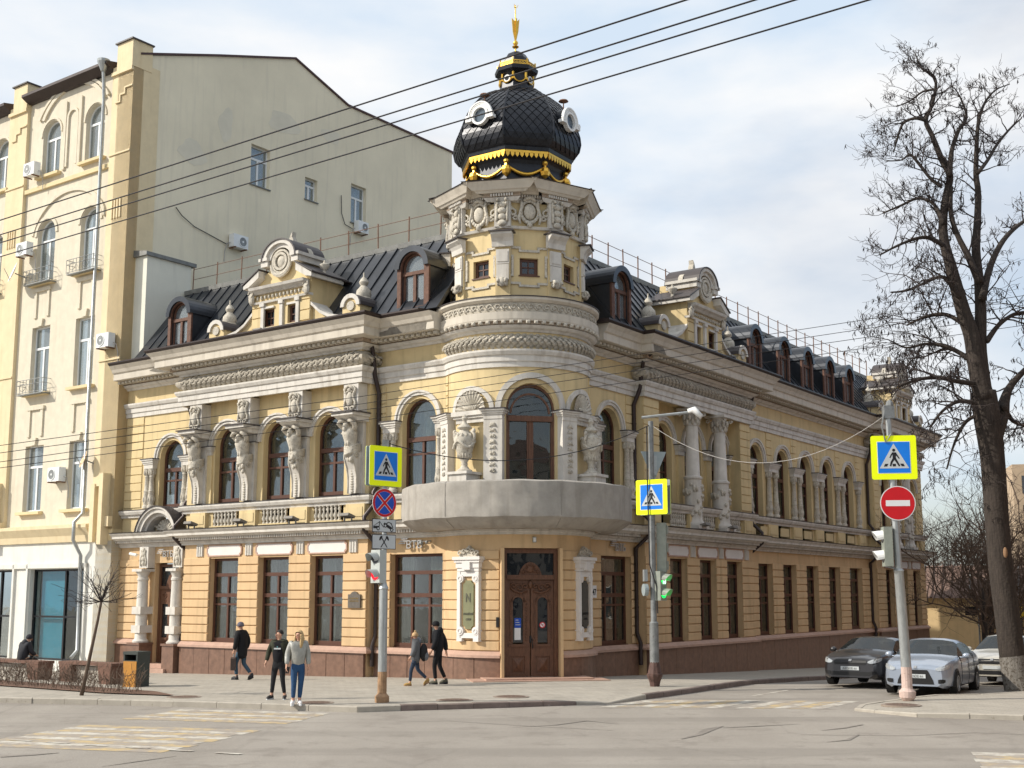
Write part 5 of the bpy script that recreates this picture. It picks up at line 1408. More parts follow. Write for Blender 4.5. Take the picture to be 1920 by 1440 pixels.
# plaque frames on either side of the door and the plaques they hold
for s_, pm, lab in ((-1, 'plaqueg', 'tall green bronze name plaque in the white frame left of the main door'), (1, 'plaqued', 'tall dark glass plaque in the white frame right of the main door')):
    f = bf(s_ * 47.5 / 57.3, R0 + .02); w = .42
    mb = MB()
    mb.box(f, -w, -w + .12, -.1, .12, 1.35, 3.35); mb.box(f, w - .12, w, -.1, .12, 1.35, 3.35); mb.box(f, -w + .12, w - .12, -.1, .10, 1.35, 1.50); mb.box(f, -w + .12, w - .12, -.1, .10, 3.20, 3.35)
    for a in (-1, 1):
        for z in (1.56, 3.14): mb.arc(f, a * (w - .12), z, 0, .13, -.1, .13, 0, 2 * pi, n=14); mb.arc(f, a * (w - .12), z, .05, .08, .13, .15, 0, 2 * pi, n=12)
    mb.box(f, -w, -w + .2, -.1, .13, 1.25, 1.349); mb.box(f, w - .2, w, -.1, .13, 1.25, 1.349)
    for z0, z1, e in ((3.36, 3.46, .0), (3.46, 3.62, .03), (3.62, 3.70, .07), (3.70, 3.80, .11)): mb.box(f, -w - e, w + e, -.1, .12 + e, z0, z1 - .002)
    mb.box(f, -.15, .15, .12, .22, 3.40, 3.64)
    mb.build('plaque_frame', M['panelwhite'], MAN)
    mb = MB(); mb.box(f, -w + .1, w - .1, -.1, .03, 1.45, 3.25); mb.build('plaque_ground', M['stucco_low'], MAN)
    mb = MB()
    for i in range(5):
        q = -.32 + .16 * i; zc = 3.90 + .10 * (1 - abs(i - 2) / 2)
        mb.tube([f(q + .09 * (1 - t / 9) * cos(t), .12, zc + .09 * (1 - t / 9) * sin(t)) for t in [j * .8 for j in range(9)]], .03, 5)
    mb.prism(f, [(-.38, 3.80), (.38, 3.80), (.3, 3.92), (.12, 4.02), (0, 4.14), (-.12, 4.02), (-.3, 3.92)], -.1, .08)
    mb.build('plaque_crest', M['ornament'], MAN, smooth=True, angle=40)
    pl = MB(); a = .20; z0, z1 = 1.62, 3.08; c_ = .09
    pl.prism(f, [(-a + c_, z0), (a - c_, z0), (a - c_, z0 + .04), (a, z0 + c_ + .03), (a, z1 - c_ - .03), (a - c_, z1 - .04), (a - c_, z1), (-a + c_, z1), (-a + c_, z1 - .04), (-a, z1 - c_ - .03), (-a, z0 + c_ + .03), (-a + c_, z0 + .04)], .03, .085)
    P = thing('wall_plaque', lab, 'plaque', f(0, .03, z0))
    pl.build('plate', M[pm], P)
    tx = MB(); text(tx, f, 'N' if s_ < 0 else '', -.0, 2.44, .085, .36, .012, 0, .01, .75) if s_ < 0 else None
    text(tx, f, 'РОССИЙСКИЙ', 0, 2.04, .085, .085, .008, .35, .003, .62); text(tx, f, 'СОЮЗ', 0, 1.88, .085, .085, .008, .35, .003, .8)
    tx.build('lettering', M['letterdark'] if s_ < 0 else M['black'], P)
# heritage plaque on the last pier of the main street front
f = facing(FL.xy(.46, .055), NL)
P = thing('heritage_plaque', 'grey bronze plaque with arched top on the pier left of the corner downpipe', 'plaque', f(0, 0, 2.22))
mb = MB(); mb.prism(f, [(-.27, 2.22), (.27, 2.22), (.27, 2.66), (.17, 2.66), (.10, 2.73), (0, 2.76), (-.10, 2.73), (-.17, 2.66), (-.27, 2.66)], 0, .06); mb.build('plate', M['plaqueb'], P)
tx = MB(); text(tx, f, 'ПАМЯТНИК', 0, 2.50, .06, .075, .006, 0, 0, .95); text(tx, f, 'АРХИТЕКТУРЫ', 0, 2.42, .06, .065, .006, 0, 0, .85); tx.build('lettering', M['plgold'], P)
f = facing(FRR.xy(-2.98, REC + .06), NR)
P = thing('house_number', 'small white house number plate beside the side street window of the corner', 'number plate', f(0, 0, 2.55))
mb = MB(); mb.box(f, -.15, .15, 0, .015, 2.55, 2.95); mb.build('plate', M['signwhite'], P)
tx = MB(); text(tx, f, '47', 0, 2.64, .015, .28, .006, 0, .008, .8); tx.build('lettering', M['black'], P)
mb = MB(); f = bf(-24.5 / 57.3, R0 + .05); mb.box(f, -.05, .03, 0, .05, 1.68, 1.98)
tag(mb.build('intercom', M['black'], None), 'small black intercom box on the wall left of the main door', 'intercom')

# bank letters
def bank_sign(f, z, label, size=.30):
    T_ = thing('bank_sign', label, 'sign', f(0, .02, z), group=None)
    mb = MB(); text(mb, f, 'ВТБ', .18, z, .05, size * 1.12, .06, .0, .0, 1.0); mb.build('lettering', M['silver'], T_)
    mb = MB()
    for i in range(3):
        zz = z + size * (.48 + i * .22); q = .05 * i
        mb.prism(f, [(-.50 + q, zz), (-.22 + q, zz), (-.19 + q, zz + size * .12), (-.47 + q, zz + size * .12)], .05, .10)
    mb.build('emblem', M['silver'], T_)
bank_sign(facing(FL.xy(10.62, REC + .02), NL), 4.06, 'grey metal ВТБ letters over the column-flanked side entrance', .30)
bank_sign(facing(FL.xy(-1.62, REC + .02), NL), 4.12, 'grey metal ВТБ letters over the wide window left of the corner bay', .32)
bank_sign(facing(FRR.xy(-1.45, REC + .02), NR), 4.12, 'dark ВТБ letters over the window right of the corner bay', .32)

# ------------------------------------------------------------------ side entrance at the left end of the main street front
FE = facing(FL.xy(10.6, REC - .28), NL)
d = MB(); w = .68
d.box(FE, -w, -w + .1, 0, .1, .12, 3.8); d.box(FE, w - .1, w, 0, .1, .12, 3.8); d.box(FE, -w + .1, w - .1, 0, .1, 3.7, 3.8); d.box(FE, -w + .1, w - .1, 0, .14, 2.86, 2.98)
d.prism(FE, [(-.26, 2.98), (.26, 2.98), (.2, 3.16), (.1, 3.36), (0, 3.44), (-.1, 3.36), (-.2, 3.16)], .02, .1)
SD = d.build('side_door', M['door'], MAN)
pane([(-w + .1, 2.98), (w - .1, 2.98), (w - .1, 3.7), (-w + .1, 3.7)], FE, .04, SD, 'glassdark')
for s_ in (-1, 1):
    L_ = MB(); B = lambda a, b, p0, p1, z0, z1: L_.box(FE, min(s_ * a, s_ * b), max(s_ * a, s_ * b), p0, p1, z0, z1)
    B(.01, .13, .02, .08, .12, 2.86); B(.47, .58, .02, .08, .12, 2.86); B(.13, .47, .02, .08, .12, .22); B(.13, .47, .02, .08, .74, 1.05); B(.13, .47, .02, .08, 2.3, 2.86); B(.13, .47, .01, .04, .22, .74)
    B(.2, .4, .04, .07, .32, .64); B(.1, .5, .08, .11, .96, 1.03)
    for cz, r in ((2.6, .13), (2.42, .07), (.87, .06)):
        L_.tube([FE(s_ * (.3 + r * (1 - t / 9) * cos(t)), .09, cz + r * (1 - t / 9) * sin(t)) for t in [i * .8 for i in range(9)]], .022, 5)
    L_.build('door_leaf', M['door'], SD)
    MB().box(FE, min(s_ * .13, s_ * .47), max(s_ * .13, s_ * .47), .03, .045, 1.05, 2.3).build('pane', M['glassdark'], SD)
mb = MB(); mb.box(FL, 9.9, 11.3, REC - .3, REC + .35, -.6, .10); mb.box(FL, 9.7, 11.5, REC + .0, REC + .72, -.6, -.05); mb.build('side_door_step', M['ledge'], MAN)
for u in (9.62, 11.62):
    mb = MB(); mb.box(FL, u - .33, u + .33, REC, REC + .62, -1, .78); mb.box(FL, u - .37, u + .37, REC, REC + .66, .78, .86)
    mb.build('column_pedestal', M['gran'], MAN)
    c = FL(u, REC + .31, .86); mb = MB()
    mb.lathe(c, [(.30, 0), (.31, .05), (.24, .12), (.22, .16), (.215, 1.2), (.19, 2.3), (.215, 2.33), (.215, 2.4), (.19, 2.43), (.19, 2.5), (.28, 2.66)], 18)
    mb.box(FL, u - .29, u + .29, REC, REC + .62, .86 + 2.66, .86 + 2.76)
    for z in (.36, 1.06): mb.box(FL, u - .26, u + .26, REC, REC + .57, .86 + z, .86 + z + .28)
    mb.build('column', M['trim'], MAN, smooth=True, angle=35)
    mb = MB(); mb.box(FL, u - .26, u + .26, REC, REC + .32, 3.66, 4.46); mb.build('column_block', M['trim'], MAN)
    mb = MB()
    for z, rx in ((3.85, .1), (4.0, .13), (4.18, .14), (4.32, .09)): mb.ell((0, 0, 0), (1, 1, 1), 7, 5, fr=lambda x, y, zz: FL(u + x * rx, REC + .33 + y * .07, z + zz * .11))
    for s_ in (-1, 1): mb.tube([FL(u + s_ * (.13 + .04 * sin(t)), REC + .34, 3.74 + t * .1) for t in range(7)], .035, 5)
    mb.build('column_block_carving', M['ornament'], MAN, smooth=True)
# segmental pediment standing on the lower cornice over the side entrance
mb = MB(); mb.arc(FL, 10.62, 4.72, 1.0, 1.16, REC, REC + .55, .25, pi - .25, n=18); mb.arc(FL, 10.62, 4.72, 1.16, 1.24, REC, REC + .62, .25, pi - .25, n=18); mb.arc(FL, 10.62, 4.72, .88, 1.0, REC, REC + .40, .25, pi - .25, n=18)
mb.build('round_pediment', M['trim'], MAN)
mb = MB(); mb.arc(FL, 10.62, 4.72, 1.242, 1.27, REC, REC + .66, .25, pi - .25, n=18); mb.build('round_pediment_flashing', M['flash'], MAN)
mb = MB()
for i in range(9):
    a = pi * (i + .5) / 9; mb.tube([FL(10.62, REC + .05, 5.08), FL(10.62 + .5 * cos(a), REC + .12, 5.08 + .42 * sin(a))], [.05, .07], 5)
mb.tube([FL(10.62 + .8 * cos(t), REC + .08, 5.12 + .0 * t + .14 * sin(3 * t)) for t in [i * .25 for i in range(13)]], .05, 5)
mb.build('pediment_carving', M['ornament'], MAN, smooth=True)

# ------------------------------------------------------------------ downpipes
def downpipe(fr, u, p, top=11.5, off=.95, sil=.30, cor_=.72, lat=0.0):
    a = p + .10
    mb = MB()
    pts = [(u, p + off, top), (u, p + off, top - .35), (u - lat * .3, p + .5, 10.9), (u - lat, p + .42, 10.6), (u - lat, p + .36, 10.3), (u - lat, a + .22, 9.9), (u, a, 9.3), (u, a, 6.25), (u, p + sil, 5.98), (u, p + sil, 5.55), (u, p + cor_, 5.15), (u, p + cor_, 4.75), (u, a, 4.25), (u, a, 1.35), (u, a + .14, 1.0), (u, a + .14, .35 + min(0, pave(*fr.xy(u, p)[:2])))]
    mb.tube([fr(*q) for q in pts], .075, 8)
    o = mb.build('downpipe', M['gutter'], MAN, smooth=True, angle=50)
    fn = MB(); fn.lathe(fr(u, p + off, top - .12), [(.08, 0), (.16, .22), (.17, .3)], 10); fn.build('pipe_hopper', M['gutter'], o)
    for z in (8.6, 7.2, 3.4, 2.2): MB().lathe(fr(u, a, z), [(.085, 0), (.085, .05)], 8).build('pipe_clamp', M['gutter'], o)
downpipe(FL, 9.38, REC); downpipe(FL, -.17, REC); downpipe(FRR, -.2, REC, lat=-.1); downpipe(FRR, RA + .16, REC); downpipe(FRR, RB - .16, REC)

# floodlights standing on the lower cornice and the attic
M['flood'] = mat('dusty_floodlight', (.20, .185, .165), .7, .2, 8)
def flood(fr, u, p, z, label, grp):
    T_ = thing('floodlight', label, 'floodlight', fr(u, p, z), group=grp)
    mb = MB()
    mb.hexa([fr(u - .20, p - .10, z + .10), fr(u + .20, p - .10, z + .10), fr(u + .20, p + .22, z + .18), fr(u - .20, p + .22, z + .18), fr(u - .20, p - .14, z + .18), fr(u + .20, p - .14, z + .18), fr(u + .20, p + .18, z + .27), fr(u - .20, p + .18, z + .27)])
    mb.build('housing', M['flood'], T_)
    mb = MB(); mb.box(fr, u - .17, u - .15, p - .03, p + .03, z, z + .2); mb.box(fr, u + .15, u + .17, p - .03, p + .03, z, z + .2); mb.build('bracket', M['poledark'], T_)
for u, lab in ((.5, 'below the atlas nearest the corner'), (3.1, 'below the second atlas from the corner'), (5.7, 'below the third atlas from the corner'), (8.35, 'below the leftmost atlas')):
    flood(FL, u, .42, 5.03, 'small grey floodlight on the lower cornice ' + lab, 'floodlights on the lower cornice')
flood(FRR, 3.72, .45, 5.03, 'small grey floodlight on the lower cornice under the nearer large white column', 'floodlights on the lower cornice'); flood(FRR, 6.12, .45, 5.03, 'small grey floodlight on the lower cornice under the farther large white column', 'floodlights on the lower cornice')
flood(FL, 4.75, .62, 11.72, 'pale floodlight on the gutter before the attic gable of the main street front', 'floodlights on the gutter'); flood(FRR, 6.05, .6, 11.72, 'pale floodlight on the gutter before the nearer attic gable of the side street', 'floodlights on the gutter')
mb = MB(); mb.tube([FL(12.3, REC + .02, 4.18), FL(12.3, REC + .2, 4.2)], .02, 5); mb.tube([FL(12.15, REC + .26, 4.16), FL(12.5, REC + .3, 4.22)], .06, 8)
tag(mb.build('security_camera', M['white'], None), 'white security camera on the wall left of the side entrance columns', 'security camera')
mb = MB(); f = facing(FL.xy(UJL + .45, REC), NL)
mb.tube([f(-.1, .05, 4.34), f(-.9, .12, 4.33)], .018, 5); mb.ell((0, 0, 0), (1, 1, 1), 6, 5, fr=lambda x, y, z: f(-.45 + x * .1, .14 + y * .06, 4.28 + z * .06)); mb.ell((0, 0, 0), (1, 1, 1), 6, 5, fr=lambda x, y, z: f(-.2 + x * .06, .14 + y * .06, 4.30 + z * .06))
tag(mb.build('light_bracket', M['poledark'], None), 'thin dark light bracket on the wall under the left end of the balcony', 'bracket')
# ================================================================== GROUND
def grid_sheet(name, poly, zf, m, step=1.2, kind='structure', thick=0.0, region=None):
    bm = bmesh.new()
    f = bm.faces.new([bm.verts.new((x, y, 0)) for x, y in poly])
    bmesh.ops.triangulate(bm, faces=[f])
    xs = [p[0] for p in poly]; ys = [p[1] for p in poly]
    rx0, rx1, ry0, ry1 = region or (min(xs), max(xs), min(ys), max(ys))
    def cuts(a, b, no, ax):
        k = int((b - a) / step)
        for i in range(1, k):
            co = [0, 0, 0]; co[ax] = a + (b - a) * i / k
            bmesh.ops.bisect_plane(bm, geom=bm.verts[:] + bm.edges[:] + bm.faces[:], plane_co=co, plane_no=no)
    cuts(rx0, rx1, (1, 0, 0), 0); cuts(ry0, ry1, (0, 1, 0), 1)
    for y in (37, 50, 120):
        bmesh.ops.bisect_plane(bm, geom=bm.verts[:] + bm.edges[:] + bm.faces[:], plane_co=(0, y, 0), plane_no=(0, 1, 0))
    for v in bm.verts: v.co.z = zf(v.co.x, v.co.y)
    if thick:
        r = bmesh.ops.extrude_face_region(bm, geom=bm.faces[:])
        for v in [g for g in r['geom'] if isinstance(g, bmesh.types.BMVert)]: v.co.z -= thick
    bmesh.ops.recalc_face_normals(bm, faces=bm.faces)
    me = bpy.data.meshes.new(name); bm.to_mesh(me); bm.free()
    me.materials.append(m)
    o = bpy.data.objects.new(name, me); COL.objects.link(o); o['kind'] = kind; WORLD[o.name] = Vector((0, 0, 0))
    return o

def asphalt_mat(name, c0, c1, tint):
    m = bpy.data.materials.new(name); m.use_nodes = True; t = m.node_tree; b = t.nodes['Principled BSDF']
    b.inputs['Roughness'].default_value = .88; b.inputs['Specular IOR Level'].default_value = .25
    geo = t.nodes.new('ShaderNodeNewGeometry')
    def noise(sc, det, ro, strch=None):
        n = t.nodes.new('ShaderNodeTexNoise'); n.inputs['Scale'].default_value = sc; n.inputs['Detail'].default_value = det; n.inputs['Roughness'].default_value = ro
        if strch:
            mp_ = t.nodes.new('ShaderNodeMapping'); mp_.inputs['Rotation'].default_value = (0, 0, radians(20)); mp_.inputs['Scale'].default_value = strch
            t.links.new(geo.outputs['Position'], mp_.inputs[0]); t.links.new(mp_.outputs[0], n.inputs['Vector'])
        else: t.links.new(geo.outputs['Position'], n.inputs['Vector'])
        return n
    def ramp(n, a, b_, ca, cb):
        r = t.nodes.new('ShaderNodeValToRGB'); r.color_ramp.elements[0].position = a; r.color_ramp.elements[1].position = b_; r.color_ramp.elements[0].color = list(ca) + [1]; r.color_ramp.elements[1].color = list(cb) + [1]
        t.links.new(n.outputs[0], r.inputs[0]); return r
    def mix(f, a, b_, mode='MIX', fac=None):
        x = t.nodes.new('ShaderNodeMix'); x.data_type = 'RGBA'; x.blend_type = mode
        if f is not None: t.links.new(f, x.inputs[0])
        else: x.inputs[0].default_value = fac
        t.links.new(a, x.inputs[6])
        if hasattr(b_, 'links'): t.links.new(b_, x.inputs[7])
        else: x.inputs[7].default_value = list(b_) + [1]
        return x.outputs[2]
    base = ramp(noise(.35, 6, .6, (1, .25, 1)), .32, .68, c0, c1)
    grit = ramp(noise(85, 3, .7), .3, .7, (.55, .55, .55), (1.3, 1.3, 1.3))
    col = mix(None, base.outputs[0], grit.outputs[0], 'MULTIPLY', .75)
    st = ramp(noise(.9, 7, .7), .54, .64, (0, 0, 0), (.6, .6, .6))
    col = mix(st.outputs[0], col, tint)
    # tyre-polished lanes and fine cracks
    tr = ramp(noise(.55, 2, .5, (.06, 1.1, 1)), .5, .62, (0, 0, 0), (.45, .45, .45))
    col = mix(tr.outputs[0], col, [x * .72 for x in c0])
    vo = t.nodes.new('ShaderNodeTexVoronoi'); vo.feature = 'DISTANCE_TO_EDGE'; vo.inputs['Scale'].default_value = .28
    ds_ = noise(1.2, 5, .7); mp2 = t.nodes.new('ShaderNodeMix'); mp2.data_type = 'VECTOR'; mp2.inputs[0].default_value = .22
    t.links.new(geo.outputs['Position'], mp2.inputs[4]); t.links.new(ds_.outputs['Color'], mp2.inputs[5]); t.links.new(mp2.outputs[1], vo.inputs['Vector'])
    cr = t.nodes.new('ShaderNodeValToRGB'); cr.color_ramp.elements[0].position = .0; cr.color_ramp.elements[1].position = .012; cr.color_ramp.elements[0].color = (.10, .10, .10, 1); cr.color_ramp.elements[1].color = (0, 0, 0, 1)
    t.links.new(vo.outputs['Distance'], cr.inputs[0])
    col = mix(cr.outputs[0], col, (.06, .05, .045))
    t.links.new(col, b.inputs['Base Color'])
    nb = noise(120, 3, .7); bp = t.nodes.new('ShaderNodeBump'); bp.inputs['Strength'].default_value = .35; bp.inputs['Distance'].default_value = .01
    t.links.new(nb.outputs[0], bp.inputs['Height']); t.links.new(bp.outputs[0], b.inputs['Normal'])
    return m
M['asphalt'] = asphalt_mat('worn_asphalt', (.28, .252, .22), (.36, .328, .288), (.215, .19, .165))
grid_sheet('road', [(-320, -60), (320, -60), (320, 600), (-320, 600)], roadz, M['asphalt'], step=40)

def paving_mat():
    m = mat('concrete_paving', (.40, .365, .31), .9, .14, 1.4, dirt=(.30, .27, .22), dirtpos=.6)
    t = m.node_tree; b = t.nodes['Principled BSDF']
    src = b.inputs['Base Color'].links[0].from_socket
    geo = t.nodes.new('ShaderNodeNewGeometry'); mp_ = t.nodes.new('ShaderNodeMapping'); mp_.inputs['Rotation'].default_value = (0, 0, radians(36.1)); t.links.new(geo.outputs['Position'], mp_.inputs[0])
    br = t.nodes.new('ShaderNodeTexBrick'); br.inputs['Scale'].default_value = 1.0; br.inputs['Brick Width'].default_value = .30; br.inputs['Row Height'].default_value = .15; br.inputs['Mortar Size'].default_value = .006
    br.inputs['Color1'].default_value = (1, 1, 1, 1); br.inputs['Color2'].default_value = (.86, .86, .87, 1); br.inputs['Mortar'].default_value = (.55, .53, .5, 1)
    t.links.new(mp_.outputs[0], br.inputs['Vector'])
    x = t.nodes.new('ShaderNodeMix'); x.data_type = 'RGBA'; x.blend_type = 'MULTIPLY'; x.inputs[0].default_value = .8
    t.links.new(src, x.inputs[6]); t.links.new(br.outputs['Color'], x.inputs[7]); t.links.new(x.outputs[2], b.inputs['Base Color'])
    return m
M['paving'] = paving_mat()
M['kerb'] = mat('kerb_concrete', (.40, .365, .31), .9, .16, 3, bump=.15, bscale=40, dirt=(.24, .21, .17), dirtpos=.6)
M['kerbpink'] = mat('kerb_granite', (.20, .155, .135), .85, .25, 3, bump=.15, bscale=40, dirt=(.42, .38, .34), dirtpos=.63)

KP = [gp(0, 1318, .02), gp(245, 1323, .02), gp(490, 1330, .02), gp(670, 1336, .02), gp(752, 1333, .02), gp(955, 1327, .02), gp(1142, 1320, .02), gp(1245, 1307, .02)]
KP = [(p.x, p.y) for p in KP]
KP[0] = (KP[1][0] + LD[0] * 28, KP[1][1] + LD[1] * 28) if False else KP[0]
far_l = (KP[0][0] + LD[0] * 40, KP[0][1] + LD[1] * 40)
far_r = (KP[-1][0] + RD[0] * 90, KP[-1][1] + RD[1] * 90)
DIP = KP[6]
def pavedip(x, y):
    d = hypot(x - DIP[0], y - DIP[1]); return pave(x, y) - .10 * exp(-(d / 1.1) ** 2)
MAINK = [far_l] + KP + [far_r]
def offset_line(pts, o):
    out = []
    for i, p in enumerate(pts):
        a = Vector(pts[max(0, i - 1)]); b = Vector(pts[min(len(pts) - 1, i + 1)]); d = (b - a).normalized(); out.append((p[0] - d.y * o, p[1] + d.x * o))
    return out
inner = offset_line(MAINK, .15)
grid_sheet('pavement', inner + [(far_r[0] - 8, far_r[1] + 6), (0, 70), (far_l[0] + 12, far_l[1] + 16)], pavedip, M['paving'], step=1.0, thick=.4, region=(-14, 8, 26, 46))
def kerb(name, pts, zf, m, step, until=60, zr=roadz, w=.15, m2=None, sel=None):
    root = bpy.data.objects.new(name, None); COL.objects.link(root); root['kind'] = 'structure'
    root.location = (pts[0][0], pts[0][1], 0); WORLD[root.name] = Vector(root.location)
    n = 0
    for a, b in zip(pts[:-1], pts[1:]):
        a = Vector(a); b = Vector(b); L_ = (b - a).length; k = max(1, int(round(min(L_, until) / step))); d = (b - a) / L_; nn = Vector((-d.y, d.x))
        for i in range(k):
            p = a + d * (min(L_, until) * i / k); q = a + d * (min(L_, until) * (i + 1) / k - .012)
            j = rnd.uniform(-.008, .008); o0 = rnd.uniform(-.012, .006)
            z0, z1 = zf(p.x, p.y) + .006 + j, zf(q.x, q.y) + .006 + j
            p2, q2 = p + nn * w, q + nn * w; p = p + nn * o0; q = q + nn * o0
            p1, q1 = p + nn * .025, q + nn * .025
            mb = MB(); B0, B1 = -.35 + min(0, zr(p.x, p.y)), -.35 + min(0, zr(q.x, q.y))
            mb.add([(p.x, p.y, B0), (q.x, q.y, B1), (q.x, q.y, z1 - .02), (p.x, p.y, z0 - .02), (p1.x, p1.y, z0), (q1.x, q1.y, z1), (q2.x, q2.y, z1), (p2.x, p2.y, z0), (q2.x, q2.y, B1), (p2.x, p2.y, B0)],
                   [(0, 1, 2, 3), (3, 2, 5, 4), (4, 5, 6, 7), (7, 6, 8, 9), (1, 8, 6, 5, 2), (0, 3, 4, 7, 9)])
            use = m2 if (sel and sel(p.x, p.y)) else m
            mb.build('kerb_stone', use, root); n += 1
    return root
kerb('kerb', MAINK[1:-1] + [(KP[-1][0] + RD[0] * 45, KP[-1][1] + RD[1] * 45)], pavedip, M['kerb'], 1.0, m2=M['kerbpink'], sel=lambda x, y: x > KP[4][0] - .1 and (x < DIP[0] - .9 or x > DIP[0] + 1.0))
kerb('kerb', [far_l, KP[0]], pave, M['kerb'], 2.0, until=40)
# pavement on the right-hand corner of the side street
rk = [gp(1602, 1333, .02), gp(1640, 1337, .02), gp(1720, 1345, .02), gp(1920, 1351, .02)]
rk = [(p.x, p.y) for p in rk]
e = rk[-1]; ends = (e[0] + 25, e[1] - 6.0)
bk = gp(1752, 1311, .02); bk = (bk.x, bk.y)
bk2 = gp(1600, 1328, .02)
RL = [(bk[0] + RD[0] * 60 + 2.2, bk[1] + RD[1] * 60), (bk[0] + 5.2, bk[1] + 2.6), (bk[0] + 1.2, bk[1] + .25), bk, (bk2.x + .2, bk2.y + .2)] + rk + [ends]
rin = RL
def rpave(x, y): return pave(x, y) - .02 - .05 * exp(-((x - rk[0][0]) / 1.0) ** 2)
grid_sheet('pavement', offset_line(RL, .12) + [(60, 30), (70, 100)], rpave, M['paving'], step=2.0, thick=.4)
kerb('kerb', RL, rpave, M['kerb'], .95, until=60)

# painted crossings
def paint_mat(name, c, wear=.5):
    m = bpy.data.materials.new(name); m.use_nodes = True; t = m.node_tree; b = t.nodes['Principled BSDF']; b.inputs['Roughness'].default_value = .7
    geo = t.nodes.new('ShaderNodeNewGeometry'); n = t.nodes.new('ShaderNodeTexNoise'); n.inputs['Scale'].default_value = 2.3; n.inputs['Detail'].default_value = 9; n.inputs['Roughness'].default_value = .75
    t.links.new(geo.outputs['Position'], n.inputs['Vector']); r = t.nodes.new('ShaderNodeValToRGB'); r.color_ramp.elements[0].position = wear - .07; r.color_ramp.elements[1].position = wear + .09
    r.color_ramp.elements[0].color = (.33, .285, .24, 1); r.color_ramp.elements[1].color = list(c) + [1]
    t.links.new(n.outputs[0], r.inputs[0]); t.links.new(r.outputs[0], b.inputs['Base Color']); return m
M['pwhite'] = paint_mat('worn_white_road_paint', (.56, .53, .46), .50); M['pyellow'] = paint_mat('worn_yellow_road_paint', (.54, .40, .19), .52)
def stripe(name, a, d, n, l, w, m, parent=None, dz=.004):
    a = Vector(a); d = Vector(d).normalized(); n = Vector(n).normalized(); mb = MB()
    q = [a - d * l / 2 - n * w / 2, a + d * l / 2 - n * w / 2, a + d * l / 2 + n * w / 2, a - d * l / 2 + n * w / 2]
    mb.add([(p.x, p.y, roadz(p.x, p.y) + dz) for p in q], [(0, 1, 2, 3)])
    return mb.build(name, m, parent)
def crossing(a, along, across, k, l, w, label, skip=()):
    root = bpy.data.objects.new('pedestrian_crossing', None); COL.objects.link(root); root['kind'] = 'structure'; root.location = (a[0], a[1], 0); WORLD[root.name] = Vector((a[0], a[1], 0))
    for i in range(k):
        if i in skip: continue
        p = Vector(a) + Vector(across).normalized() * (w * (i + .5))
        stripe('crossing_stripe', p, along, across, l * rnd.uniform(.93, 1.0), w * .96, M['pyellow'] if i % 2 else M['pwhite'], root)
ka = gp(0, 1318, .02); kb = gp(670, 1336, .02); KD = Vector((kb.x - ka.x, kb.y - ka.y)).normalized(); KN = Vector((KD.y, -KD.x))
ca = gp(478, 1333.5, .02)
crossing((ca.x, ca.y), KD, KN, 18, 4.0, .40, '', skip=(6, 7, 8))
cb = gp(1190, 1322, .02)
crossing((cb.x - .2, cb.y + .5), RD, (.99, -.10), 13, 2.6, .40, '', skip=(7,))
cc = gp(1895, 1432, .02)
crossing((cc.x + 1.55, cc.y + 1.0), KD, KN, 6, 3.6, .45, '')
# dashed line across the near lanes
for (x, y) in ((40, 1389), (108, 1393.6), (181, 1398.5), (258, 1403), (338, 1408), (428, 1413.5)):
    p = gp(x, y, .02); q = gp(x + 75, y + 4.6, .02)
    o = stripe('lane_dash', (p.x, p.y), (q.x - p.x, q.y - p.y), (-(q.y - p.y), q.x - p.x), .50, .12, M['pwhite'], None, .012); o['kind'] = 'structure'
p = gp(1470, 1304, .0); o = stripe('lane_line', (p.x, p.y + .9), RD, NR, 3.2, .12, M['pwhite']); o['kind'] = 'structure'
# tar seams and repairs in the asphalt
M['tar'] = mat('tar_seam', (.225, .20, .175), .8, .3, 5)
def seam(pts, w):
    P = [gp(x, y, .02) for x, y in pts]; mb = MB(); vs = []
    for i, p in enumerate(P):
        d = (P[min(i + 1, len(P) - 1)] - P[max(i - 1, 0)]).normalized(); n = Vector((-d.y, d.x, 0)); ww = (w[i] if hasattr(w, '__len__') else w) * .45
        vs += [(p + n * ww / 2 + Vector((0, 0, .008))), (p - n * ww / 2 + Vector((0, 0, .008)))]
    mb.add(vs, [(2 * i, 2 * i + 1, 2 * i + 3, 2 * i + 2) for i in range(len(P) - 1)])
    o = mb.build('road_seam', M['tar'], None); o['kind'] = 'structure'
seam([(1278, 1386), (1310, 1378), (1330, 1368), (1355, 1362)], [.1, .3, .5, .1]); seam([(1355, 1365), (1420, 1362), (1500, 1358)], [.08, .16, .05])
seam([(1540, 1370), (1580, 1366), (1618, 1359)], [.05, .18, .12]); seam([(1550, 1392), (1590, 1388), (1610, 1378)], [.05, .2, .1]); seam([(1500, 1378), (1700, 1380), (1830, 1374), (1920, 1378)], .07)
seam([(960, 1364), (1040, 1360), (1100, 1352), (1160, 1358)], [.05, .12, .2, .05]); seam([(190, 1438), (260, 1428), (330, 1418)], [.05, .12, .05]); seam([(0, 1420), (60, 1416), (110, 1412)], [.2, .3, .1]); seam([(740, 1354), (840, 1352), (960, 1360), (1150, 1370)], .06)
M['shade'] = None

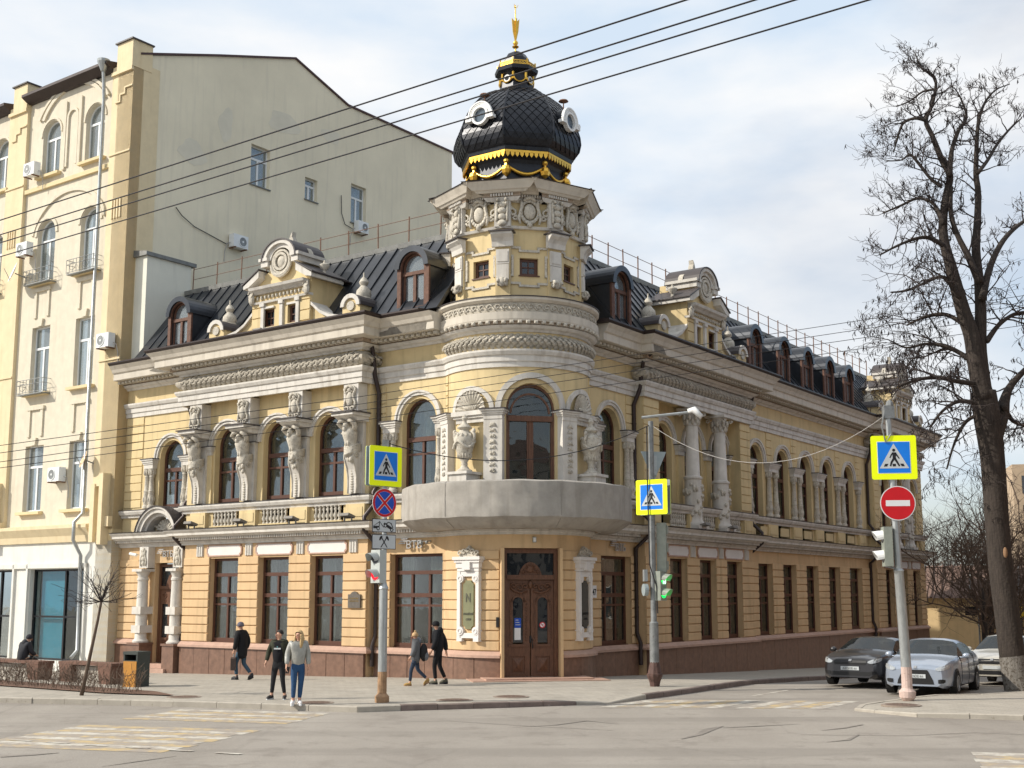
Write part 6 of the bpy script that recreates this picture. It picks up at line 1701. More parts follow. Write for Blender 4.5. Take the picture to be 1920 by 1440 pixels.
# manhole covers
M['iron'] = mat('rusty_iron', (.15, .10, .075), .75, .35, 12, bump=.3, bscale=60)
M['ironrim'] = mat('manhole_rim', (.26, .21, .17), .8, .2, 8)
for (x, y), lab in zip(((590, 1318), (345, 1307), (852, 1313), (958, 1306.5), (1690, 1322)), ('round iron manhole cover just right of the woman in the silver jacket', 'round iron manhole cover in front of the hedge, left on the pavement', 'round iron manhole cover near the kerb right of the left signal pole', 'round iron manhole cover in front of the main door step', 'round iron manhole cover at the foot of the pole with the no entry sign')):
    p = gp(x, y, .15 if x < 1500 else .13); r = .36 if x > 500 else .33
    T_ = thing('manhole_cover', lab, 'manhole cover', (p.x, p.y, p.z), group='manhole covers in the pavement')
    mb = MB(); mb.lathe((0, 0, .004), [(r + .09, -.03), (r + .09, .004), (r, .008)], 24); mb.build('rim', M['ironrim'], T_, local=True)
    mb = MB(); mb.lathe((0, 0, .006), [(r, -.02), (r, .010), (r * .8, .013), (.02, .013)], 24)
    for i in range(10): mb.lathe((r * .5 * cos(i * .63), r * .5 * sin(i * .63), .015), [(.035, 0), (.03, .008)], 6)
    mb.build('lid', M['iron'], T_, local=True)
# ================================================================== THE TALL HOUSE ON THE LEFT
PT = .12
TB = thing('apartment_building', 'tall pale yellow apartment house with blank grey gable rising behind the corner mansion', 'building', (*FL.xy(18, -4), -.3))
def wall_tier(mb, fr, u0, u1, z0, z1, p, ops, depth=.35):
    x = u0
    for a, b, za, zb in sorted(ops):
        mb.box(fr, x, a, p - depth, p, z0, z1); mb.box(fr, a, b, p - depth, p, z0, za); mb.box(fr, a, b, p - depth, p, zb, z1); x = b
    mb.box(fr, x, u1, p - depth, p, z0, z1)
PF = PT - .16
tf = MB()
CR, CL, HWN = 16.15, 19.30, .66
for cols_, a, b in (((CR, CL), 14.85, 21.05), ((23.2, 26.4), 22.45, 29)):
    wall_tier(tf, FL, a, b, 5.4, 10.0, PF, [(c - HWN, c + HWN, 6.12, 8.92) for c in cols_])
    wall_tier(tf, FL, a, b, 10.0, 15.2, PF, [(c - HWN, c + HWN, 11.2, 14.1) for c in cols_])
    arch_wall(tf, FL, a, b, 16.05, 20.2, PF, [(c, HWN, 18.2) for c in cols_]); tf.box(FL, a, b, PF - .4, PF, 15.2, 16.05)
    arch_wall(tf, FL, a, b, 20.9, 24.7, PF, [(c, HWN, 22.75) for c in cols_]); tf.box(FL, a, b, PF - .4, PF, 20.2, 20.9)
tf.build('brick_field', M['tallfield'], TB)
for a, b in ((13.46, 14.85), (21.05, 22.45)):
    pl = MB(); pl.box(FL, a, b, -1.2, PT, 5.2, 24.6)
    pl.box(FL, a, b, PT, PT + .10, 24.2, 24.35); pl.box(FL, a - .02, b - .38, PT - .9, PT + .10, 24.35, 25.5)
    pl.build('pilaster', M['tallpil'], TB)
    MB().box(FL, a - .08, b - .30, PT - .95, PT + .18, 25.5, 25.56).build('pilaster_cap', M['flash'], TB)
    d = MB()
    for i in range(4): d.box(FL, a + .42 + i * .18, a + .50 + i * .18, PT, PT + .05, 17.95, 18.75)
    for z in (20.7, 12.0): d.box(FL, a, b, PT, PT + .05, z, z + .07)
    d.prism(FL, [(a, 23.5), (a + .45, 23.5), (a + .45, 23.25), (a + .75, 23.25), (a + .75, 22.95), (a + 1.1, 22.95), (a + 1.1, 23.02), (a + .82, 23.02), (a + .82, 23.32), (a + .52, 23.32), (a + .52, 23.57), (a, 23.57)], PT, PT + .06)
    for u0, u1, z0, z1, q in ((a + .25, a + .5, 4.6, 7.4, .35), (a + .5, a + .85, 6.9, 7.15, .25), (a + .85, a + 1.1, 4.7, 7.0, .3), (a + .02, a + .25, 5.3, 5.7, .2), (a + .5, a + .85, 4.7, 5.1, .15)): d.box(FL, u0, u1, PT, PT + q, z0, z1)
    d.build('pilaster_ornament', M['tallpil'], TB)
def pvc_window(fr, c, z0, z1, p, arch=None, par=None, hw=HWN, m='pvc', g='skyglass'):
    mb = MB(); w = .07
    zt = z0 + (z1 - z0) * .68
    top = arch if arch else z1
    mb.box(fr, c - hw, c - hw + w, p - .04, p + .03, z0, top); mb.box(fr, c + hw - w, c + hw, p - .04, p + .03, z0, top); mb.box(fr, c - hw + w, c + hw - w, p - .04, p + .03, z0, z0 + w)
    if arch: mb.arc(fr, c, arch, hw - w, hw, p - .04, p + .03, n=12)
    else: mb.box(fr, c - hw + w, c + hw - w, p - .04, p + .03, z1 - w, z1)
    mb.box(fr, c - hw + w, c + hw - w, p - .04, p + .03, zt - .05, zt + .05); mb.box(fr, c - .05, c + .05, p - .04, p + .03, z0 + w, zt - .05)
    wd = mb.build('window', M[m], par or TB)
    pane([(c - hw + w, z0 + w), (c - .05, z0 + w), (c - .05, zt - .05), (c - hw + w, zt - .05)], fr, p, wd, g); pane([(c + .05, z0 + w), (c + hw - w, z0 + w), (c + hw - w, zt - .05), (c + .05, zt - .05)], fr, p, wd, g)
    r = hw - w
    pane([(c - r, zt + .05), (c + r, zt + .05)] + ([(c + r * cos(pi * i / 10), arch + r * sin(pi * i / 10)) for i in range(11)] if arch else [(c + r, z1 - w), (c - r, z1 - w)]), fr, p, wd, g)
    MB().box(fr, c - hw, c + hw, p - .4, p - .36, z0, z1 + .1).build('curtain', M['curtain'], wd)
    return wd
tr = MB()
for c in (CR, CL, 23.2):
    pvc_window(FL, c, 6.12, 8.92, PF - .22); pvc_window(FL, c, 11.2, 14.1, PF - .22)
    pvc_window(FL, c, 16.05, 18.86, PF - .22, 18.2); pvc_window(FL, c, 20.9, 23.41, PF - .22, 22.75)
    for z in (20.78, 15.9, 11.05, 5.98): MB().box(FL, c - .85, c + .85, PF, PF + .22, z, z + .12).build('window_sill', M['tallrev'], TB)
    a = MB(); a.arc(FL, c, 18.2, .70, .85, PF, PF + .05, n=12); a.arc(FL, c, 22.75, .70, .80, PF, PF + .05, n=12)
    for z0 in (14.5, 9.3):
        for u in (c - .55, c + .37): a.box(FL, u, u + .18, PF, PF + .07, z0, z0 + 1.15)
        a.box(FL, c - .62, c + .62, PF, PF + .10, z0 + 1.15, z0 + 1.3)
    a.prism(FL, [(c - .13, 14.1), (c + .13, 14.1), (c + .2, 14.42), (c - .2, 14.42)], PF, PF + .1); a.prism(FL, [(c - .13, 8.92), (c + .13, 8.92), (c + .2, 9.24), (c - .2, 9.24)], PF, PF + .1)
    a.build('window_trim', M['tallfield'], TB)
a = MB()
a.arc(FL, 17.72, 22.6, 2.35, 2.55, PF, PF + .10, .45, pi - .45, n=20, sz=.85); a.arc(FL, 17.72, 22.6, 2.7, 2.85, PF, PF + .12, .45, pi - .45, n=20, sz=.8)
a.arc(FL, 17.72, 17.9, 2.55, 2.75, PF, PF + .08, .2, pi - .2, n=20, sz=.75)
for s_ in (-1, 1): a.box(FL, 17.72 + s_ * .55 - .09, 17.72 + s_ * .55 + .09, PF, PF + .09, 20.9, 24.0)
a.arc(FL, 17.72, 23.2, .30, .42, PF, PF + .08, n=10); a.box(FL, 17.72 - .42, 17.72 - .3, PF, PF + .08, 21, 23.2); a.box(FL, 17.72 + .3, 17.72 + .42, PF, PF + .08, 21, 23.2)
a.build('facade_arches', M['tallfield'], TB)
MB().box(FL, 14.85, 21.05, PF, PF + .12, 20.3, 20.48).build('string_course', M['tallrev'], TB)
MB().prof(FL, [(PT - .2, 4.75), (PT + .1, 4.75), (PT + .15, 5.0), (PT + .35, 5.3), (PT + .35, 5.42), (PT - .2, 5.5)], 14.7, 30).build('shop_cornice', M['tallpil'], TB)
MB().prof(FL, [(PF - .3, 24.5), (PF + .15, 24.5), (PF + .40, 24.65), (PF + .52, 24.72), (PF + .52, 24.84), (PF - .3, 25.0)], 14.85, 21.05).build('gutter', M['gutter'], TB)
MB().prof(FL, [(PF - .3, 24.5), (PF + .15, 24.5), (PF + .40, 24.65), (PF + .52, 24.72), (PF + .52, 24.84), (PF - .3, 25.0)], 22.45, 30).build('gutter', M['gutter'], TB)
# ground floor shop
M['shopglass'] = glass_mat('shop_glass', opacity=.05, refl=.16)
sw = MB()
wall_tier(sw, FL, 13.46, 30, -1.2, 4.76, PT, [(15.05, 18.85, .02, 3.68), (20.0, 23.0, .02, 3.68)], .5)
for u in (14.9, 18.9, 19.9): sw.box(FL, u, u + .12, PT, PT + .1, -.5, 3.9)
sw.box(FL, 14.9, 30, PT, PT + .1, 3.72, 3.9)
sw.build('shop_wall', M['shopwhite'], TB)
for a_, b_ in ((15.05, 18.85), (20.0, 23.0)):
    mb = MB(); p = PT - .25; mid = a_ + (b_ - a_) * .42
    for u in (a_, mid - .05, b_ - .1): mb.box(FL, u, u + .1, p - .05, p + .05, .02, 3.68)
    for z in (.02, 1.72, 3.6): mb.box(FL, a_ + .1, b_ - .1, p - .05, p + .04, z, z + .08)
    wd = mb.build('shop_window', M['black'], TB)
    for u0, u1 in ((a_ + .1, mid - .05), (mid + .05, b_ - .1)):
        for z0, z1 in ((.1, 1.72), (1.8, 3.6)): pane([(u0, z0), (u1, z0), (u1, z1), (u0, z1)], FL, p, wd, 'shopglass')
MB().box(FL, 17.0, 18.6, -.36, -.32, .0, 3.6).build('blue_poster', mat('blue_shop_panel', (.05, .42, .60), .6, .1, 2), TB)
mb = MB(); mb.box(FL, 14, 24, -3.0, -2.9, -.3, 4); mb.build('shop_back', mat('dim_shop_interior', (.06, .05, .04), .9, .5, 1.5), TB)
M['repair'] = mat('render_repair_patch', (.70, .655, .53), .92, .08, 1.2)
# side pilaster and the blank gable
C0 = FL.xy(13.46, PT)
GB = Fr(C0, (-NL[0], -NL[1]), (-LD[0], -LD[1]))
mb = MB(); mb.box(GB, 0, .5, -1.0, .0, -1.2, 24.6); mb.build('corner_return', M['tallrev'], TB)
gw = MB()
gw.box(GB, .5, 21, -.5, -.03, 8, 20.5)
wall_tier(gw, GB, .5, 21, 20.5, 23.3, -.03, [(6.5, 7.65, 21.1, 23.0), (9.9, 10.72, 21.3, 22.4), (13.05, 14.15, 20.95, 22.95)], .47)
gw.prism(GB, [(.5, 23.3), (21, 23.3), (21, 26.9), (12.7, 26.85), (9.05, 27.98), (4.4, 26.4), (.5, 25.0)], -.5, -.03)
gw.build('gable_wall', M['gable'], TB)
mb = MB()
for a_, b_ in (((.3, 24.95), (4.4, 26.4)), ((4.4, 26.4), (9.05, 27.98)), ((9.05, 27.98), (12.7, 26.85)), ((12.7, 26.85), (21.2, 26.9))):
    mb.hexa([GB(a_[0], -1.5, a_[1]), GB(b_[0], -1.5, b_[1]), GB(b_[0], .05, b_[1]), GB(a_[0], .05, a_[1]), GB(a_[0], -1.5, a_[1] + .09), GB(b_[0], -1.5, b_[1] + .09), GB(b_[0], .05, b_[1] + .09), GB(a_[0], .05, a_[1] + .09)])
mb.build('roof_edge', mat('dark_red_roof_edge', (.08, .045, .045), .7, .3, 5), TB)
MB().box(FL, 14, 30, -22, -1, 24, 24.6).build('roof_slab', M['flash'], TB)
mb = MB(); mb.box(GB, .52, 2.75, -.03, .75, 11.2, 16.25); mb.build('wall_projection', M['gablebox'], TB)
mb = MB(); mb.hexa([GB(.40, -.03, 16.25), GB(2.95, -.03, 16.25), GB(2.95, .85, 16.25), GB(.4, .85, 16.25), GB(.40, -.03, 16.55), GB(2.95, -.03, 16.55), GB(2.95, .85, 16.40), GB(.4, .85, 16.40)]); mb.build('projection_cap', M['capzinc'], TB)
for (a_, b_, z0, z1, g) in ((6.5, 7.65, 21.1, 23.0, 'skyglass'), (9.9, 10.72, 21.3, 22.4, 'skyglass'), (13.05, 14.15, 20.95, 22.95, 'skyglass')):
    pvc_window(GB, (a_ + b_) / 2, z0, z1, -.26, None, TB, (b_ - a_) / 2, g=g)
    MB().box(GB, a_ - .05, b_ + .05, -.2, .04, z0 - .05, z0 - .002).build('window_sill', M['capzinc'], TB)
mb = MB(); mb.tube([GB(2.4, .02, 18.9), GB(2.7, .06, 18.6), GB(3.4, .03, 18.3), GB(5.2, .03, 17.95), GB(5.4, .05, 18.1)], .02, 5); mb.tube([GB(12.3, .03, 22.1), GB(12.35, .03, 21.2), GB(12.6, .03, 20.7), GB(13.1, .05, 20.6)], .02, 5); mb.build('wall_cable', M['cable'], TB)
for u, z, w, h in ((3.2, 21.6, 1.5, 1.0), (8.4, 24.6, 1.9, 1.2), (5.0, 23.4, .8, 1.6), (11.6, 24.9, 1.3, .8)): MB().prism(GB, [(u + w * .5 * cos(t) * (1 + .25 * sin(3 * t + u)), z + h * .5 * sin(t) * (1 + .2 * cos(2 * t + z))) for t in [i * .45 for i in range(14)]], -.03, -.024).build('render_repair', M['repair'], TB)
# drainpipe with funnel
mb = MB(); pp = lambda u, p, z: FL(u, p, z)
mb.tube([pp(15.15, PF + .45, 24.6), pp(15.2, PF + .35, 24.0), pp(15.25, PT + .12, 23.3), pp(15.25, PT + .12, 5.9), pp(15.25, PT + .5, 5.5), pp(15.25, PT + .5, 4.8), pp(15.2, PT + .16, 4.2), pp(15.1, PT + .16, .5), pp(15.0, PT + .5, .2)], .075, 10)
o = mb.build('drainpipe', M['zinc'], TB, smooth=True, angle=50)
mb = MB(); mb.lathe(pp(15.15, PF + .45, 24.45), [(.09, 0), (.26, .4), (.27, .5)], 12); mb.build('drain_funnel', M['zinc'], o)
# little iron window balconies
for c, z in ((CR, 15.95), (CL, 15.95), (CL, 11.1), (23.2, 15.95)):
    mb = MB(); w = .92; q = PF + .42
    for h in (.08, .42, .62): mb.tube([FL(c - w, PF, z + h), FL(c - w, q, z + h), FL(c + w, q, z + h), FL(c + w, PF, z + h)], .013, 4)
    for i in range(9): mb.tube([FL(c - w + i * w / 4, q, z + .05), FL(c - w + i * w / 4, q, z + .62)], .011, 4)
    for s_ in (-1, 1): mb.tube([FL(c + s_ * w * .5 + .22 * sin(t), q + .03, z + .3 + .16 * cos(t)) for t in [i * .7 for i in range(10)]], .011, 4)
    mb.box(FL, c - w, c + w, PF, q, z - .02, z + .02)
    mb.build('window_railing', M['poledark'], TB)

def aircon(fr, u, p, z, label, w=.42, rz=0):
    T_ = thing('air_conditioner', label, 'air conditioner', fr(u, p, z), group='air conditioners on the tall house')
    mb = MB(); mb.box(fr, u - w, u + w, p + .06, p + .38, z, z + .58); mb.build('case', M['pvc'], T_)
    mb = MB(); mb.arc(fr, u + w * .25, z + .29, .0, .21, p + .38, p + .395, 0, 2 * pi, n=18); mb.mi = 1; mb.arc(fr, u + w * .25, z + .29, .2, .235, p + .38, p + .405, 0, 2 * pi, n=18); mb.arc(fr, u + w * .25, z + .29, 0, .05, p + .395, p + .405, 0, 2 * pi, n=10)
    mb.build('fan_grille', [M['poledark'], M['pvc']], T_)
    mb = MB(); mb.box(fr, u - w + .08, u - w + .12, p, p + .42, z - .05, z - .001); mb.box(fr, u + w - .12, u + w - .08, p, p + .42, z - .05, z - .001); mb.build('bracket', M['rust'], T_)
    mb = MB(); mb.tube([fr(u - w, p + .15, z + .2), fr(u - w - .15, p + .12, z + .12), fr(u - w - .2, p + .04, z - .25), fr(u - w - .2, p + .02, z - .7)], .018, 5); mb.build('hose', M['cablegrey'], T_)
def aimFL(px, py, p): # wall coordinates of a surveyed picture point
    o = Vector((0, 0, CAMZ)); d = atY(px, py, 1.0) - o; n = Vector((NL[0], NL[1], 0)); q = Vector(FL(0, p, 0))
    t = (q - o).dot(n) / d.dot(n); w = o + d * t - q; return w.dot(Vector((LD[0], LD[1], 0))), w.z + q.z
for (x, y, pp_), lab in zip(((196, 652, PT), (58, 330, PT), (44, 480, PT), (104, 903, PF)), ('white air conditioner low on the pilaster beside the mansion roof', 'white air conditioner with a twig beside it, highest on the tall house', 'white air conditioner next to the white dish at third-floor height', 'white air conditioner between the two windows above the shop')):
    u, z = aimFL(x, y, pp_ + .25); aircon(FL, u, pp_, z, lab, w=.40)
aircon(GB, 5.75, -.03, 17.85, 'grey air conditioner on the blank gable behind the attic gable'); aircon(GB, 13.6, -.03, 20.45, 'pale air conditioner under the rightmost window of the blank gable', .36)
def dish(px, py, p, r, m, lab):
    u, z = aimFL(px, py, p + .35); T_ = thing('satellite_dish', lab, 'satellite dish', FL(u, p, z))
    ax = Vector((-.75, -.45, .30)).normalized(); cx = ax.orthogonal().normalized(); cy = ax.cross(cx); c = Vector(FL(u, p + .4, z)); mb = MB(); vs = [c]; fs = []
    for j, (rr, dd) in enumerate(((.5, .03), (1, .14))):
        for i in range(20): a = 2 * pi * i / 20; vs.append(c + (cx * cos(a) + cy * sin(a)) * r * rr + ax * r * dd)
    fs = [(0, 1 + i, 1 + (i + 1) % 20) for i in range(20)] + [(1 + i, 21 + i, 21 + (i + 1) % 20, 1 + (i + 1) % 20) for i in range(20)]
    mb.add(vs, fs); mb.build('reflector', m, T_, smooth=True, recalc=False)
    mb = MB(); mb.tube([Vector(FL(u - .3, p, z - .2)), c - ax * .05], .025, 6); mb.tube([c - cy * r * .9, c + ax * r * .9], .014, 5); mb.build('arm', M['poledark'], T_)
dish(28, 512, PT, .48, M['pvc'], 'white satellite dish on the left pilaster of the tall house')
dish(160, 862, PF, .36, mat('rust_stained_dish', (.62, .45, .28), .6, .2, 5), 'rust-stained satellite dish in front of the window above the shop')

# ================================================================== POLES, SIGNS AND SIGNALS
PED_TRI = [(-.305, -.235), (.305, -.235), (0, .30)]
def ped_sign(par, fr, z, s, name='crossing_sign'):
    """square fluorescent board with the blue crossing sign, s = side length"""
    h = s / 2
    def rr(a, r, n=5): return [(sx * (a - r) + r * cos(t), sz * (a - r) + r * sin(t)) for sx, sz, t0 in ((1, 1, 0), (-1, 1, pi / 2), (-1, -1, pi), (1, -1, 1.5 * pi)) for t in [t0 + pi / 2 * i / n for i in range(n + 1)]]
    mb = MB(); sh = lambda pts: [(u, z + v) for u, v in pts]
    mb.mi = 5; mb.prism(fr, sh(rr(h - .004, .04 * s)), -.03, -.004)
    mb.mi = 0; mb.prism(fr, sh(rr(h, .05 * s)), -.004, .004)
    k = s * .365; mb.mi = 1; mb.prism(fr, sh(rr(k, .01)), .004, .008)
    mb.mi = 2; mb.prism(fr, sh(rr(k - .012 * s, .008)), .008, .010)
    b = .70 * s
    mb.mi = 3; mb.prism(fr, sh([(u * b / .7, (v + .0) * b / .7) for u, v in [(a * 1.06, c * 1.06) for a, c in PED_TRI]]), .010, .013)
    mb.mi = 4
    def blob(pts): mb.prism(fr, sh([(u * s, v * s) for u, v in pts]), .013, .016)
    def limb(a, c, w0, w1):
        d = Vector((c[0] - a[0], c[1] - a[1])).normalized(); n = Vector((-d.y, d.x)); blob([(a[0] + n.x * w0, a[1] + n.y * w0), (a[0] - n.x * w0, a[1] - n.y * w0), (c[0] - n.x * w1, c[1] - n.y * w1), (c[0] + n.x * w1, c[1] + n.y * w1)])
    blob([(.0 + .034 * cos(t), .165 + .036 * sin(t)) for t in [i * pi / 6 for i in range(12)]])
    limb((.01, .115), (.005, -.02), .042, .034)
    limb((.005, -.01), (-.05, -.10), .026, .022); limb((-.05, -.09), (-.085, -.20), .022, .018)
    limb((.01, -.01), (.06, -.10), .026, .022); limb((.055, -.09), (.115, -.20), .022, .018)
    limb((.03, .105), (.075, .03), .018, .015); limb((.075, .035), (.115, -.03), .014, .012); limb((-.02, .105), (-.065, .045), .018, .015); limb((-.06, .05), (-.09, -.01), .014, .012)
    for u0, u1 in ((-.23, -.16), (-.035, .035), (.16, .23)):
        q = .03 * (1 if u0 < -.1 else -1 if u0 > .1 else 0); blob([(u0, -.205), (u1, -.205), (u1 + q, -.145), (u0 + q, -.145)])
    return mb.build(name, [M['signyel'], M['signwhite'], M['signblue'], M['signgrey'], M['black'], M['signback']], par)
def disc_sign(par, fr, z, r, kind):
    mb = MB(); mb.mi = 0
    mb.arc(fr, 0, z, 0, r, -.004, .004, 0, 2 * pi, n=36); mb.mi = 1
    if kind == 'stop':
        mb.arc(fr, 0, z, r * .80, r * .97, .004, .007, 0, 2 * pi, n=36); mb.mi = 2; mb.arc(fr, 0, z, 0, r * .79, .004, .006, 0, 2 * pi, n=32); 
        for a in (pi / 4, -pi / 4):
            c, s_ = cos(a), sin(a)
            for w, m_, q in ((.115, 0, .009), (.085, 1, .0115)):
                mb.mi = m_; q = q + (.001 if a < 0 else 0); mb.prism(fr, [(x * c * r - y * s_ * r, z + x * s_ * r + y * c * r) for x, y in ((-.82, -w), (.82, -w), (.82, w), (-.82, w))], .006, q)
    else:
        mb.arc(fr, 0, z, 0, r * .95, .004, .007, 0, 2 * pi, n=36); mb.mi = 0; mb.box(fr, -r * .68, r * .68, .007, .010, z - r * .17, z + r * .17)
    return mb.build('no_stopping_sign' if kind == 'stop' else 'no_entry_sign', [M['signwhite'], M['signred'], M['signdeep']], par)
def signal(par, fr, z, lamps, body, face, w=.16, step=.31, vis=None):
    """traffic signal head; lamps listed from the top"""
    n = len(lamps); mb = MB(); mb.box(fr, -w, w, -.20, 0, z, z + step * n); mb.build('signal_housing', M[body], par)
    for i, l in enumerate(lamps):
        zc = z + step * (n - i - .5); r = w * .78
        mb = MB(); mb.arc(fr, 0, zc, 0, r, -.02, .012, 0, 2 * pi, n=18)
        mb.build('lamp_lens', M[l], par)
        mb = MB(); k = 12; vs = []
        for j in range(k + 1):
            a = -.35 + (pi + .7) * j / k; vs += [fr(r * 1.08 * cos(a), .0, zc + r * 1.08 * sin(a)), fr(r * 1.08 * cos(a), .06 + .20 * (.5 + .5 * sin(a)), zc + r * 1.08 * sin(a) - .03)]
        mb.add(vs, [(2 * j, 2 * j + 2, 2 * j + 3, 2 * j + 1) for j in range(k)]); mb.build('lamp_visor', M[vis or body], par, recalc=False)
def rot(a): return (sin(a), -cos(a))
def zof(px, py, Y): return atY(px, py, Y).z
# --- left pole
b = gp(716, 1317, .15); PL_ = thing('signal_pole', 'grey green pole with red traffic signal, crossing and no stopping signs, left of the bay', 'sign pole', (b.x, b.y, .15))
YP = b.y
mb = MB(); mb.lathe((b.x, b.y, .85), [(.105, 0), (.10, zof(716, 1105, YP) - .85), (.12, zof(716, 1105, YP) - .83), (.08, zof(716, 1100, YP) - .80), (.062, zof(716, 1095, YP) - .78), (.055, zof(718, 832, YP) - .85)], 14); mb.build('pole', M['pole'], PL_, smooth=True, angle=40)
mb = MB(); mb.lathe((b.x, b.y, .14), [(.16, 0), (.17, .04), (.17, .15), (.125, .2), (.108, .22), (.108, .72)], 14); mb.build('pole_foot', M['polerust'], PL_)
fr = facing((b.x + .02, b.y - .10), rot(radians(43)))
zc = zof(721, 875, YP); ped_sign(PL_, fr, zc, .96)
fb = facing((b.x - .10, b.y + .06), (-rot(radians(43))[0], -rot(radians(43))[1])); ped_sign(PL_, fb, zc, .96)
fr2 = facing((b.x, b.y - .09), rot(radians(40))); disc_sign(PL_, fr2, zof(720, 943.5, YP), .345, 'stop')
def plate(z0, z1, w, kind):
    mb = MB(); mb.mi = 1; mb.box(fr2, -w, w, -.004, .004, z0, z1); mb.mi = 0; mb.box(fr2, -w + .015, w - .015, .004, .007, z0 + .015, z1 - .015); mb.mi = 1
    h = z1 - z0; P = lambda pts: mb.prism(fr2, [(u * w, z0 + v * h) for u, v in pts], .007, .010)
    if kind == 'tow':
        P([(-.92, .28), (-.40, .28), (-.40, .46), (-.92, .46)]); P([(-.92, .46), (-.88, .46), (-.42, .80), (-.40, .75)]); P([(-.46, .44), (-.40, .44), (-.38, .82), (-.43, .82)]); P([(-.40, .78), (-.37, .80), (-.02, .38), (-.08, .36)])
        P([(-.08, .62), (.02, .74), (.62, .40), (.80, .24), (.74, .14), (.60, .18), (.0, .50)]); P([(.12, .66), (.34, .80), (.40, .77), (.18, .60)]); P([(.34, .80), (.62, .70), (.60, .62), (.38, .74)]); P([(.60, .72), (.76, .36), (.70, .34), (.56, .66)])
        for cx, cy in ((-.52, .27), (.08, .50), (.62, .2)):
            mb.arc(fr2, cx * w, z0 + cy * h, 0, .045, .007, .013, 0, 2 * pi, n=14); mb.mi = 0; mb.arc(fr2, cx * w, z0 + cy * h, 0, .025, .013, .015, 0, 2 * pi, n=12); mb.mi = 1
    else:
        P([(-.30, .12), (-.22, .12), (.24, .76), (.16, .78)]); P([(.30, .12), (.22, .12), (-.24, .76), (-.16, .78)])
        P([(-.42, .62), (-.34, .58), (-.12, .84), (-.26, .92), (-.36, .80)]); P([(.42, .62), (.34, .58), (.12, .84), (.26, .92), (.36, .80)])
    mb.build('tow_away_plate' if kind == 'tow' else 'working_days_plate', [M['signgrey'], M['black']], PL_)
plate(zof(720, 998.5, YP), zof(720, 973.5, YP), .34, 'tow'); plate(zof(720, 1030, YP), zof(720, 1002.5, YP), .34, 'ham')
fs = facing((b.x - .20, b.y - .06), (-.70, -.71)); signal(PL_, fs, zof(700, 1093, YP), ['darklens', 'redlamp'], 'tlpale', None, .165, (zof(700, 1031, YP) - zof(700, 1093, YP)) / 2)
mb = MB(); mb.tube([(b.x - .2, b.y, zof(700, 1093, YP) + .05), (b.x, b.y, zof(700, 1103, YP) + .0)], .022, 6); mb.box(facing((b.x, b.y), (0, -1)), -.08, .08, -.08, .08, zof(718, 838, YP), zof(718, 825, YP)); mb.build('signal_bracket', M['poledark'], PL_)
# --- middle pole
b2 = gp(1228, 1287, .15); Y2 = b2.y; g2 = pave(b2.x, b2.y)
PM_ = thing('signal_pole', 'dark grey pole with green pedestrian signal and street lamp arm, right of the bay', 'sign pole', (b2.x, b2.y, g2))
zz = lambda y: zof(1228, y, Y2)
mb = MB(); mb.lathe((b2.x, b2.y, g2 + .4), [(.13, 0), (.125, zz(1170) - g2 - .4), (.13, zz(1168) - g2 - .4), (.085, zz(1165) - g2 - .4), (.075, zz(790) - g2 - .4)], 12); mb.build('pole', M['poledark'], PM_, smooth=True, angle=40)
mb = MB(); mb.lathe((b2.x, b2.y, g2), [(.13, 0), (.15, .12), (.215, .28), (.22, .34), (.19, .36), (.13, .66)], 10); mb.build('pole_foot', mat('dark_red_pole_foot', (.10, .055, .045), .7, .5, 8), PM_)
fr = facing((b2.x - .02, b2.y - .11), rot(radians(-34))); ped_sign(PM_, fr, zz(932.5), .98)
fr = facing((b2.x + .10, b2.y + .08), (-rot(radians(-34))[0], -rot(radians(-34))[1])); ped_sign(PM_, fr, zz(932.5), .98)
ft_ = facing((b2.x + .06, b2.y + .10), rot(radians(12))); mb = MB(); zt = zz(846); mb.prism(ft_, [(-.36, zt), (.40, zt), (.04, zt - .80), (-.0, zt - .80)], -.006, .006); mb.build('give_way_sign_back', M['signback'], PM_); mb = MB(); mb.box(ft_, -.02, .10, .006, .05, zt - .68, zt - .12); mb.build('sign_bracket', M['zinc'], PM_)
fg = facing((b2.x + .28, b2.y - .05), (.80, -.60)); signal(PM_, fg, zz(1126), ['greenlamp', 'greenlamp'], 'tlbody', None, .17, (zz(1071) - zz(1126)) / 2)
fq = facing((b2.x + .24, b2.y + .12), (.25, .97)); mb = MB(); mb.box(fq, -.16, .10, -.1, .12, zz(1073), zz(980)); mb.build('signal_back', M['tlbody'], PM_)
mb = MB()
for i in range(3): mb.box(fq, -.16 - .03, -.16, .0, .25, zz(1068) + i * .5, zz(1068) + .24 + i * .5)
mb.build('signal_back_visor', M['tlbody'], PM_)
zl = zz(783); arm = [(b2.x - .25, b2.y, zl), (b2.x + 1.12, b2.y - .1, zl + .14)]
mb = MB(); mb.tube(arm, .04, 6); mb.build('lamp_arm', M['zinc'], PM_); mb = MB(); mb.tube([(b2.x + 1.05, b2.y - .14, zl + .17), (b2.x + 1.2, b2.y - .2, zl + .2), (b2.x + 1.40, b2.y - .3, zl - .02)], [.06, .10, .07], 8); mb.build('lamp_head', M['white'], PM_, smooth=True)
fk = facing((b2.x - .22, b2.y), (-.97, -.2)); mb = MB(); mb.arc(fk, 0, zz(1106), 0, .17, -.05, .06, 0, 2 * pi, n=18); mb.build('loudspeaker', M['signback'], PM_); mb = MB(); mb.box(fk, -.07, .07, -.05, .05, zz(1090), zz(1068)); mb.build('push_button_box', M['zinc'], PM_)
mb = MB(); mb.tube([(b2.x - .12, b2.y - .08, zz(800)), (b2.x - .13, b2.y - .1, zz(900)), (b2.x - .10, b2.y - .1, zz(1060)), (b2.x + .08, b2.y - .12, zz(1100)), (b2.x + .1, b2.y - .1, zz(1150))], .018, 5); mb.build('cable', M['cable'], PM_)
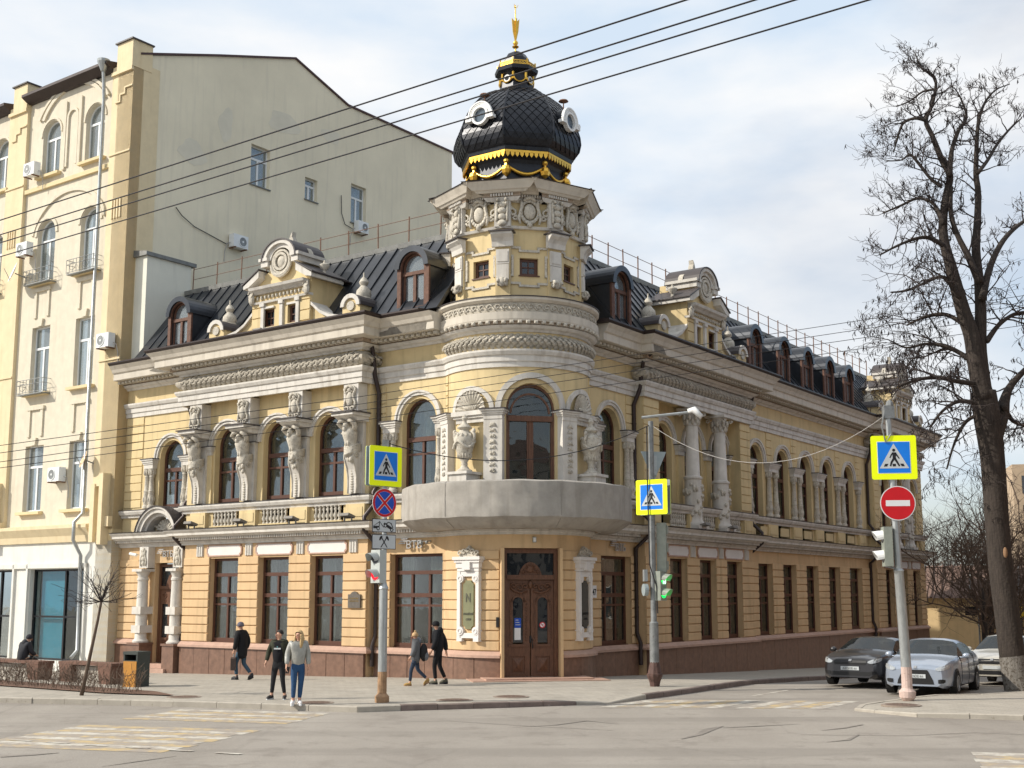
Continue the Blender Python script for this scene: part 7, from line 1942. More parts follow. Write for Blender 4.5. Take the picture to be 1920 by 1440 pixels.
mb = MB(); text(mb, fg, '10', 0, zz(1098.5) - .045 + .1, .02, .19, .006, 0, .004); 
if mb.v: mb.build('countdown_digits', mat('countdown_green', (.4, 1, .5), .3, 0, emit=(.5, 1, .6), estr=2.5), PM_)
# --- right pole
b3 = gp(1702, 1313, .13); Y3 = b3.y
PR_ = thing('signal_pole', 'silver pole with large crossing sign and red no entry sign beside the parked silver car', 'sign pole', (b3.x, b3.y, .13))
z3 = lambda y: zof(1690, y, Y3); lean = Vector((-.22, 0))
mb = MB(); T3 = lambda y: (b3.x - .17 * (1313 - y) / 550, b3.y, z3(y))
mb.tube([(b3.x, b3.y, .9), T3(1072), T3(1070), T3(1066), T3(765)], [.125, .115, .13, .085, .075], 14); mb.build('pole', M['pole'], PR_, smooth=True, angle=40)
mb = MB(); mb.lathe((b3.x, b3.y, .12), [(.12, 0), (.19, .08), (.20, .22), (.14, .28), (.128, .3), (.128, .80)], 14); mb.build('pole_foot', M['polepink'], PR_)
q = T3(858); fr = facing((q[0] + .04, q[1] - .10), rot(radians(-8))); 
ped_sign(PR_, fr, z3(858.5), 1.09)
q = T3(944); fr = facing((q[0] + .06, q[1] - .10), rot(radians(-6))); disc_sign(PR_, fr, z3(944), .425, 'entry')
q = T3(1030); fs = facing((q[0] - .33, q[1] + .06), (-.99, .1)); signal(PR_, fs, z3(1062), ['darklens', 'darklens'], 'tlbody', None, .19, (z3(988) - z3(1062)) / 2, 'white')
mb = MB(); mb.tube([(q[0] - .25, q[1], z3(1062)), (q[0], q[1], z3(1068))], .025, 6); mb.tube([(q[0] - .25, q[1], z3(992)), (q[0], q[1], z3(992))], .025, 6); mb.build('signal_bracket', M['poledark'], PR_)
q = T3(770); mb = MB(); mb.box(facing((q[0], q[1]), (0, -1)), -.12, .14, -.1, .1, z3(785), z3(762)); mb.ell((q[0] + .05, q[1], z3(760)), (.1, .1, .14), 8, 6); mb.tube([(q[0] - .1, q[1] - .08, z3(770)), (q[0] - .2, q[1] - .1, z3(800)), (q[0] - .12, q[1] - .1, z3(830)), (q[0] + .02, q[1] - .1, z3(815))], .02, 5); mb.build('cable_box', M['poledark'], PR_)

# ------------------------------------------------------------------ overhead wires
def wire(pts, r, lab, m='cable', grp='overhead wires', n=20, sag=0.0):
    P = [Vector(p) for p in pts]; out = []
    for a, b_ in zip(P[:-1], P[1:]):
        for i in range(n): t = i / n; out.append(a.lerp(b_, t) - Vector((0, 0, sag * 4 * t * (1 - t))))
    out.append(P[-1]); mb = MB(); mb.tube(out, r, 5)
    return tag(mb.build('overhead_wire', M[m], None), lab, 'wire', grp)
for (l, r_), lab in zip((((-20, 419.5), (1330, -14)), ((-20, 446.6), (1480, -20)), ((-20, 461.5), (1540, -15)), ((-20, 487.5), (1690, -18))), ('topmost of the four thick black wires crossing the upper sky', 'second from top of the four thick black wires over the dome', 'third from top of the four thick black wires over the dome', 'lowest of the four thick black wires crossing the dome')):
    a = gp(*l, 6.6); b_ = gp(*r_, 6.6); wire([a, b_], .0068, lab, n=6)
for (l, m_, r_), lab in zip((((-20, 838), (680, 743), (1960, 548)), ((-20, 852), (680, 757), (1960, 566)), ((-20, 869), (680, 769), (1960, 584)), ((-20, 880), (680, 788), (1960, 604))), ('uppermost thin wire before the mansion front', 'second thin wire before the mansion front', 'third thin wire before the mansion front', 'lowest thin wire before the mansion front')):
    wire([atY(*l, 31), atY(*m_, 34), atY(*r_, 36)], .009, lab, n=4)
tp1 = Vector((b.x, b.y, zof(718, 830, YP))); tp2 = Vector((b2.x, b2.y, zz(796))); tp3 = Vector((T3(772)[0], b3.y, z3(775)))
wire([tp1, tp2], .012, 'thick black cable sagging from the left signal pole to the middle pole', sag=zof(950, 815, 32.5) - zof(950, 864, 32.5))
wire([tp2, tp3], .008, 'pale cable sagging from the middle pole to the pole with the no entry sign', 'cablegrey', sag=zof(1430, 785, 33) - zof(1430, 865, 33))
# ================================================================== CARS
M['tyre'] = mat('tyre_rubber', (.018, .018, .018), .85, .2, 20)
M['rim'] = mat('alloy_rim', (.45, .45, .45), .35, .1, 10, metal=.7)
M['carglass'] = glass_mat('car_glass', tint=(.35, .40, .40), body=(.03, .04, .045), opacity=.3)
M['lampclear'] = mat('headlamp_glass', (.45, .47, .48), .12, .2, 25, metal=.4)
M['grille'] = mat('black_grille', (.012, .012, .013), .45, .1, 30)
def lerp_tab(tab, x):
    for (x0, y0), (x1, y1) in zip(tab[:-1], tab[1:]):
        if x <= x1: t = max(0, (x - x0) / (x1 - x0)); return y0 + (y1 - y0) * t
    return tab[-1][1]
def loose(o):
    bm = bmesh.new(); bm.from_mesh(o.data); bmesh.ops.delete(bm, geom=[v for v in bm.verts if not v.link_faces], context='VERTS'); bm.to_mesh(o.data); bm.free()
def car(label, loc, yaw, paint, tops, L_=4.5, W_=1.78, detail=0, slope=0.0):
    """nose towards local +x; tops = silhouette from tail to nose"""
    T_ = thing('parked_car', label, 'car', loc, yaw, 'cars parked in the side street')
    T_.rotation_euler = (0, -slope, yaw)
    hw = W_ / 2
    belt = [(-L_ / 2, .92), (-L_ * .3, .97), (0, .95), (L_ * .2, .92), (L_ * .3, .90), (L_ * .43, .80), (L_ / 2, .66)]
    plan = [(-L_ / 2, .80), (-L_ * .46, .93), (-L_ * .35, .985), (0, 1.0), (L_ * .3, .985), (L_ * .42, .94), (L_ * .475, .86), (L_ / 2, .74)]
    bot = [(-L_ / 2, .42), (-L_ * .46, .28), (-L_ * .3, .20), (L_ * .4, .19), (L_ * .47, .20), (L_ / 2, .25)]
    xs = sorted(set([-L_ / 2, -L_ * .485, -L_ * .45, -L_ * .40, -L_ * .33, -L_ * .25, -L_ * .18, -L_ * .1, 0, L_ * .06, L_ * .12, L_ * .17, L_ * .22, L_ * .28, L_ * .34, L_ * .40, L_ * .44, L_ * .47, L_ * .49, L_ / 2] + [x for x, z in tops]))
    def sec(x):
        w = hw * lerp_tab(plan, x); zb = lerp_tab(bot, x); zt = lerp_tab(tops, x); be = min(lerp_tab(belt, x), zt - .03); cab = max(0, min(1, (zt - be - .08) / .42))
        wt = w * (.90 - .20 * cab)
        return [(w * .82, zb), (w * .97, zb + .07), (w, zb + .22), (w * 1.0, (zb + be) * .54), (w * .985, be - .07), (w * .955, be), (wt + (w * .94 - wt) * .12, be + (zt - be) * .80), (wt * .90, zt - .02 - .01 * cab), (wt * .5, zt + .012), (0, zt + .02)]
    S = [sec(x) for x in xs]; k = len(S[0]); glassf = {}
    body = MB(); vs = []
    for x, s in zip(xs, S):
        vs += [(x, y, z) for y, z in s] + [(x, -y, z) for y, z in s[-2::-1]]
    n = 2 * k - 1; fs = []; x_a = [x for x, z in tops]; gl = {'windshield': [], 'rear_window': [], 'side_window': []}
    roofz = max(z for x, z in tops)
    for i in range(len(xs) - 1):
        xm = (xs[i] + xs[i + 1]) / 2; z0, z1 = lerp_tab(tops, xs[i]), lerp_tab(tops, xs[i + 1]); dz = (z1 - z0) / (xs[i + 1] - xs[i])
        cabin = lerp_tab(tops, xm) - lerp_tab(belt, xm) > .10
        for j in range(n - 1):
            f = (i * n + j, i * n + j + 1, (i + 1) * n + j + 1, (i + 1) * n + j); q = None
            jj = j if j < k - 1 else n - 2 - j
            if cabin and jj in (6, 7, 8) and abs(dz) > .22: q = 'windshield' if dz < 0 else 'rear_window'
            elif cabin and jj == 5 and abs(xm + .15) < L_ * .24 and not abs(xm - L_ * .0 + .12) < .05: q = 'side_window'
            (gl[q] if q else fs).append(f)
    fs += [tuple(range(n))[::-1], tuple(range((len(xs) - 1) * n, len(xs) * n))]
    body.add(vs, fs); body.mi = 1; body.hexa([(-L_ * .44, -hw * .8, .24), (L_ * .44, -hw * .8, .22), (L_ * .44, hw * .8, .22), (-L_ * .44, hw * .8, .24), (-L_ * .44, -hw * .8, .5), (L_ * .44, -hw * .8, .5), (L_ * .44, hw * .8, .5), (-L_ * .44, hw * .8, .5)])
    o = body.build('body', [paint, M['black']], T_, smooth=True, local=True, angle=38); loose(o)
    for nm, ff in gl.items():
        if ff: mb = MB(); mb.add(vs, ff); o = mb.build(nm, M['carglass'], T_, smooth=True, local=True, recalc=True); loose(o)
    mb = MB(); mb.hexa([(-L_ * .26, -hw * .75, .45), (L_ * .14, -hw * .75, .45), (L_ * .14, hw * .75, .45), (-L_ * .26, hw * .75, .45), (-L_ * .22, -hw * .62, .92), (L_ * .16, -hw * .7, .92), (L_ * .16, hw * .7, .92), (-L_ * .22, hw * .62, .92)])
    for y in (-.38, .38): mb.hexa([(-.18, y - .22, .6), (-.08, y - .22, .6), (-.08, y + .22, .6), (-.18, y + .22, .6), (-.34, y - .2, 1.24), (-.24, y - .2, 1.24), (-.24, y + .2, 1.24), (-.34, y + .2, 1.24)])
    mb.build('interior', M['black'], T_, local=True)
    for sx, xw in ((1, L_ * .315), (-1, -L_ * .285)):
        for sy in (-1, 1):
            fr = Fr((xw, sy * (hw - .20)), (1, 0), (0, sy)); r = .315
            mb = MB(); mb.arc(fr, 0, r, .19, r, 0, .205, 0, 2 * pi, n=22); wh = mb.build('wheel', M['tyre'], T_, local=True)
            mb = MB(); mb.arc(fr, 0, r, .0, .20, .10, .15, 0, 2 * pi, n=22); mb.mi = 1; mb.arc(fr, 0, r, .17, .205, .10, .21, 0, 2 * pi, n=22); mb.arc(fr, 0, r, 0, .05, .15, .20, 0, 2 * pi, n=10)
            for a in range(5): t = a * 2 * pi / 5; mb.prism(fr, [(u * cos(t) - v * sin(t), r + u * sin(t) + v * cos(t)) for u, v in ((.03, -.035), (.18, -.025), (.18, .025), (.03, .035))], .15, .19)
            mb.build('rim', [M['black'], M['rim']], wh, local=True)
            mb = MB(); mb.arc(fr, 0, r + .01, .31, .37, -.05, .192, -.25, pi + .25, n=16); mb.build('wheel_arch', M['black'], T_, local=True)
    for s_ in (-1, 1):
        for x in (L_ * .175, -L_ * .03, -L_ * .215):
            s = sec(x); mb = MB(); mb.tube([(x + .05 * (q in (0, 4)), s_ * (y + .003), z) for q, (y, z) in enumerate(s[1:6])], .007, 4); mb.build('door_gap', M['black'], T_, local=True)
    # front face: lamps, grilles, plate
    def patch(nm, pts, m, lift=.012):
        """pts on the nose: (y, z), projected on the body's front skin"""
        mb = MB(); out = []
        for y, z in pts:
            best = None
            for x in [L_ / 2 - .012 * i for i in range(60)]:
                s = sec(x); z_top = s[-1][1]
                if z > z_top: continue
                w = None
                for (y0, z0), (y1, z1) in zip(s[:-1], s[1:]):
                    if min(z0, z1) <= z <= max(z0, z1): w = y0 + (y1 - y0) * ((z - z0) / (z1 - z0) if z1 != z0 else 0)
                if w is not None and abs(y) <= w: best = x; break
            out.append((best if best is not None else L_ * .42, y, z))
        q = [(x + lift, y, z) for x, y, z in out] + [(x - .05, y * .97, z) for x, y, z in out]; m_ = len(out)
        mb.add(q, [tuple(range(m_))] + [(i, (i + 1) % m_, m_ + (i + 1) % m_, m_ + i) for i in range(m_)])
        return mb.build(nm, m, T_, local=True)
    def rows(nm, rw, m, lift=.012):
        vs = []; px = lambda z: max([L_ / 2 - .012 * i for i in range(60) if sec(L_ / 2 - .012 * i)[-1][1] >= z and sec(L_ / 2 - .012 * i)[0][1] <= z] or [L_ * .42])
        for z, w in rw: x = px(z) + lift; vs += [(x, -w, z), (x, w, z)]
        n_ = len(vs); vs += [(x - .06, y, z) for x, y, z in vs]; mb = MB()
        mb.add(vs, [(2 * i, 2 * i + 1, 2 * i + 3, 2 * i + 2) for i in range(len(rw) - 1)] + [(2 * i, 2 * i + 2, n_ + 2 * i + 2, n_ + 2 * i) for i in range(len(rw) - 1)] + [(2 * i + 1, 2 * i + 3, n_ + 2 * i + 3, n_ + 2 * i + 1) for i in range(len(rw) - 1)] + [(0, 1, n_ + 1, n_), (n_ - 2, n_ - 1, 2 * n_ - 1, 2 * n_ - 2)])
        mb.build(nm, m, T_, local=True)
    def fx(y, z):
        for i in range(120):
            x = L_ / 2 - .012 * i; s = sec(x)
            if z > s[-1][1]: continue
            for (y0, z0), (y1, z1) in zip(s[:-1], s[1:]):
                if min(z0, z1) <= z <= max(z0, z1) and abs(y) <= (y0 + (y1 - y0) * ((z - z0) / (z1 - z0) if z1 != z0 else 0)): return x
        return L_ * .4
    def lamp(nm, s_, cols, m):
        vs = []
        for y, a, b_ in cols:
            for t in (0, .5, 1): z = a + (b_ - a) * t; vs.append((fx(y, z) + .02, s_ * (y + .008), z))
        n_ = len(vs); vs += [(x - .07, y * .97, z) for x, y, z in vs]; mb = MB(); k = len(cols)
        fs = [(3 * i + j, 3 * i + j + 1, 3 * i + j + 4, 3 * i + j + 3) for i in range(k - 1) for j in range(2)] + [(3 * i + j, 3 * i + 3 + j, n_ + 3 * i + 3 + j, n_ + 3 * i + j) for i in range(k - 1) for j in (0, 2)]
        mb.add(vs, fs); mb.build(nm, m, T_, local=True)
    for s_ in (-1, 1):
        lamp('headlight', s_, [(.50, .66, .70), (.57, .64, .735), (.64, .645, .76), (.71, .66, .785), (.77, .69, .80), (.81, .73, .80)], M['lampclear'])
        lamp('fog_lamp', s_, [(.56, .33, .42), (.62, .325, .43), (.68, .33, .43), (.73, .36, .42)], M['grille'])
        fr = Fr((L_ * .165, s_ * (hw - .02)), (1, 0), (0, s_)); mb = MB(); mb.ell((0, 0, 0), (1, 1, 1), 10, 6, fr=lambda x, y, z: fr(x * .07, .13 + y * .11, 1.01 + z * .075)); mb.box(fr, -.03, .03, -.06, .08, .95, .98); mb.build('wing_mirror', paint, T_, smooth=True, local=True)
        for x in (L_ * .03, -L_ * .19):
            mb = MB(); mb.box(Fr((x - .25, s_ * hw * .99), (1, 0), (0, s_)), -.08, .08, -.01, .025, .80, .83); mb.build('door_handle', paint, T_, local=True)
    if detail == 1: rows('grille', [(.30, .46), (.40, .44), (.52, .38), (.62, .33), (.66, .30)], M['grille'])
    else:
        rows('grille', [(.60, .44), (.66, .47), (.72, .46), (.745, .40)], M['grille']); rows('lower_grille', [(.30, .56), (.36, .58), (.41, .58)], M['grille'])
    rows('number_plate', [(.45, .26), (.55, .26)], M['signgrey'], .03)
    mb = MB(); tx = Fr((L_ / 2 - .0, 0), (0, 1), (1, 0)); text(mb, tx, 'А315ОЕ 61', 0, .47, .044, .085, .002); 
    if mb.v and detail < 2: mb.build('plate_characters', M['black'], T_, local=True)
    rows('emblem', [(.70, .04), (.76, .04)], M['rim'], .03)
    mb = MB()
    for y0 in (-.1, .35): mb.tube([(L_ * .205, y0, .965), (L_ * .17, y0 - .3, 1.04), (L_ * .155, y0 - .5, 1.08)], .012, 5)
    mb.build('wiper', M['black'], T_, local=True)
    return T_
sedan = lambda L_, h: [(-L_ / 2, .86), (-L_ * .47, 1.0), (-L_ * .36, 1.06), (-L_ * .20, h - .06), (-L_ * .10, h), (0, h + .01), (L_ * .05, h - .03), (L_ * .19, 1.02), (L_ * .24, .965), (L_ * .36, .90), (L_ * .44, .83), (L_ * .48, .77), (L_ / 2, .68)]
def paintmat(n, c, metal=.3): 
    m = mat(n, c, .3, .06, 6, metal=metal, spec=.6); m.node_tree.nodes['Principled BSDF'].inputs['Coat Weight'].default_value = .7; m.node_tree.nodes['Principled BSDF'].inputs['Coat Roughness'].default_value = .06; return m
SDIR = Vector((RD[0], RD[1]))
def carpos(front, L_, yaw_off=0.0):
    d = Vector((sin(aR + yaw_off), cos(aR + yaw_off))); c = Vector(front) + d * (L_ / 2); return (c.x, c.y, roadz(c.x, c.y) - .0), atan2(-d.y, -d.x)
f = gp(1595, 1293, .0); l, y = carpos((f.x, f.y), 4.6, -.02); car('dark grey hatchback parked nose-on beside the mansion kerb', l, y, paintmat('dark_grey_car_paint', (.022, .020, .022)), sedan(4.6, 1.38), 4.6, 1.80, 0, .035)
f = gp(1718, 1308, .02); l, y = carpos((f.x, f.y), 4.55, -.08); car('silver blue saloon car with black trapezoid grille behind the no entry pole', l, y, paintmat('silver_blue_car_paint', (.34, .39, .47), .4), sedan(4.55, 1.42), 4.55, 1.80, 1, .02)
f = Vector((14.0, 36.4)); l, y = carpos(f, 4.5, -.03); car('pale champagne saloon car parked behind the silver blue one', l, y, paintmat('champagne_car_paint', (.56, .53, .46), .3), sedan(4.5, 1.44), 4.5, 1.74, 2, .035)
f = Vector((17.3, 41.6)); l, y = carpos(f, 4.5, .0); car('blue grey car almost hidden by the big tree trunk', l, y, paintmat('blue_grey_car_paint', (.16, .21, .29), .4), sedan(4.5, 1.45), 4.5, 1.76, 2, .035)

# ================================================================== PEOPLE
M['skin'] = mat('skin', (.56, .32, .22), .6, .06, 20)
def skinmesh(name, verts, edges, rads, mats, parent, matf=None, sub=1, root=0, local=True):
    me = bpy.data.meshes.new(name); me.from_pydata(verts, edges, [])
    o = bpy.data.objects.new(name + '_tmp', me); COL.objects.link(o)
    md = o.modifiers.new('s', 'SKIN'); md.use_smooth_shade = True
    if not me.skin_vertices: 
        bm = bmesh.new(); bm.from_mesh(me); bm.verts.layers.skin.verify(); bm.to_mesh(me); bm.free()
    for i, r in enumerate(rads):
        sv = me.skin_vertices[0].data[i]; sv.radius = (r, r) if not hasattr(r, '__len__') else r; sv.use_root = (i == root)
    if sub: sm = o.modifiers.new('u', 'SUBSURF'); sm.levels = sub; sm.render_levels = sub
    dg = bpy.context.evaluated_depsgraph_get(); dg.update()
    m2 = bpy.data.meshes.new_from_object(o.evaluated_get(dg)); m2.name = name
    COL.objects.unlink(o); bpy.data.objects.remove(o); bpy.data.meshes.remove(me)
    m2.materials.clear()
    for m in mats: m2.materials.append(m)
    if matf:
        for p in m2.polygons: p.material_index = matf(p.center)
    m2.polygons.foreach_set('use_smooth', [True] * len(m2.polygons))
    r = bpy.data.objects.new(name, m2); COL.objects.link(r); r.parent = parent; WORLD[r.name] = WORLD[parent.name]
    return r
def chain(parts):
    """parts: list of polylines [(point, radius)...]; a polyline may start at an index of an earlier vertex"""
    v = []; e = []; r = []; names = {}
    for nm, start, pts in parts:
        prev = names.get(start)
        for i, (p, q) in enumerate(pts):
            v.append(p); r.append(q); k = len(v) - 1
            if prev is not None: e.append((prev, k))
            prev = k; names[nm + str(i)] = k
    return v, e, r
def person(label, loc, yaw, H, pose, top, bottom, shoes, hair=None, hat=None, jacket_len=.80, bulk=1.0, skinm=None, hood=False, shirt=None, longhair=False, hoodm=None):
    """local +y is forward; pose gives the joints in metres for a 1.75 m figure"""
    s = H / 1.75; k = lambda p: (p[0] * s, p[1] * s, p[2] * s)
    T_ = thing('person', label, 'person', loc, yaw)
    P = dict(pelvis=(0, 0, .93), waist=(0, .0, 1.06), chest=(0, .0, 1.28), neck=(0, -.01, 1.47), head=(0, .02, 1.60), crown=(0, .015, 1.68),
             ls=(-.18, -.01, 1.41), rs=(.18, -.01, 1.41), le=(-.24, -.03, 1.13), re=(.24, -.03, 1.13), lw=(-.25, .06, .88), rw=(.25, .06, .88),
             lh=(-.09, 0, .88), rh=(.09, 0, .88), lk=(-.10, .03, .48), rk=(.10, .03, .48), la=(-.10, -.01, .09), ra=(.10, -.01, .09))
    P.update({a: b for a, b in pose.items() if a not in ('cuff', 'face')}); P = {a: Vector(k(b)) for a, b in P.items()}
    mix = lambda a, b_, t: P[a].lerp(P[b_], t)
    def toe(a, kn):
        d = pose.get(a + 't'); 
        return Vector(k(d)) if d else P[a] + Vector((0, .15 * s, -.045 * s))
    hand = []
    parts = [('t', None, [(P['pelvis'], .105 * s), (P['waist'], .10 * s), (P['chest'], .125 * s), (mix('chest', 'neck', .75), .085 * s), (P['neck'], .048 * s), (P['neck'].lerp(P['head'], .5), .058 * s), (P['head'], .083 * s), (P['crown'], .07 * s)])]
    for a in 'lr':
        sg = -1 if a == 'l' else 1
        d = (P[a + 'w'] - P[a + 'e']).normalized(); hb = P[a + 'w'] + d * .05 * s
        parts.append((a + 'arm', 't2', [(P[a + 's'], .055 * s), (P[a + 'e'], .042 * s), (P[a + 'w'], .028 * s), (hb, .032 * s)]))
        side = Vector((d.y, -d.x, 0)); side = side.normalized() if side.length > .01 else Vector((0, 1, 0)); side = Vector((.2 * sg, .98, 0)) if abs(d.z) > .8 else side
        for q, ln in ((-.024, .075), (-.008, .088), (.008, .085), (.024, .068)):
            b0 = hb + side * q * s + d * .03 * s
            parts.append((a + 'f%g' % q, a + 'arm3', [(b0, .0105 * s), (b0 + (d * .5 + Vector((-.15 * sg, .1, 0))) * ln * s, .0095 * s), (b0 + (d * .9 + Vector((-.45 * sg, .1, 0))) * ln * s, .008 * s)]))
        parts.append((a + 'th', a + 'arm2', [(P[a + 'w'] + (d * .03 + side * .035) * s, .013 * s), (P[a + 'w'] + (d * .075 + side * .05) * s, .010 * s)]))
        parts.append((a + 'leg', 't0', [(P[a + 'h'], .082 * s), (P[a + 'k'], .056 * s), (P[a + 'a'], .040 * s), (toe(a + 'a', a + 'k'), .032 * s)]))
    v, e, r = chain(parts)
    sk = skinm or M['skin']
    skinmesh('body', v, e, r, [sk], T_)
    # nose, ears and eyes sit on the head
    fwd = Vector(pose.get('face', (0, 1, 0))).normalized(); sd = Vector((fwd.y, -fwd.x, 0)); hc = P['head']
    mb = MB(); mb.tube([hc + fwd * .078 * s + Vector((0, 0, .02 * s)), hc + fwd * .104 * s - Vector((0, 0, .018 * s))], [.010 * s, .015 * s], 6)
    for q in (-1, 1): mb.ell(tuple(hc + sd * q * .084 * s - Vector((0, 0, .005 * s))), (.012 * s, .02 * s, .03 * s), 6, 5)
    mb.mi = 1
    for q in (-1, 1): mb.ell(tuple(hc + fwd * .078 * s + sd * q * .032 * s + Vector((0, 0, .018 * s))), (.011 * s,) * 3, 6, 4)
    mb.mi = 2; mb.tube([hc + fwd * .078 * s + sd * .025 * s - Vector((0, 0, .048 * s)), hc + fwd * .084 * s - Vector((0, 0, .048 * s)), hc + fwd * .078 * s - sd * .025 * s - Vector((0, 0, .048 * s))], .006 * s, 5)
    mb.build('face', [sk, M['black'], mat('lips', (.42, .14, .12), .6, 0)], T_, local=True, smooth=True)
    # jacket
    z1 = (jacket_len - .07) * s; B = bulk
    jp = [('t', None, [(Vector((P['pelvis'].x, P['pelvis'].y, z1)), (.165 * s * B, .135 * s * B)), (P['waist'], (.165 * s * B, .13 * s * B)), (P['chest'], (.175 * s * B, .14 * s * B)), (mix('chest', 'neck', .7), .115 * s * B), (mix('chest', 'neck', .95) , .07 * s * B)])]
    for a in 'lr': jp.append((a + 'a', 't2', [(P[a + 's'], .083 * s * B), (mix(a + 's', a + 'e', .5), .077 * s * B), (P[a + 'e'], .068 * s * B), (mix(a + 'e', a + 'w', .55), .06 * s * B), (mix(a + 'e', a + 'w', .93), .05 * s * B)]))
    v, e, r = chain(jp); skinmesh('jacket', v, e, r, [top] + ([shirt] if shirt else []), T_, (lambda c: 1 if (c.y > .085 * s and abs(c.x - P['chest'].x) < .085 * s and c.z < 1.44 * s) else 0) if shirt else None)
    if hood:
        mb = MB(); c = P['neck'] + Vector((0, -.085 * s, -.02 * s)); mb.ell(tuple(c), (.12 * s, .085 * s, .11 * s), 10, 7); mb.build('hood', hoodm or top, T_, local=True, smooth=True)
        mb = MB(); mb.tube([P['neck'] + Vector((.10 * s * cos(t), .085 * s * sin(t) - .01, -.03 * s)) for t in [i * .52 for i in range(13)]], .032 * s, 7); mb.build('collar', hoodm or top, T_, local=True, smooth=True)
    else:
        mb = MB(); mb.tube([P['neck'] + Vector((.075 * s * cos(t), .07 * s * sin(t) - .01, -.035 * s)) for t in [i * .52 for i in range(13)]], .024 * s, 7); mb.build('collar', top, T_, local=True, smooth=True)
    tp = [('t', None, [(P['pelvis'] + Vector((0, 0, .17 * s)), (.14 * s, .11 * s)), (P['pelvis'] + Vector((0, 0, .06 * s)), (.145 * s, .115 * s)), (P['pelvis'] - Vector((0, 0, .05 * s)), (.15 * s, .12 * s))])]
    for a in 'lr': tp.append((a + 'l', 't2', [(P[a + 'h'] - Vector((0, 0, .05 * s)), .098 * s), (mix(a + 'h', a + 'k', .5), .088 * s), (P[a + 'k'], .068 * s), (mix(a + 'k', a + 'a', .5), .06 * s), (P[a + 'a'] + (P[a + 'k'] - P[a + 'a']).normalized() * .05 * s, pose.get('cuff', .055) * s)]))
    v, e, r = chain(tp); skinmesh('trousers', v, e, r, [bottom], T_)
    for a in 'lr':
        an = P[a + 'a']; t = toe(a + 'a', a + 'k'); d = (t - an); 
        mb = MB(); hl = an - Vector((d.x, d.y, 0)).normalized() * .055 * s
        mb.tube([an + Vector((0, 0, .03 * s)), an.lerp(hl, .4) - Vector((0, 0, .02 * s)), an + d * .35 - Vector((0, 0, .012 * s)), an + d * .8, t + d * .22], [.045 * s, .052 * s, .05 * s, .044 * s, .026 * s], 9)
        ssole = hl - Vector((0, 0, .075 * s)); mb.mi = 1; mb.tube([ssole, an + d * .4 + Vector((0, 0, -.062 * s)), t + d * .25 - Vector((0, 0, .028 * s))], [.035 * s, .042 * s, .028 * s], 8)
        mb.build('shoe', shoes if isinstance(shoes, list) else [shoes, M['black']], T_, local=True, smooth=True)
    if hair:
        mb = MB(); c = hc + Vector((0, 0, .035 * s)) - fwd * .018 * s; n, m_ = 14, 8; vs = []; fs = []
        for j in range(m_ + 1):
            t = (pi * .56) * j / m_
            for i in range(n):
                a = 2 * pi * i / n; dirv = sd * cos(a) + fwd * sin(a); fr_ = max(0, sin(a)); tt = t * (1 - .42 * fr_)
                vs.append(c + dirv * (.098 * s * sin(tt)) + Vector((0, 0, .094 * s * cos(tt))))
        fs = [(j * n + i, j * n + (i + 1) % n, (j + 1) * n + (i + 1) % n, (j + 1) * n + i) for j in range(m_) for i in range(n)]; mb.add(vs, fs)
        if longhair:
            for i in range(15):
                a = pi * .84 + (pi * 1.32) * i / 14; dirv = sd * cos(a) + fwd * sin(a)
                mb.tube([c + dirv * .088 * s, c + dirv * .098 * s - Vector((0, 0, .12 * s)), c + dirv * .105 * s + fwd * (.02 * s) - Vector((0, 0, .25 * s)), c + dirv * .10 * s + fwd * .03 * s - Vector((0, 0, .33 * s))], [.02 * s, .03 * s, .027 * s, .01 * s], 6)
        mb.build('hair', hair, T_, local=True, smooth=True, recalc=False)
    if hat:
        mb = MB(); c = hc + Vector((0, 0, .03 * s)) - fwd * .01 * s
        mb.lathe(tuple(c), [(.100 * s, -.035 * s), (.106 * s, -.01 * s), (.104 * s, .015 * s), (.098 * s, .04 * s), (.08 * s, .075 * s), (.045 * s, .098 * s), (.01 * s, .106 * s)], 16)
        if hat[1]: mb.ell((c[0], c[1], c[2] + .125 * s), (.04 * s,) * 3, 9, 7)
        mb.build('knit_hat', hat[0], T_, local=True, smooth=True)
    return T_, P
cl = lambda n, c, sp=.25, **k_: mat(n, c, .85, .18, 14, bump=.35, bscale=25, spec=sp, **k_)
jeans = cl('blue_denim', (.028, .075, .17)); blackjean = cl('black_denim', (.022, .022, .025)); darkcloth = cl('black_wool_coat', (.014, .014, .016)); olive = cl('olive_bomber_jacket', (.040, .042, .026)); blacksw = cl('black_sweatshirt', (.010, .010, .013))
silverj = mat('silver_puffer_jacket', (.34, .34, .31), .42, .15, 10, bump=.8, bscale=11, spec=.5); shoew = [mat('white_trainers', (.72, .70, .69), .6, .05), M['signwhite']]; shoeb = [mat('dark_trainers', (.03, .027, .027), .6, .1), M['signgrey']]
def on(px, py, z=None):
    p = gp(px, py, .15 if z is None else z); p.z = pave(p.x, p.y) if z is None else z; return p
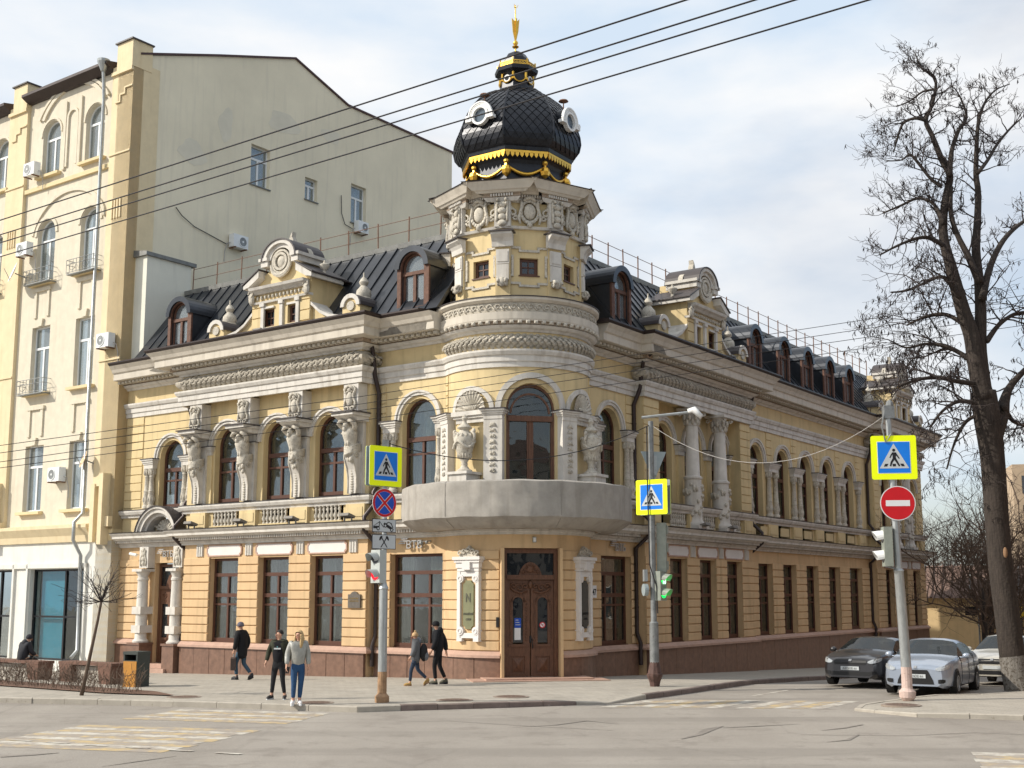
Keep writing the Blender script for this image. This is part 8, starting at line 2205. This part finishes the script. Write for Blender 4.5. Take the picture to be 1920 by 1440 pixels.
# the waiting couple at the kerb
q = on(521, 1311); yaw = radians(172)
T_, Pm = person('young man in olive bomber jacket, black sweatshirt and black jeans at the kerb', (q.x, q.y, .15), yaw, 1.68, dict(le=(-.27, -.05, 1.15), lw=(-.27, .10, .90), re=(.29, -.04, 1.15), rw=(.30, .10, .92), lk=(-.12, .03, .48), la=(-.17, -.02, .09), rk=(.12, .04, .48), ra=(.16, .03, .09), lat=(-.20, .13, .04), rat=(.21, .17, .04), face=(.72, .70, 0), cuff=.05), olive, blackjean, shoeb, hair=mat('dark_short_hair', (.02, .016, .014), .7, .2, 20), jacket_len=.86, bulk=1.03, shirt=blacksw)
mb = MB(); mb.box(Fr((0, .0), (1, 0), (0, 1)), -.085, .085, .142, .150, 1.19, 1.225); mb.build('shirt_print', M['signgrey'], T_, local=True)
mb = MB(); mb.box(Fr((0, .0), (1, 0), (0, 1)), -.012, .012, .142, .150, 1.235, 1.262); mb.build('shirt_mark', mat('teal_print', (.1, .35, .38), .7, 0), T_, local=True)
q2 = on(557, 1321); yaw = radians(195)
T_, Pw = person('blonde woman in a shiny silver puffer jacket, blue jeans and white trainers at the kerb', (q2.x, q2.y, .145), yaw, 1.72, dict(le=(-.23, -.03, 1.14), lw=(-.24, .05, .89), re=(.25, -.02, 1.14), rw=(.27, .10, .90), lk=(-.07, .03, .48), la=(-.05, -.02, .09), rk=(.09, .05, .48), ra=(.10, .02, .09), lat=(-.07, .13, .04), rat=(.14, .17, .04), face=(.60, .80, 0), cuff=.046), silverj, jeans, shoew, hair=mat('ash_blonde_hair', (.50, .35, .17), .6, .3, 30), jacket_len=.90, bulk=1.06, hood=True, longhair=True)
ph = Matrix.Rotation(yaw, 3, 'Z') @ (Pw['rw'] + Vector((-.02, .045, -.09))) + Vector((q2.x, q2.y, .145)); mb = MB(); mb.hexa([(ph.x + a * .038 + c * .012, ph.y + b_ * .012, ph.z + c * .075) for c in (-1, 1) for a, b_ in ((-1, -1), (1, -1), (1, 1), (-1, 1))])
tag(mb.build('mobile_phone', M['black'], None), 'black mobile phone in the hand of the woman in the silver jacket', 'phone')
# man walking away to the left with a bag
q = on(452, 1274); yaw = radians(62); z = pave(q.x, q.y)
T_, Pb = person('man in a black coat and grey knit hat walking left with a dark bag', (q.x, q.y, z), yaw, 1.74, dict(chest=(0, .03, 1.27), neck=(0, .05, 1.46), head=(0, .09, 1.58), crown=(0, .08, 1.66), ls=(-.18, .03, 1.40), rs=(.18, .03, 1.40), le=(-.25, .02, 1.12), lw=(-.25, .09, .86), re=(.24, -.05, 1.13), rw=(.24, .04, .88), lk=(-.09, .15, .49), la=(-.09, .10, .09), rk=(.09, .00, .48), ra=(.09, -.32, .16), rat=(.09, -.22, .06), lat=(-.09, .25, .05)), darkcloth, cl('faded_jeans', (.05, .09, .13)), [mat('dark_shoes', (.03, .03, .035), .6, .1), M['black']], hat=(cl('grey_knit_hat', (.12, .11, .14)), False), hair=mat('grey_hair', (.2, .19, .19), .7, .2), jacket_len=.66, bulk=1.16)
bp_ = Matrix.Rotation(yaw, 3, 'Z') @ (Pb['lw'] + Vector((-.01, .0, -.1))) + Vector((q.x, q.y, z)); fb = facing((bp_.x, bp_.y), (cos(yaw + 2.2), sin(yaw + 2.2)))
B_ = thing('bag', 'dark brown bag carried by the man in the black coat', 'bag', (bp_.x, bp_.y, bp_.z - .45)); mb = MB(); mb.prism(fb, [(-.2, bp_.z - .42), (.17, bp_.z - .46), (.20, bp_.z - .12), (.1, bp_.z - .08), (-.12, bp_.z - .10), (-.18, bp_.z - .15)], -.07, .07); mb.build('bag_body', mat('brown_leather', (.055, .035, .03), .4, .3, 8, spec=.6), B_)
mb = MB(); mb.tube([fb(-.1, 0, bp_.z - .1), fb(-.04, 0, bp_.z - .0), fb(.04, 0, bp_.z - .0), fb(.1, 0, bp_.z - .1)], .012, 5); mb.build('handle', M['black'], B_)
# boy with rucksack and man in black walking left past the bay
q = on(779, 1286); yaw = radians(88); z = .15
T_, Pk = person('boy in a grey jacket and tan bobble hat walking left with a rucksack', (q.x, q.y, z), yaw, 1.50, dict(head=(0, .04, 1.58), crown=(0, .03, 1.66), neck=(0, .0, 1.45), le=(-.23, .02, 1.12), lw=(-.22, .14, .92), re=(.23, -.04, 1.12), rw=(.24, .08, .90), lk=(-.09, .14, .50), la=(-.09, .17, .09), lat=(-.09, .33, .045), rk=(.09, -.06, .50), ra=(.09, -.38, .20), rat=(.09, -.28, .07)), cl('grey_padded_jacket', (.12, .125, .135)), cl('dark_blue_jeans', (.035, .05, .08)), [mat('tan_boots', (.36, .22, .07), .7, .1), M['polerust']], hat=(cl('tan_knit_hat', (.48, .32, .17)), True), jacket_len=.74, bulk=1.34, hood=True, hoodm=cl('grey_blue_hood', (.17, .19, .24)))
RM = Matrix.Rotation(yaw, 3, 'Z'); bkp = RM @ Vector((0, -.20 * .86, 1.0)) + Vector((q.x, q.y, z)); fk = Fr((bkp.x, bkp.y), tuple((RM @ Vector((1, 0, 0)))[:2]), tuple((RM @ Vector((0, -1, 0)))[:2]))
B_ = thing('rucksack', 'grey and black rucksack on the back of the boy in the tan hat', 'rucksack', (bkp.x, bkp.y, .9)); mb = MB(); mb.ell((0, 0, 0), (1, 1, 1), 12, 8, fr=lambda x, y, zz_: fk(x * .17, .05 + y * .11, 1.06 + zz_ * .25)); mb.build('bag_body', cl('black_rucksack', (.02, .02, .022)), B_, smooth=True)
mb = MB(); mb.ell((0, 0, 0), (1, 1, 1), 10, 7, fr=lambda x, y, zz_: fk(x * .14, .11 + y * .08, .97 + zz_ * .14)); mb.build('front_pocket', cl('grey_pocket', (.16, .165, .18)), B_, smooth=True)
q = on(821, 1283); yaw = radians(78)
T_, Pa = person('man dressed in black with a black knit cap walking left beside the boy', (q.x, q.y, .15), yaw, 1.80, dict(chest=(0, .02, 1.28), neck=(0, .03, 1.46), head=(0, .08, 1.58), crown=(0, .06, 1.66), le=(-.24, .0, 1.12), lw=(-.22, .12, .92), re=(.25, -.12, 1.14), rw=(.27, -.16, .87), lk=(-.09, .08, .49), la=(-.09, .04, .09), rk=(.09, -.02, .48), ra=(.09, -.20, .12), rat=(.09, -.06, .05), face=(-.5, .86, 0)), cl('black_parka', (.013, .014, .017)), cl('black_trousers', (.012, .012, .014)), [mat('olive_shoes', (.09, .085, .06), .7, .1), M['black']], hat=(cl('black_knit_cap', (.012, .012, .014)), False), jacket_len=.84, bulk=1.22, hood=True)
# ================================================================== TREES AND PLANTING
M['bark'] = mat('dark_furrowed_bark', (.046, .036, .030), .95, .5, 5, bump=1.0, bscale=14, stretch=(5, 5, .5), dirt=(.075, .065, .042), dirtpos=.60)
M['limewash'] = mat('worn_limewash_on_bark', (.20, .185, .165), .95, .4, 6, stretch=(6, 6, .6), dirt=(.085, .07, .055), dirtpos=.50)
M['twig'] = mat('dark_twigs', (.040, .030, .028), .9, .3, 6)
M['twigbrown'] = mat('brown_twigs', (.115, .08, .058), .9, .35, 3)
M['cutwood'] = mat('cut_branch_wood', (.26, .15, .08), .8, .3, 8)
def branchlets(mb, p, d, ln, r, depth, rg, droop=.0, curl=.5, n=5, pods=0.0, sides=4):
    """one crooked branch and its side twigs"""
    pts = [p.copy()]; q = p.copy(); dd = d.normalized(); k = 5
    for i in range(k):
        dd = (dd + Vector((rg.uniform(-1, 1), rg.uniform(-1, 1), rg.uniform(-1, 1))) * curl * .42 + Vector((0, 0, .06 - droop))).normalized(); q = q + dd * (ln / k); pts.append(q.copy())
    mb.tube(pts, [max(.005, r * (1 - .75 * i / k)) for i in range(k + 1)], sides if r > .012 else 3, cap=False)
    if depth <= 0:
        if pods and rg.random() < pods:
            for _ in range(2):
                e = pts[rg.randint(2, k)]; mb.tube([e, e + Vector((rg.uniform(-.04, .04), rg.uniform(-.04, .04), -.07)), e + Vector((rg.uniform(-.05, .05), rg.uniform(-.05, .05), -.15))], [.004, .016, .004], 3, cap=False)
        return
    for i in range(n):
        t = rg.uniform(.25, 1.0) * k; j = min(k - 1, int(t)); b = pts[j].lerp(pts[j + 1], t - j); ax = (pts[j + 1] - pts[j]).normalized()
        side = Vector((rg.uniform(-1, 1), rg.uniform(-1, 1), rg.uniform(-.5, .9))); nd = (ax * .55 + side.normalized() * .8)
        branchlets(mb, b, nd, ln * rg.uniform(.38, .68), r * .5, depth - 1, rg, droop, curl, n, pods, sides)
def limb_pts(px, Y0, dY):
    n = len(px); return [atY(x, y, Y0 + dY * i / max(1, n - 1)) for i, (x, y, w) in enumerate(px)], [w / FPX * Y0 / 2 for x, y, w in px]
def smooth_poly(P, R, k=4):
    out = []; rr = []; n = len(P)
    for i in range(n - 1):
        p0, p1, p2, p3 = P[max(0, i - 1)], P[i], P[i + 1], P[min(n - 1, i + 2)]
        for j in range(k):
            t = j / k; out.append(.5 * ((2 * p1) + (p2 - p0) * t + (2 * p0 - 5 * p1 + 4 * p2 - p3) * t * t + (3 * p1 - p0 - 3 * p2 + p3) * t ** 3)); rr.append(R[i] + (R[i + 1] - R[i]) * t)
    return out + [P[-1]], rr + [R[-1]]
YT = 34.4
tb = gp(1906, 1296, .13)
TREE = thing('bare_tree', 'tall old bare tree with forked trunk and whitewashed base at the right edge', 'tree', (tb.x, YT, .0))
TR = [(1916, 1308, 56), (1908, 1280, 50), (1898, 1230, 46), (1888, 1150, 45), (1876, 1060, 44), (1868, 960, 44), (1861, 860, 45), (1852, 790, 50), (1843, 735, 48)]
P, R = smooth_poly(*limb_pts(TR, YT, .2)); mb = MB()
mb.tube(P, R, 14); tk = mb.build('trunk', M['bark'], TREE, smooth=True)
P2_, R2_ = smooth_poly(*limb_pts(TR[:3], YT, .05)); mb = MB(); mb.tube(P2_, [r * 1.03 for r in R2_], 14, cap=False); mb.build('whitewash', M['limewash'], tk, smooth=True)
o = atY(1885, 1036, YT - .45); mb = MB(); mb.ell(tuple(o), (.06, .07, .15), 10, 6); mb.build('branch_scar', M['cutwood'], tk, smooth=True)
LIMBS = [
    ([(1846, 750, 40), (1832, 690, 33), (1822, 630, 30), (1808, 590, 28), (1795, 545, 25), (1783, 500, 22), (1772, 460, 19), (1768, 420, 17), (1774, 370, 15), (1781, 330, 14), (1766, 300, 12), (1748, 255, 10), (1736, 226, 9), (1748, 196, 7), (1755, 160, 6), (1749, 141, 5), (1728, 128, 4), (1716, 100, 2)], .6),
    ([(1781, 330, 11), (1784, 285, 9), (1797, 245, 8), (1812, 220, 6), (1803, 188, 4), (1790, 165, 2)], 1.2),
    ([(1846, 745, 32), (1838, 660, 25), (1839, 590, 22), (1836, 530, 19), (1830, 470, 17), (1833, 410, 14), (1834, 360, 12), (1830, 325, 11), (1832, 260, 8), (1836, 222, 7), (1848, 190, 5), (1868, 168, 3), (1893, 158, 2)], 1.5),
    ([(1836, 530, 15), (1815, 480, 12), (1795, 440, 10), (1783, 400, 9), (1784, 350, 7)], .2),
    ([(1833, 325, 9), (1852, 300, 7), (1870, 270, 6), (1895, 240, 5), (1915, 222, 3)], 2.2),
    ([(1842, 560, 16), (1855, 505, 13), (1875, 460, 11), (1900, 430, 9), (1935, 405, 6)], 2.5),
    ([(1866, 820, 30), (1878, 780, 28), (1884, 750, 20), (1896, 722, 14), (1925, 690, 10)], 1.0),
    ([(1838, 720, 12), (1800, 716, 9), (1760, 708, 8), (1720, 712, 6), (1685, 724, 4)], -1.0),
    ([(1826, 680, 12), (1800, 662, 9), (1770, 648, 8), (1735, 645, 6), (1700, 652, 4), (1672, 640, 3)], .5),
    ([(1768, 460, 10), (1742, 446, 8), (1715, 448, 6), (1680, 462, 5), (1650, 478, 3)], -.8),
    ([(1770, 420, 9), (1752, 384, 7), (1722, 372, 6), (1690, 385, 5), (1655, 400, 3)], .8),
    ([(1766, 350, 8), (1745, 335, 6), (1722, 306, 6), (1706, 290, 5), (1690, 300, 3), (1660, 302, 2)], 0),
    ([(1736, 226, 7), (1715, 222, 6), (1693, 232, 5), (1682, 262, 4), (1676, 285, 2)], .4),
    ([(1752, 168, 5), (1730, 172, 4), (1705, 190, 3), (1680, 200, 2)], .3),
    ([(1840, 760, 10), (1800, 752, 8), (1768, 770, 6), (1745, 800, 4)], -.6),
    ([(1842, 775, 9), (1812, 790, 7), (1790, 830, 5), (1775, 880, 3)], .3),
    ([(1800, 560, 10), (1770, 520, 8), (1735, 530, 6), (1700, 545, 4), (1670, 548, 3)], -.6),
    ([(1810, 610, 10), (1775, 590, 8), (1740, 592, 6), (1700, 610, 4)], .9),
    ([(1850, 640, 12), (1872, 610, 9), (1900, 590, 8), (1930, 585, 6)], .8),
    ([(1880, 760, 12), (1900, 790, 8), (1930, 800, 6)], .8)]
rg = random.Random(21); cr = MB(); tw_ = MB()
for px, dY in LIMBS:
    P, R = smooth_poly(*limb_pts(px, YT + .1, dY)); cr.tube(P, R, 9 if R[0] > .1 else 6)
    n = len(P)
    for i in range(2, n):
        if R[i] > .17: continue
        if R[i] >= .07 and i % 2: continue
        for _ in range(1):
            ax = (P[i] - P[i - 1]).normalized(); sd_ = Vector((rg.uniform(-1, .8), rg.uniform(-.9, .9), rg.uniform(-.35, .8))).normalized()
            low = P[i].z < 12
            branchlets(tw_, P[i], ax * .5 + sd_, rg.uniform(.6, 1.35) * (1.2 if low else .72), min(.03, R[i] * .5), 2, rg, .12 if low else .03, .75, rg.choice((3, 4, 5)), .5 if low else .12)
c_ = cr.build('crown', M['bark'], TREE, smooth=True); tw_.build('twigs', M['twig'], c_, kind='stuff', recalc=False)
# the background: bare trees behind the parked cars
def bg_tree(x, y, h, spread, seed, lab, m='twigbrown', n0=9, lean=0.0):
    z = pave(x, y); T_ = thing('bare_tree', lab, 'tree', (x, y, z), group='bare trees beyond the parked cars'); rg = random.Random(seed)
    mb = MB(); th = h * .3; tp = Vector((x + lean, y, z + th)); mb.tube([(x, y, z - .2), (x + lean * .5, y, z + th * .5), tp, tp + Vector((lean, 0, h * .15))], [h * .022, h * .018, h * .015, h * .006], 8); mb.build('trunk', M['bark'], T_, smooth=True)
    mb = MB()
    for i in range(n0):
        a = 2 * pi * i / n0 + rg.uniform(-.3, .3); e = rg.uniform(.15, 1.3); d = Vector((cos(a) * cos(e) * spread, sin(a) * cos(e) * spread, sin(e)))
        branchlets(mb, Vector((x + lean * .8, y, z + th * rg.uniform(.55, 1.1))), d, h * rg.uniform(.42, .62), h * .009, 3, rg, .0, .7, 5, 0)
    mb.build('crown', M[m], T_, kind='stuff', recalc=False)
bg_tree(23.6, 62, 8.5, 1.0, 1, 'brown bare tree just past the far end of the mansion', n0=9)
bg_tree(27.0, 70, 9.5, 1.1, 2, 'brown bare tree over the roof of the low yellow house', n0=10)
bg_tree(31.5, 82, 11, 1.0, 3, 'tall bare tree behind the low yellow house, left of the big trunk', 'twig', 9)
bg_tree(33.5, 66, 9.0, 1.1, 4, 'bare tree in front of the far beige block, right of the big trunk', n0=9)
bg_tree(25.5, 64, 7.0, 1.2, 6, 'low brushy brown tree before the low yellow house', n0=12)
bg_tree(29.0, 88, 11.5, 1.1, 7, 'brown bare tree rising behind the brown tiled roof', n0=11)
bg_tree(36.0, 84, 12, 1.1, 8, 'wide bare tree farthest right beyond the trunk', n0=10)
bg_tree(24.6, 88, 12, 1.0, 5, 'pale bare tree far behind, next to the mansion end wall', 'twig', 9)

# low house beyond the side street
hy = 76.0; gz = pave(28, hy)
H_ = thing('low_house', 'low yellow house with brown tiled roof and yellow awning beyond the parked cars', 'building', (29, hy, gz))
fh = facing((27.7, hy), (-.42, -1)); M['housewall'] = mat('pale_ochre_render', (.72, .54, .30), .9, .1, 1.5, streak=.2); M['tile'] = mat('brown_roof_tile', (.19, .125, .10), .85, .3, 2); M['awning'] = mat('yellow_awning', (.58, .40, .03), .6, .15, 3)
mb = MB(); wall_tier(mb, fh, -4.8, 1.1, gz - .5, gz + 3.9, 0, [(-3.9, -2.3, gz + 1.65, gz + 3.05)], .3); wall_tier(mb, fh, 1.1, 6.5, gz - .5, gz + 3.9, -.6, [(2.2, 4.6, gz + .6, gz + 3.2)], .3); mb.build('wall', M['housewall'], H_)
mb = MB(); mb.box(fh, .95, 1.2, -.6, .05, gz - .5, gz + 3.8); mb.box(fh, 5.6, 5.85, -.6, .05, gz - .5, gz + 3.8); mb.build('porch_post', M['kerbpink'], H_)
RF = bpy.data.objects.new('roof', None); 
mb = MB(); mb.hexa([fh(-5.3, .5, gz + 3.85), fh(7, .5, gz + 3.85), fh(7, -9, gz + 3.85), fh(-5.3, -9, gz + 3.85), fh(-3.0, -3.0, gz + 5.9), fh(5, -3.0, gz + 5.9), fh(5, -5, gz + 5.9), fh(-3.0, -5, gz + 5.9)]); rf = mb.build('roof', M['tile'], H_)
for i in range(22):
    u = -5.2 + i * .56; t = min(1, max(0, (u + 5.3) / 2.3)); t2 = min(1, max(0, (7 - u) / 2.0)); q = min(t, t2); MB().tube([fh(u, .52, gz + 3.9), fh(u, .5 - 3.5 * q, gz + 3.9 + 2.05 * q)], .06, 5).build('roof_batten', M['capzinc'] if i % 5 == 0 else M['tile'], rf)
mb = MB(); mb.box(fh, -3.9, -2.3, -.2, -.1, gz + 1.65, gz + 1.75); mb.box(fh, -3.9, -3.8, -.2, -.1, gz + 1.75, gz + 3.05); mb.box(fh, -2.4, -2.3, -.2, -.1, gz + 1.75, gz + 3.05); mb.box(fh, -3.8, -2.4, -.2, -.1, gz + 2.95, gz + 3.05); mb.box(fh, -3.14, -3.06, -.2, -.1, gz + 1.75, gz + 2.95); w_ = mb.build('window', M['pvc'], H_); pane([(-3.8, gz + 1.75), (-2.4, gz + 1.75), (-2.4, gz + 2.95), (-3.8, gz + 2.95)], fh, -.15, w_, 'glassdark'); MB().box(fh, -4, -2.2, 0, .15, gz + 1.55, gz + 1.645).build('window_sill', M['kerbpink'], H_)
mb = MB(); mb.prof(fh, [(-.5, gz + 3.4), (.35, gz + 2.7), (.37, gz + 3.3), (-.45, gz + 3.75)], 1.4, 5.5); mb.build('awning', M['awning'], H_)
mb = MB(); 
for i in range(5): mb.box(fh, 2.2 + i * .55, 2.3 + i * .55, -.75, -.65, gz + .6, gz + 3.2)
mb.build('shop_door', M['housewall'], H_); mb = MB(); mb.box(fh, 2.2, 4.6, -.85, -.80, gz + .6, gz + 3.2); mb.build('door_glass', M['glassdark'], H_)
mb = MB()
for u in (1.3, 2.6, 3.9): mb.tube([fh(u, .6, gz), fh(u, .6, gz + 1.6)], .03, 5)
for z in (.9, 1.25, 1.6): mb.tube([fh(1.3, .6, gz + z), fh(3.9, .6, gz + z)], .022, 5)
mb.tube([fh(3.9, .6, gz + 1.6), fh(4.6, 1.6, gz + .9)], .03, 5); mb.build('step_railing', M['rust'], H_)
mb = MB(); mb.box(facing((35, 125), (-.2, -1)), -6, 7, -8, 0, -4, 16); FBK = thing('far_block', 'far beige apartment block glimpsed right of the big tree trunk', 'building', (45, 122, -3)); fz = facing((51.0, 116), (-.25, -1)); mb = MB(); mb.box(fz, -3.2, 9, -8, 0, -4, 15.0); mb.build('wall', mat('far_beige_render', (.42, .32, .22), .9, .15, 1), FBK)
for i in range(5):
    for j in range(3): mb = MB(); mb.box(fz, -2.4 + j * 2.2, -1.3 + j * 2.2, 0, .05, 1 + i * 2.8, 2.7 + i * 2.8); mb.build('window', M['glassdark'], FBK)
for (x, y, lab, kind) in ((26.9, 71.5, 'thin dark street post before the window of the low yellow house', 0), (29.2, 69.5, 'blue and white parking sign on a thin post before the low yellow house', 1)):
    z = pave(x, y); T_ = thing('sign_post' if kind else 'street_post', lab, 'sign' if kind else 'post', (x, y, z)); mb = MB(); mb.tube([(x, y, z - .1), (x, y, z + (2.2 if kind else 3.2))], .05, 6); mb.build('post', M['poledark'], T_)
    fq = facing((x, y - .06), (-.3, -1)); mb = MB()
    if kind: mb.box(fq, -.32, .32, 0, .02, z + 1.9, z + 2.8); mb.mi = 1; mb.box(fq, -.32, .32, 0, .02, z + 1.1, z + 1.895)
    else: mb.box(fq, -.75, -.05, 0, .04, z + 2.7, z + 3.2); mb.mi = 1
    mb.build('board', [M['signdeep'] if kind else M['black'], M['signgrey']], T_)

# left: young grafted tree, hedge strip, benches, bin and the seated figure
y0 = 32.4; b = gp(153, 1304, .15)
T_ = thing('young_tree', 'thin leaning young tree with a ball of bare twigs before the shop', 'tree', (b.x, b.y, .15)); Yb = b.y
P = [atY(153, 1304, Yb), atY(162, 1262, Yb), atY(172, 1215, Yb), atY(183, 1165, Yb), atY(190, 1128, Yb)]; mb = MB(); mb.tube(P, [.055, .05, .042, .036, .032], 7); mb.build('trunk', M['twigbrown'], T_, smooth=True)
rg = random.Random(8); mb = MB()
for i in range(26):
    a = rg.uniform(0, 2 * pi); e = rg.uniform(-.25, 1.35); branchlets(mb, P[-1], Vector((cos(a) * cos(e), sin(a) * cos(e), sin(e))), rg.uniform(.55, .95), .014, 1, rg, .0, .45, 4, 0)
mb.build('crown', M['twig'], T_, recalc=False)
M['earth'] = mat('bare_earth', (.17, .10, .07), .95, .3, 4, bump=.5, bscale=20)
hb = gp(330, 1306, .15); ha = Vector((hb.x, hb.y)); hd = Vector(LD); hn = Vector((NL[0], NL[1]))
bed = [ha, ha + hd * 1.5 - hn * .55, ha + hd * 16 - hn * .55, ha + hd * 16 + hn * .85, ha + hd * 2.2 + hn * .55]
grid_sheet('planting_bed', [(p.x, p.y) for p in bed], lambda x, y: pave(x, y) + .03, M['earth'], step=4)
mb = MB(); rg = random.Random(4)
for i in range(430):
    t = 1.6 + 14 * rg.random(); p = ha + hd * t + hn * rg.uniform(-.42, .55); branchlets(mb, Vector((p.x, p.y, .15)), Vector((rg.uniform(-.5, .5), rg.uniform(-.5, .5), 1)), rg.uniform(.3, .62), .009, 1, rg, 0, .5, 4, 0)
o = mb.build('hedge', M['twigbrown'], None, recalc=False); o['kind'] = 'stuff'
M['benchred'] = mat('red_brown_bench', (.16, .085, .06), .75, .25, 5); M['plwhite'] = mat('patchy_white_planter', (.42, .39, .34), .85, .35, 5)
def bench(t0, t1, lab):
    c = ha + hd * ((t0 + t1) / 2) - hn * 1.75; z = pave(c.x, c.y); T_ = thing('bench', lab, 'bench', (c.x, c.y, z), group='benches behind the hedge'); fr = Fr((c.x, c.y), (hd.x, hd.y), (hn.x, hn.y)); w = (t1 - t0) / 2
    for i in range(4): MB().box(fr, -w, w, -.28 + .14 * i, -.28 + .14 * i + .125, z + .50, z + .58).build('seat_slat', M['benchred'], T_)
    for u in (-w + .02, w - .62): mb = MB(); mb.hexa([fr(u + .08, -.24, z - .2), fr(u + .52, -.24, z - .2), fr(u + .52, .22, z - .2), fr(u + .08, .22, z - .2), fr(u, -.26, z + .495), fr(u + .6, -.26, z + .495), fr(u + .6, .26, z + .495), fr(u, .26, z + .495)]); mb.build('bench_leg', M['benchred'], T_)
    mb = MB(); mb.box(fr, -w + .65, w - .65, -.12, .10, z - .2, z + .46); mb.build('panel', M['plwhite'], T_)
    return fr, z
bench(4.7, 7.2, 'red brown slatted bench nearest the litter bin'); fr_, zb = bench(8.2, 11.2, 'red brown slatted bench with the seated dark figure')
c = gp(250, 1288, .15); T_ = thing('litter_bin', 'square litter bin with orange panel and dark top', 'litter bin', (c.x, c.y + .2, .1)); fb = facing((c.x, c.y + .2), (-.42, -.9)); z = .12
mb = MB(); mb.box(fb, -.25, .25, -.25, .25, z, z + .74); mb.box(fb, -.26, .26, -.26, .26, z + .90, z + .98); mb.box(fb, -.25, -.2, -.25, .25, z + .74, z + .9); mb.box(fb, .2, .25, -.25, .25, z + .74, z + .9); mb.box(fb, -.2, .2, -.25, -.2, z + .74, z + .9); mb.build('bin_body', mat('dark_green_grey_bin', (.05, .06, .055), .6, .15, 5), T_)
MB().box(fb, -.23, .23, .25, .265, z + .03, z + .72).build('orange_panel', mat('orange_board', (.50, .23, .04), .6, .2, 5), T_)
sp_ = ha + hd * 9.5 - hn * 1.75; bl = dict(pelvis=(0, 0, .66), waist=(0, .02, .80), chest=(0, .10, 1.0), neck=(0, .17, 1.17), head=(0, .24, 1.27), crown=(0, .22, 1.34), ls=(-.18, .12, 1.12), rs=(.18, .12, 1.12), le=(-.24, .18, .86), re=(.24, .18, .86), lw=(-.14, .38, .78), rw=(.14, .38, .78), lh=(-.09, .05, .66), rh=(.09, .05, .66), lk=(-.11, .46, .62), rk=(.11, .46, .62), la=(-.11, .50, .12), ra=(.11, .50, .12))
person('person in dark grey sitting on a bench with back to the street', (sp_.x, sp_.y, zb - .06), atan2(-hn.x, hn.y) + pi, 1.75, bl, cl('dark_grey_coat', (.035, .036, .042)), blackjean, [M['black'], M['black']], hat=(cl('dark_hood', (.03, .03, .036)), False), jacket_len=.60, bulk=1.12, hood=True)

# houses across the two streets: they stand beside and behind the photographer's place, unseen, added to shade the side street and fill window reflections
def plain_house(x, y, n, w, d, h, col, lab, cols, rows_):
    T_ = thing('town_house', lab, 'building', (x, y, 0)); f = facing((x, y), n); m = mat('render_' + lab.split()[1], col, .9, .1, 1.5, streak=.2)
    wb = MB(); wb.box(f, -w / 2, w / 2, -d, 0, -3, h); wb.build('wall', m, T_)
    rf = MB(); rf.hexa([f(-w / 2 - .4, .4, h), f(w / 2 + .4, .4, h), f(w / 2 + .4, -d, h), f(-w / 2 - .4, -d, h), f(-w / 2 + 2, -3, h + 2.2), f(w / 2 - 2, -3, h + 2.2), f(w / 2 - 2, -d + 3, h + 2.2), f(-w / 2 + 2, -d + 3, h + 2.2)]); rf.build('roof', M['tile'], T_)
    for i in range(cols):
        for j in range(rows_):
            u = -w / 2 + w * (i + .5) / cols; z = 1.2 + (h - 1) * j / rows_; k = MB(); k.box(f, u - .6, u + .6, 0, .06, z, z + 1.9); k.mi = 1; k.box(f, u - .72, u + .72, 0, .04, z - .12, z - .001); k.box(f, u - .72, u + .72, 0, .05, z + 1.9, z + 2.02); k.build('window', [M['glassdark'], M['trim']], T_)
plain_house(36.5, 57.2, (-.82, .57), 74, 9, 12.5, (.24, .15, .10), 'plain brick house across the side street, added unseen to shade it and fill window reflections', 9, 3)
plain_house(4, -16, (.05, 1), 46, 10, 13, (.55, .50, .42), 'plain grey-beige house across the main street, reflected in the shop glass', 14, 4)
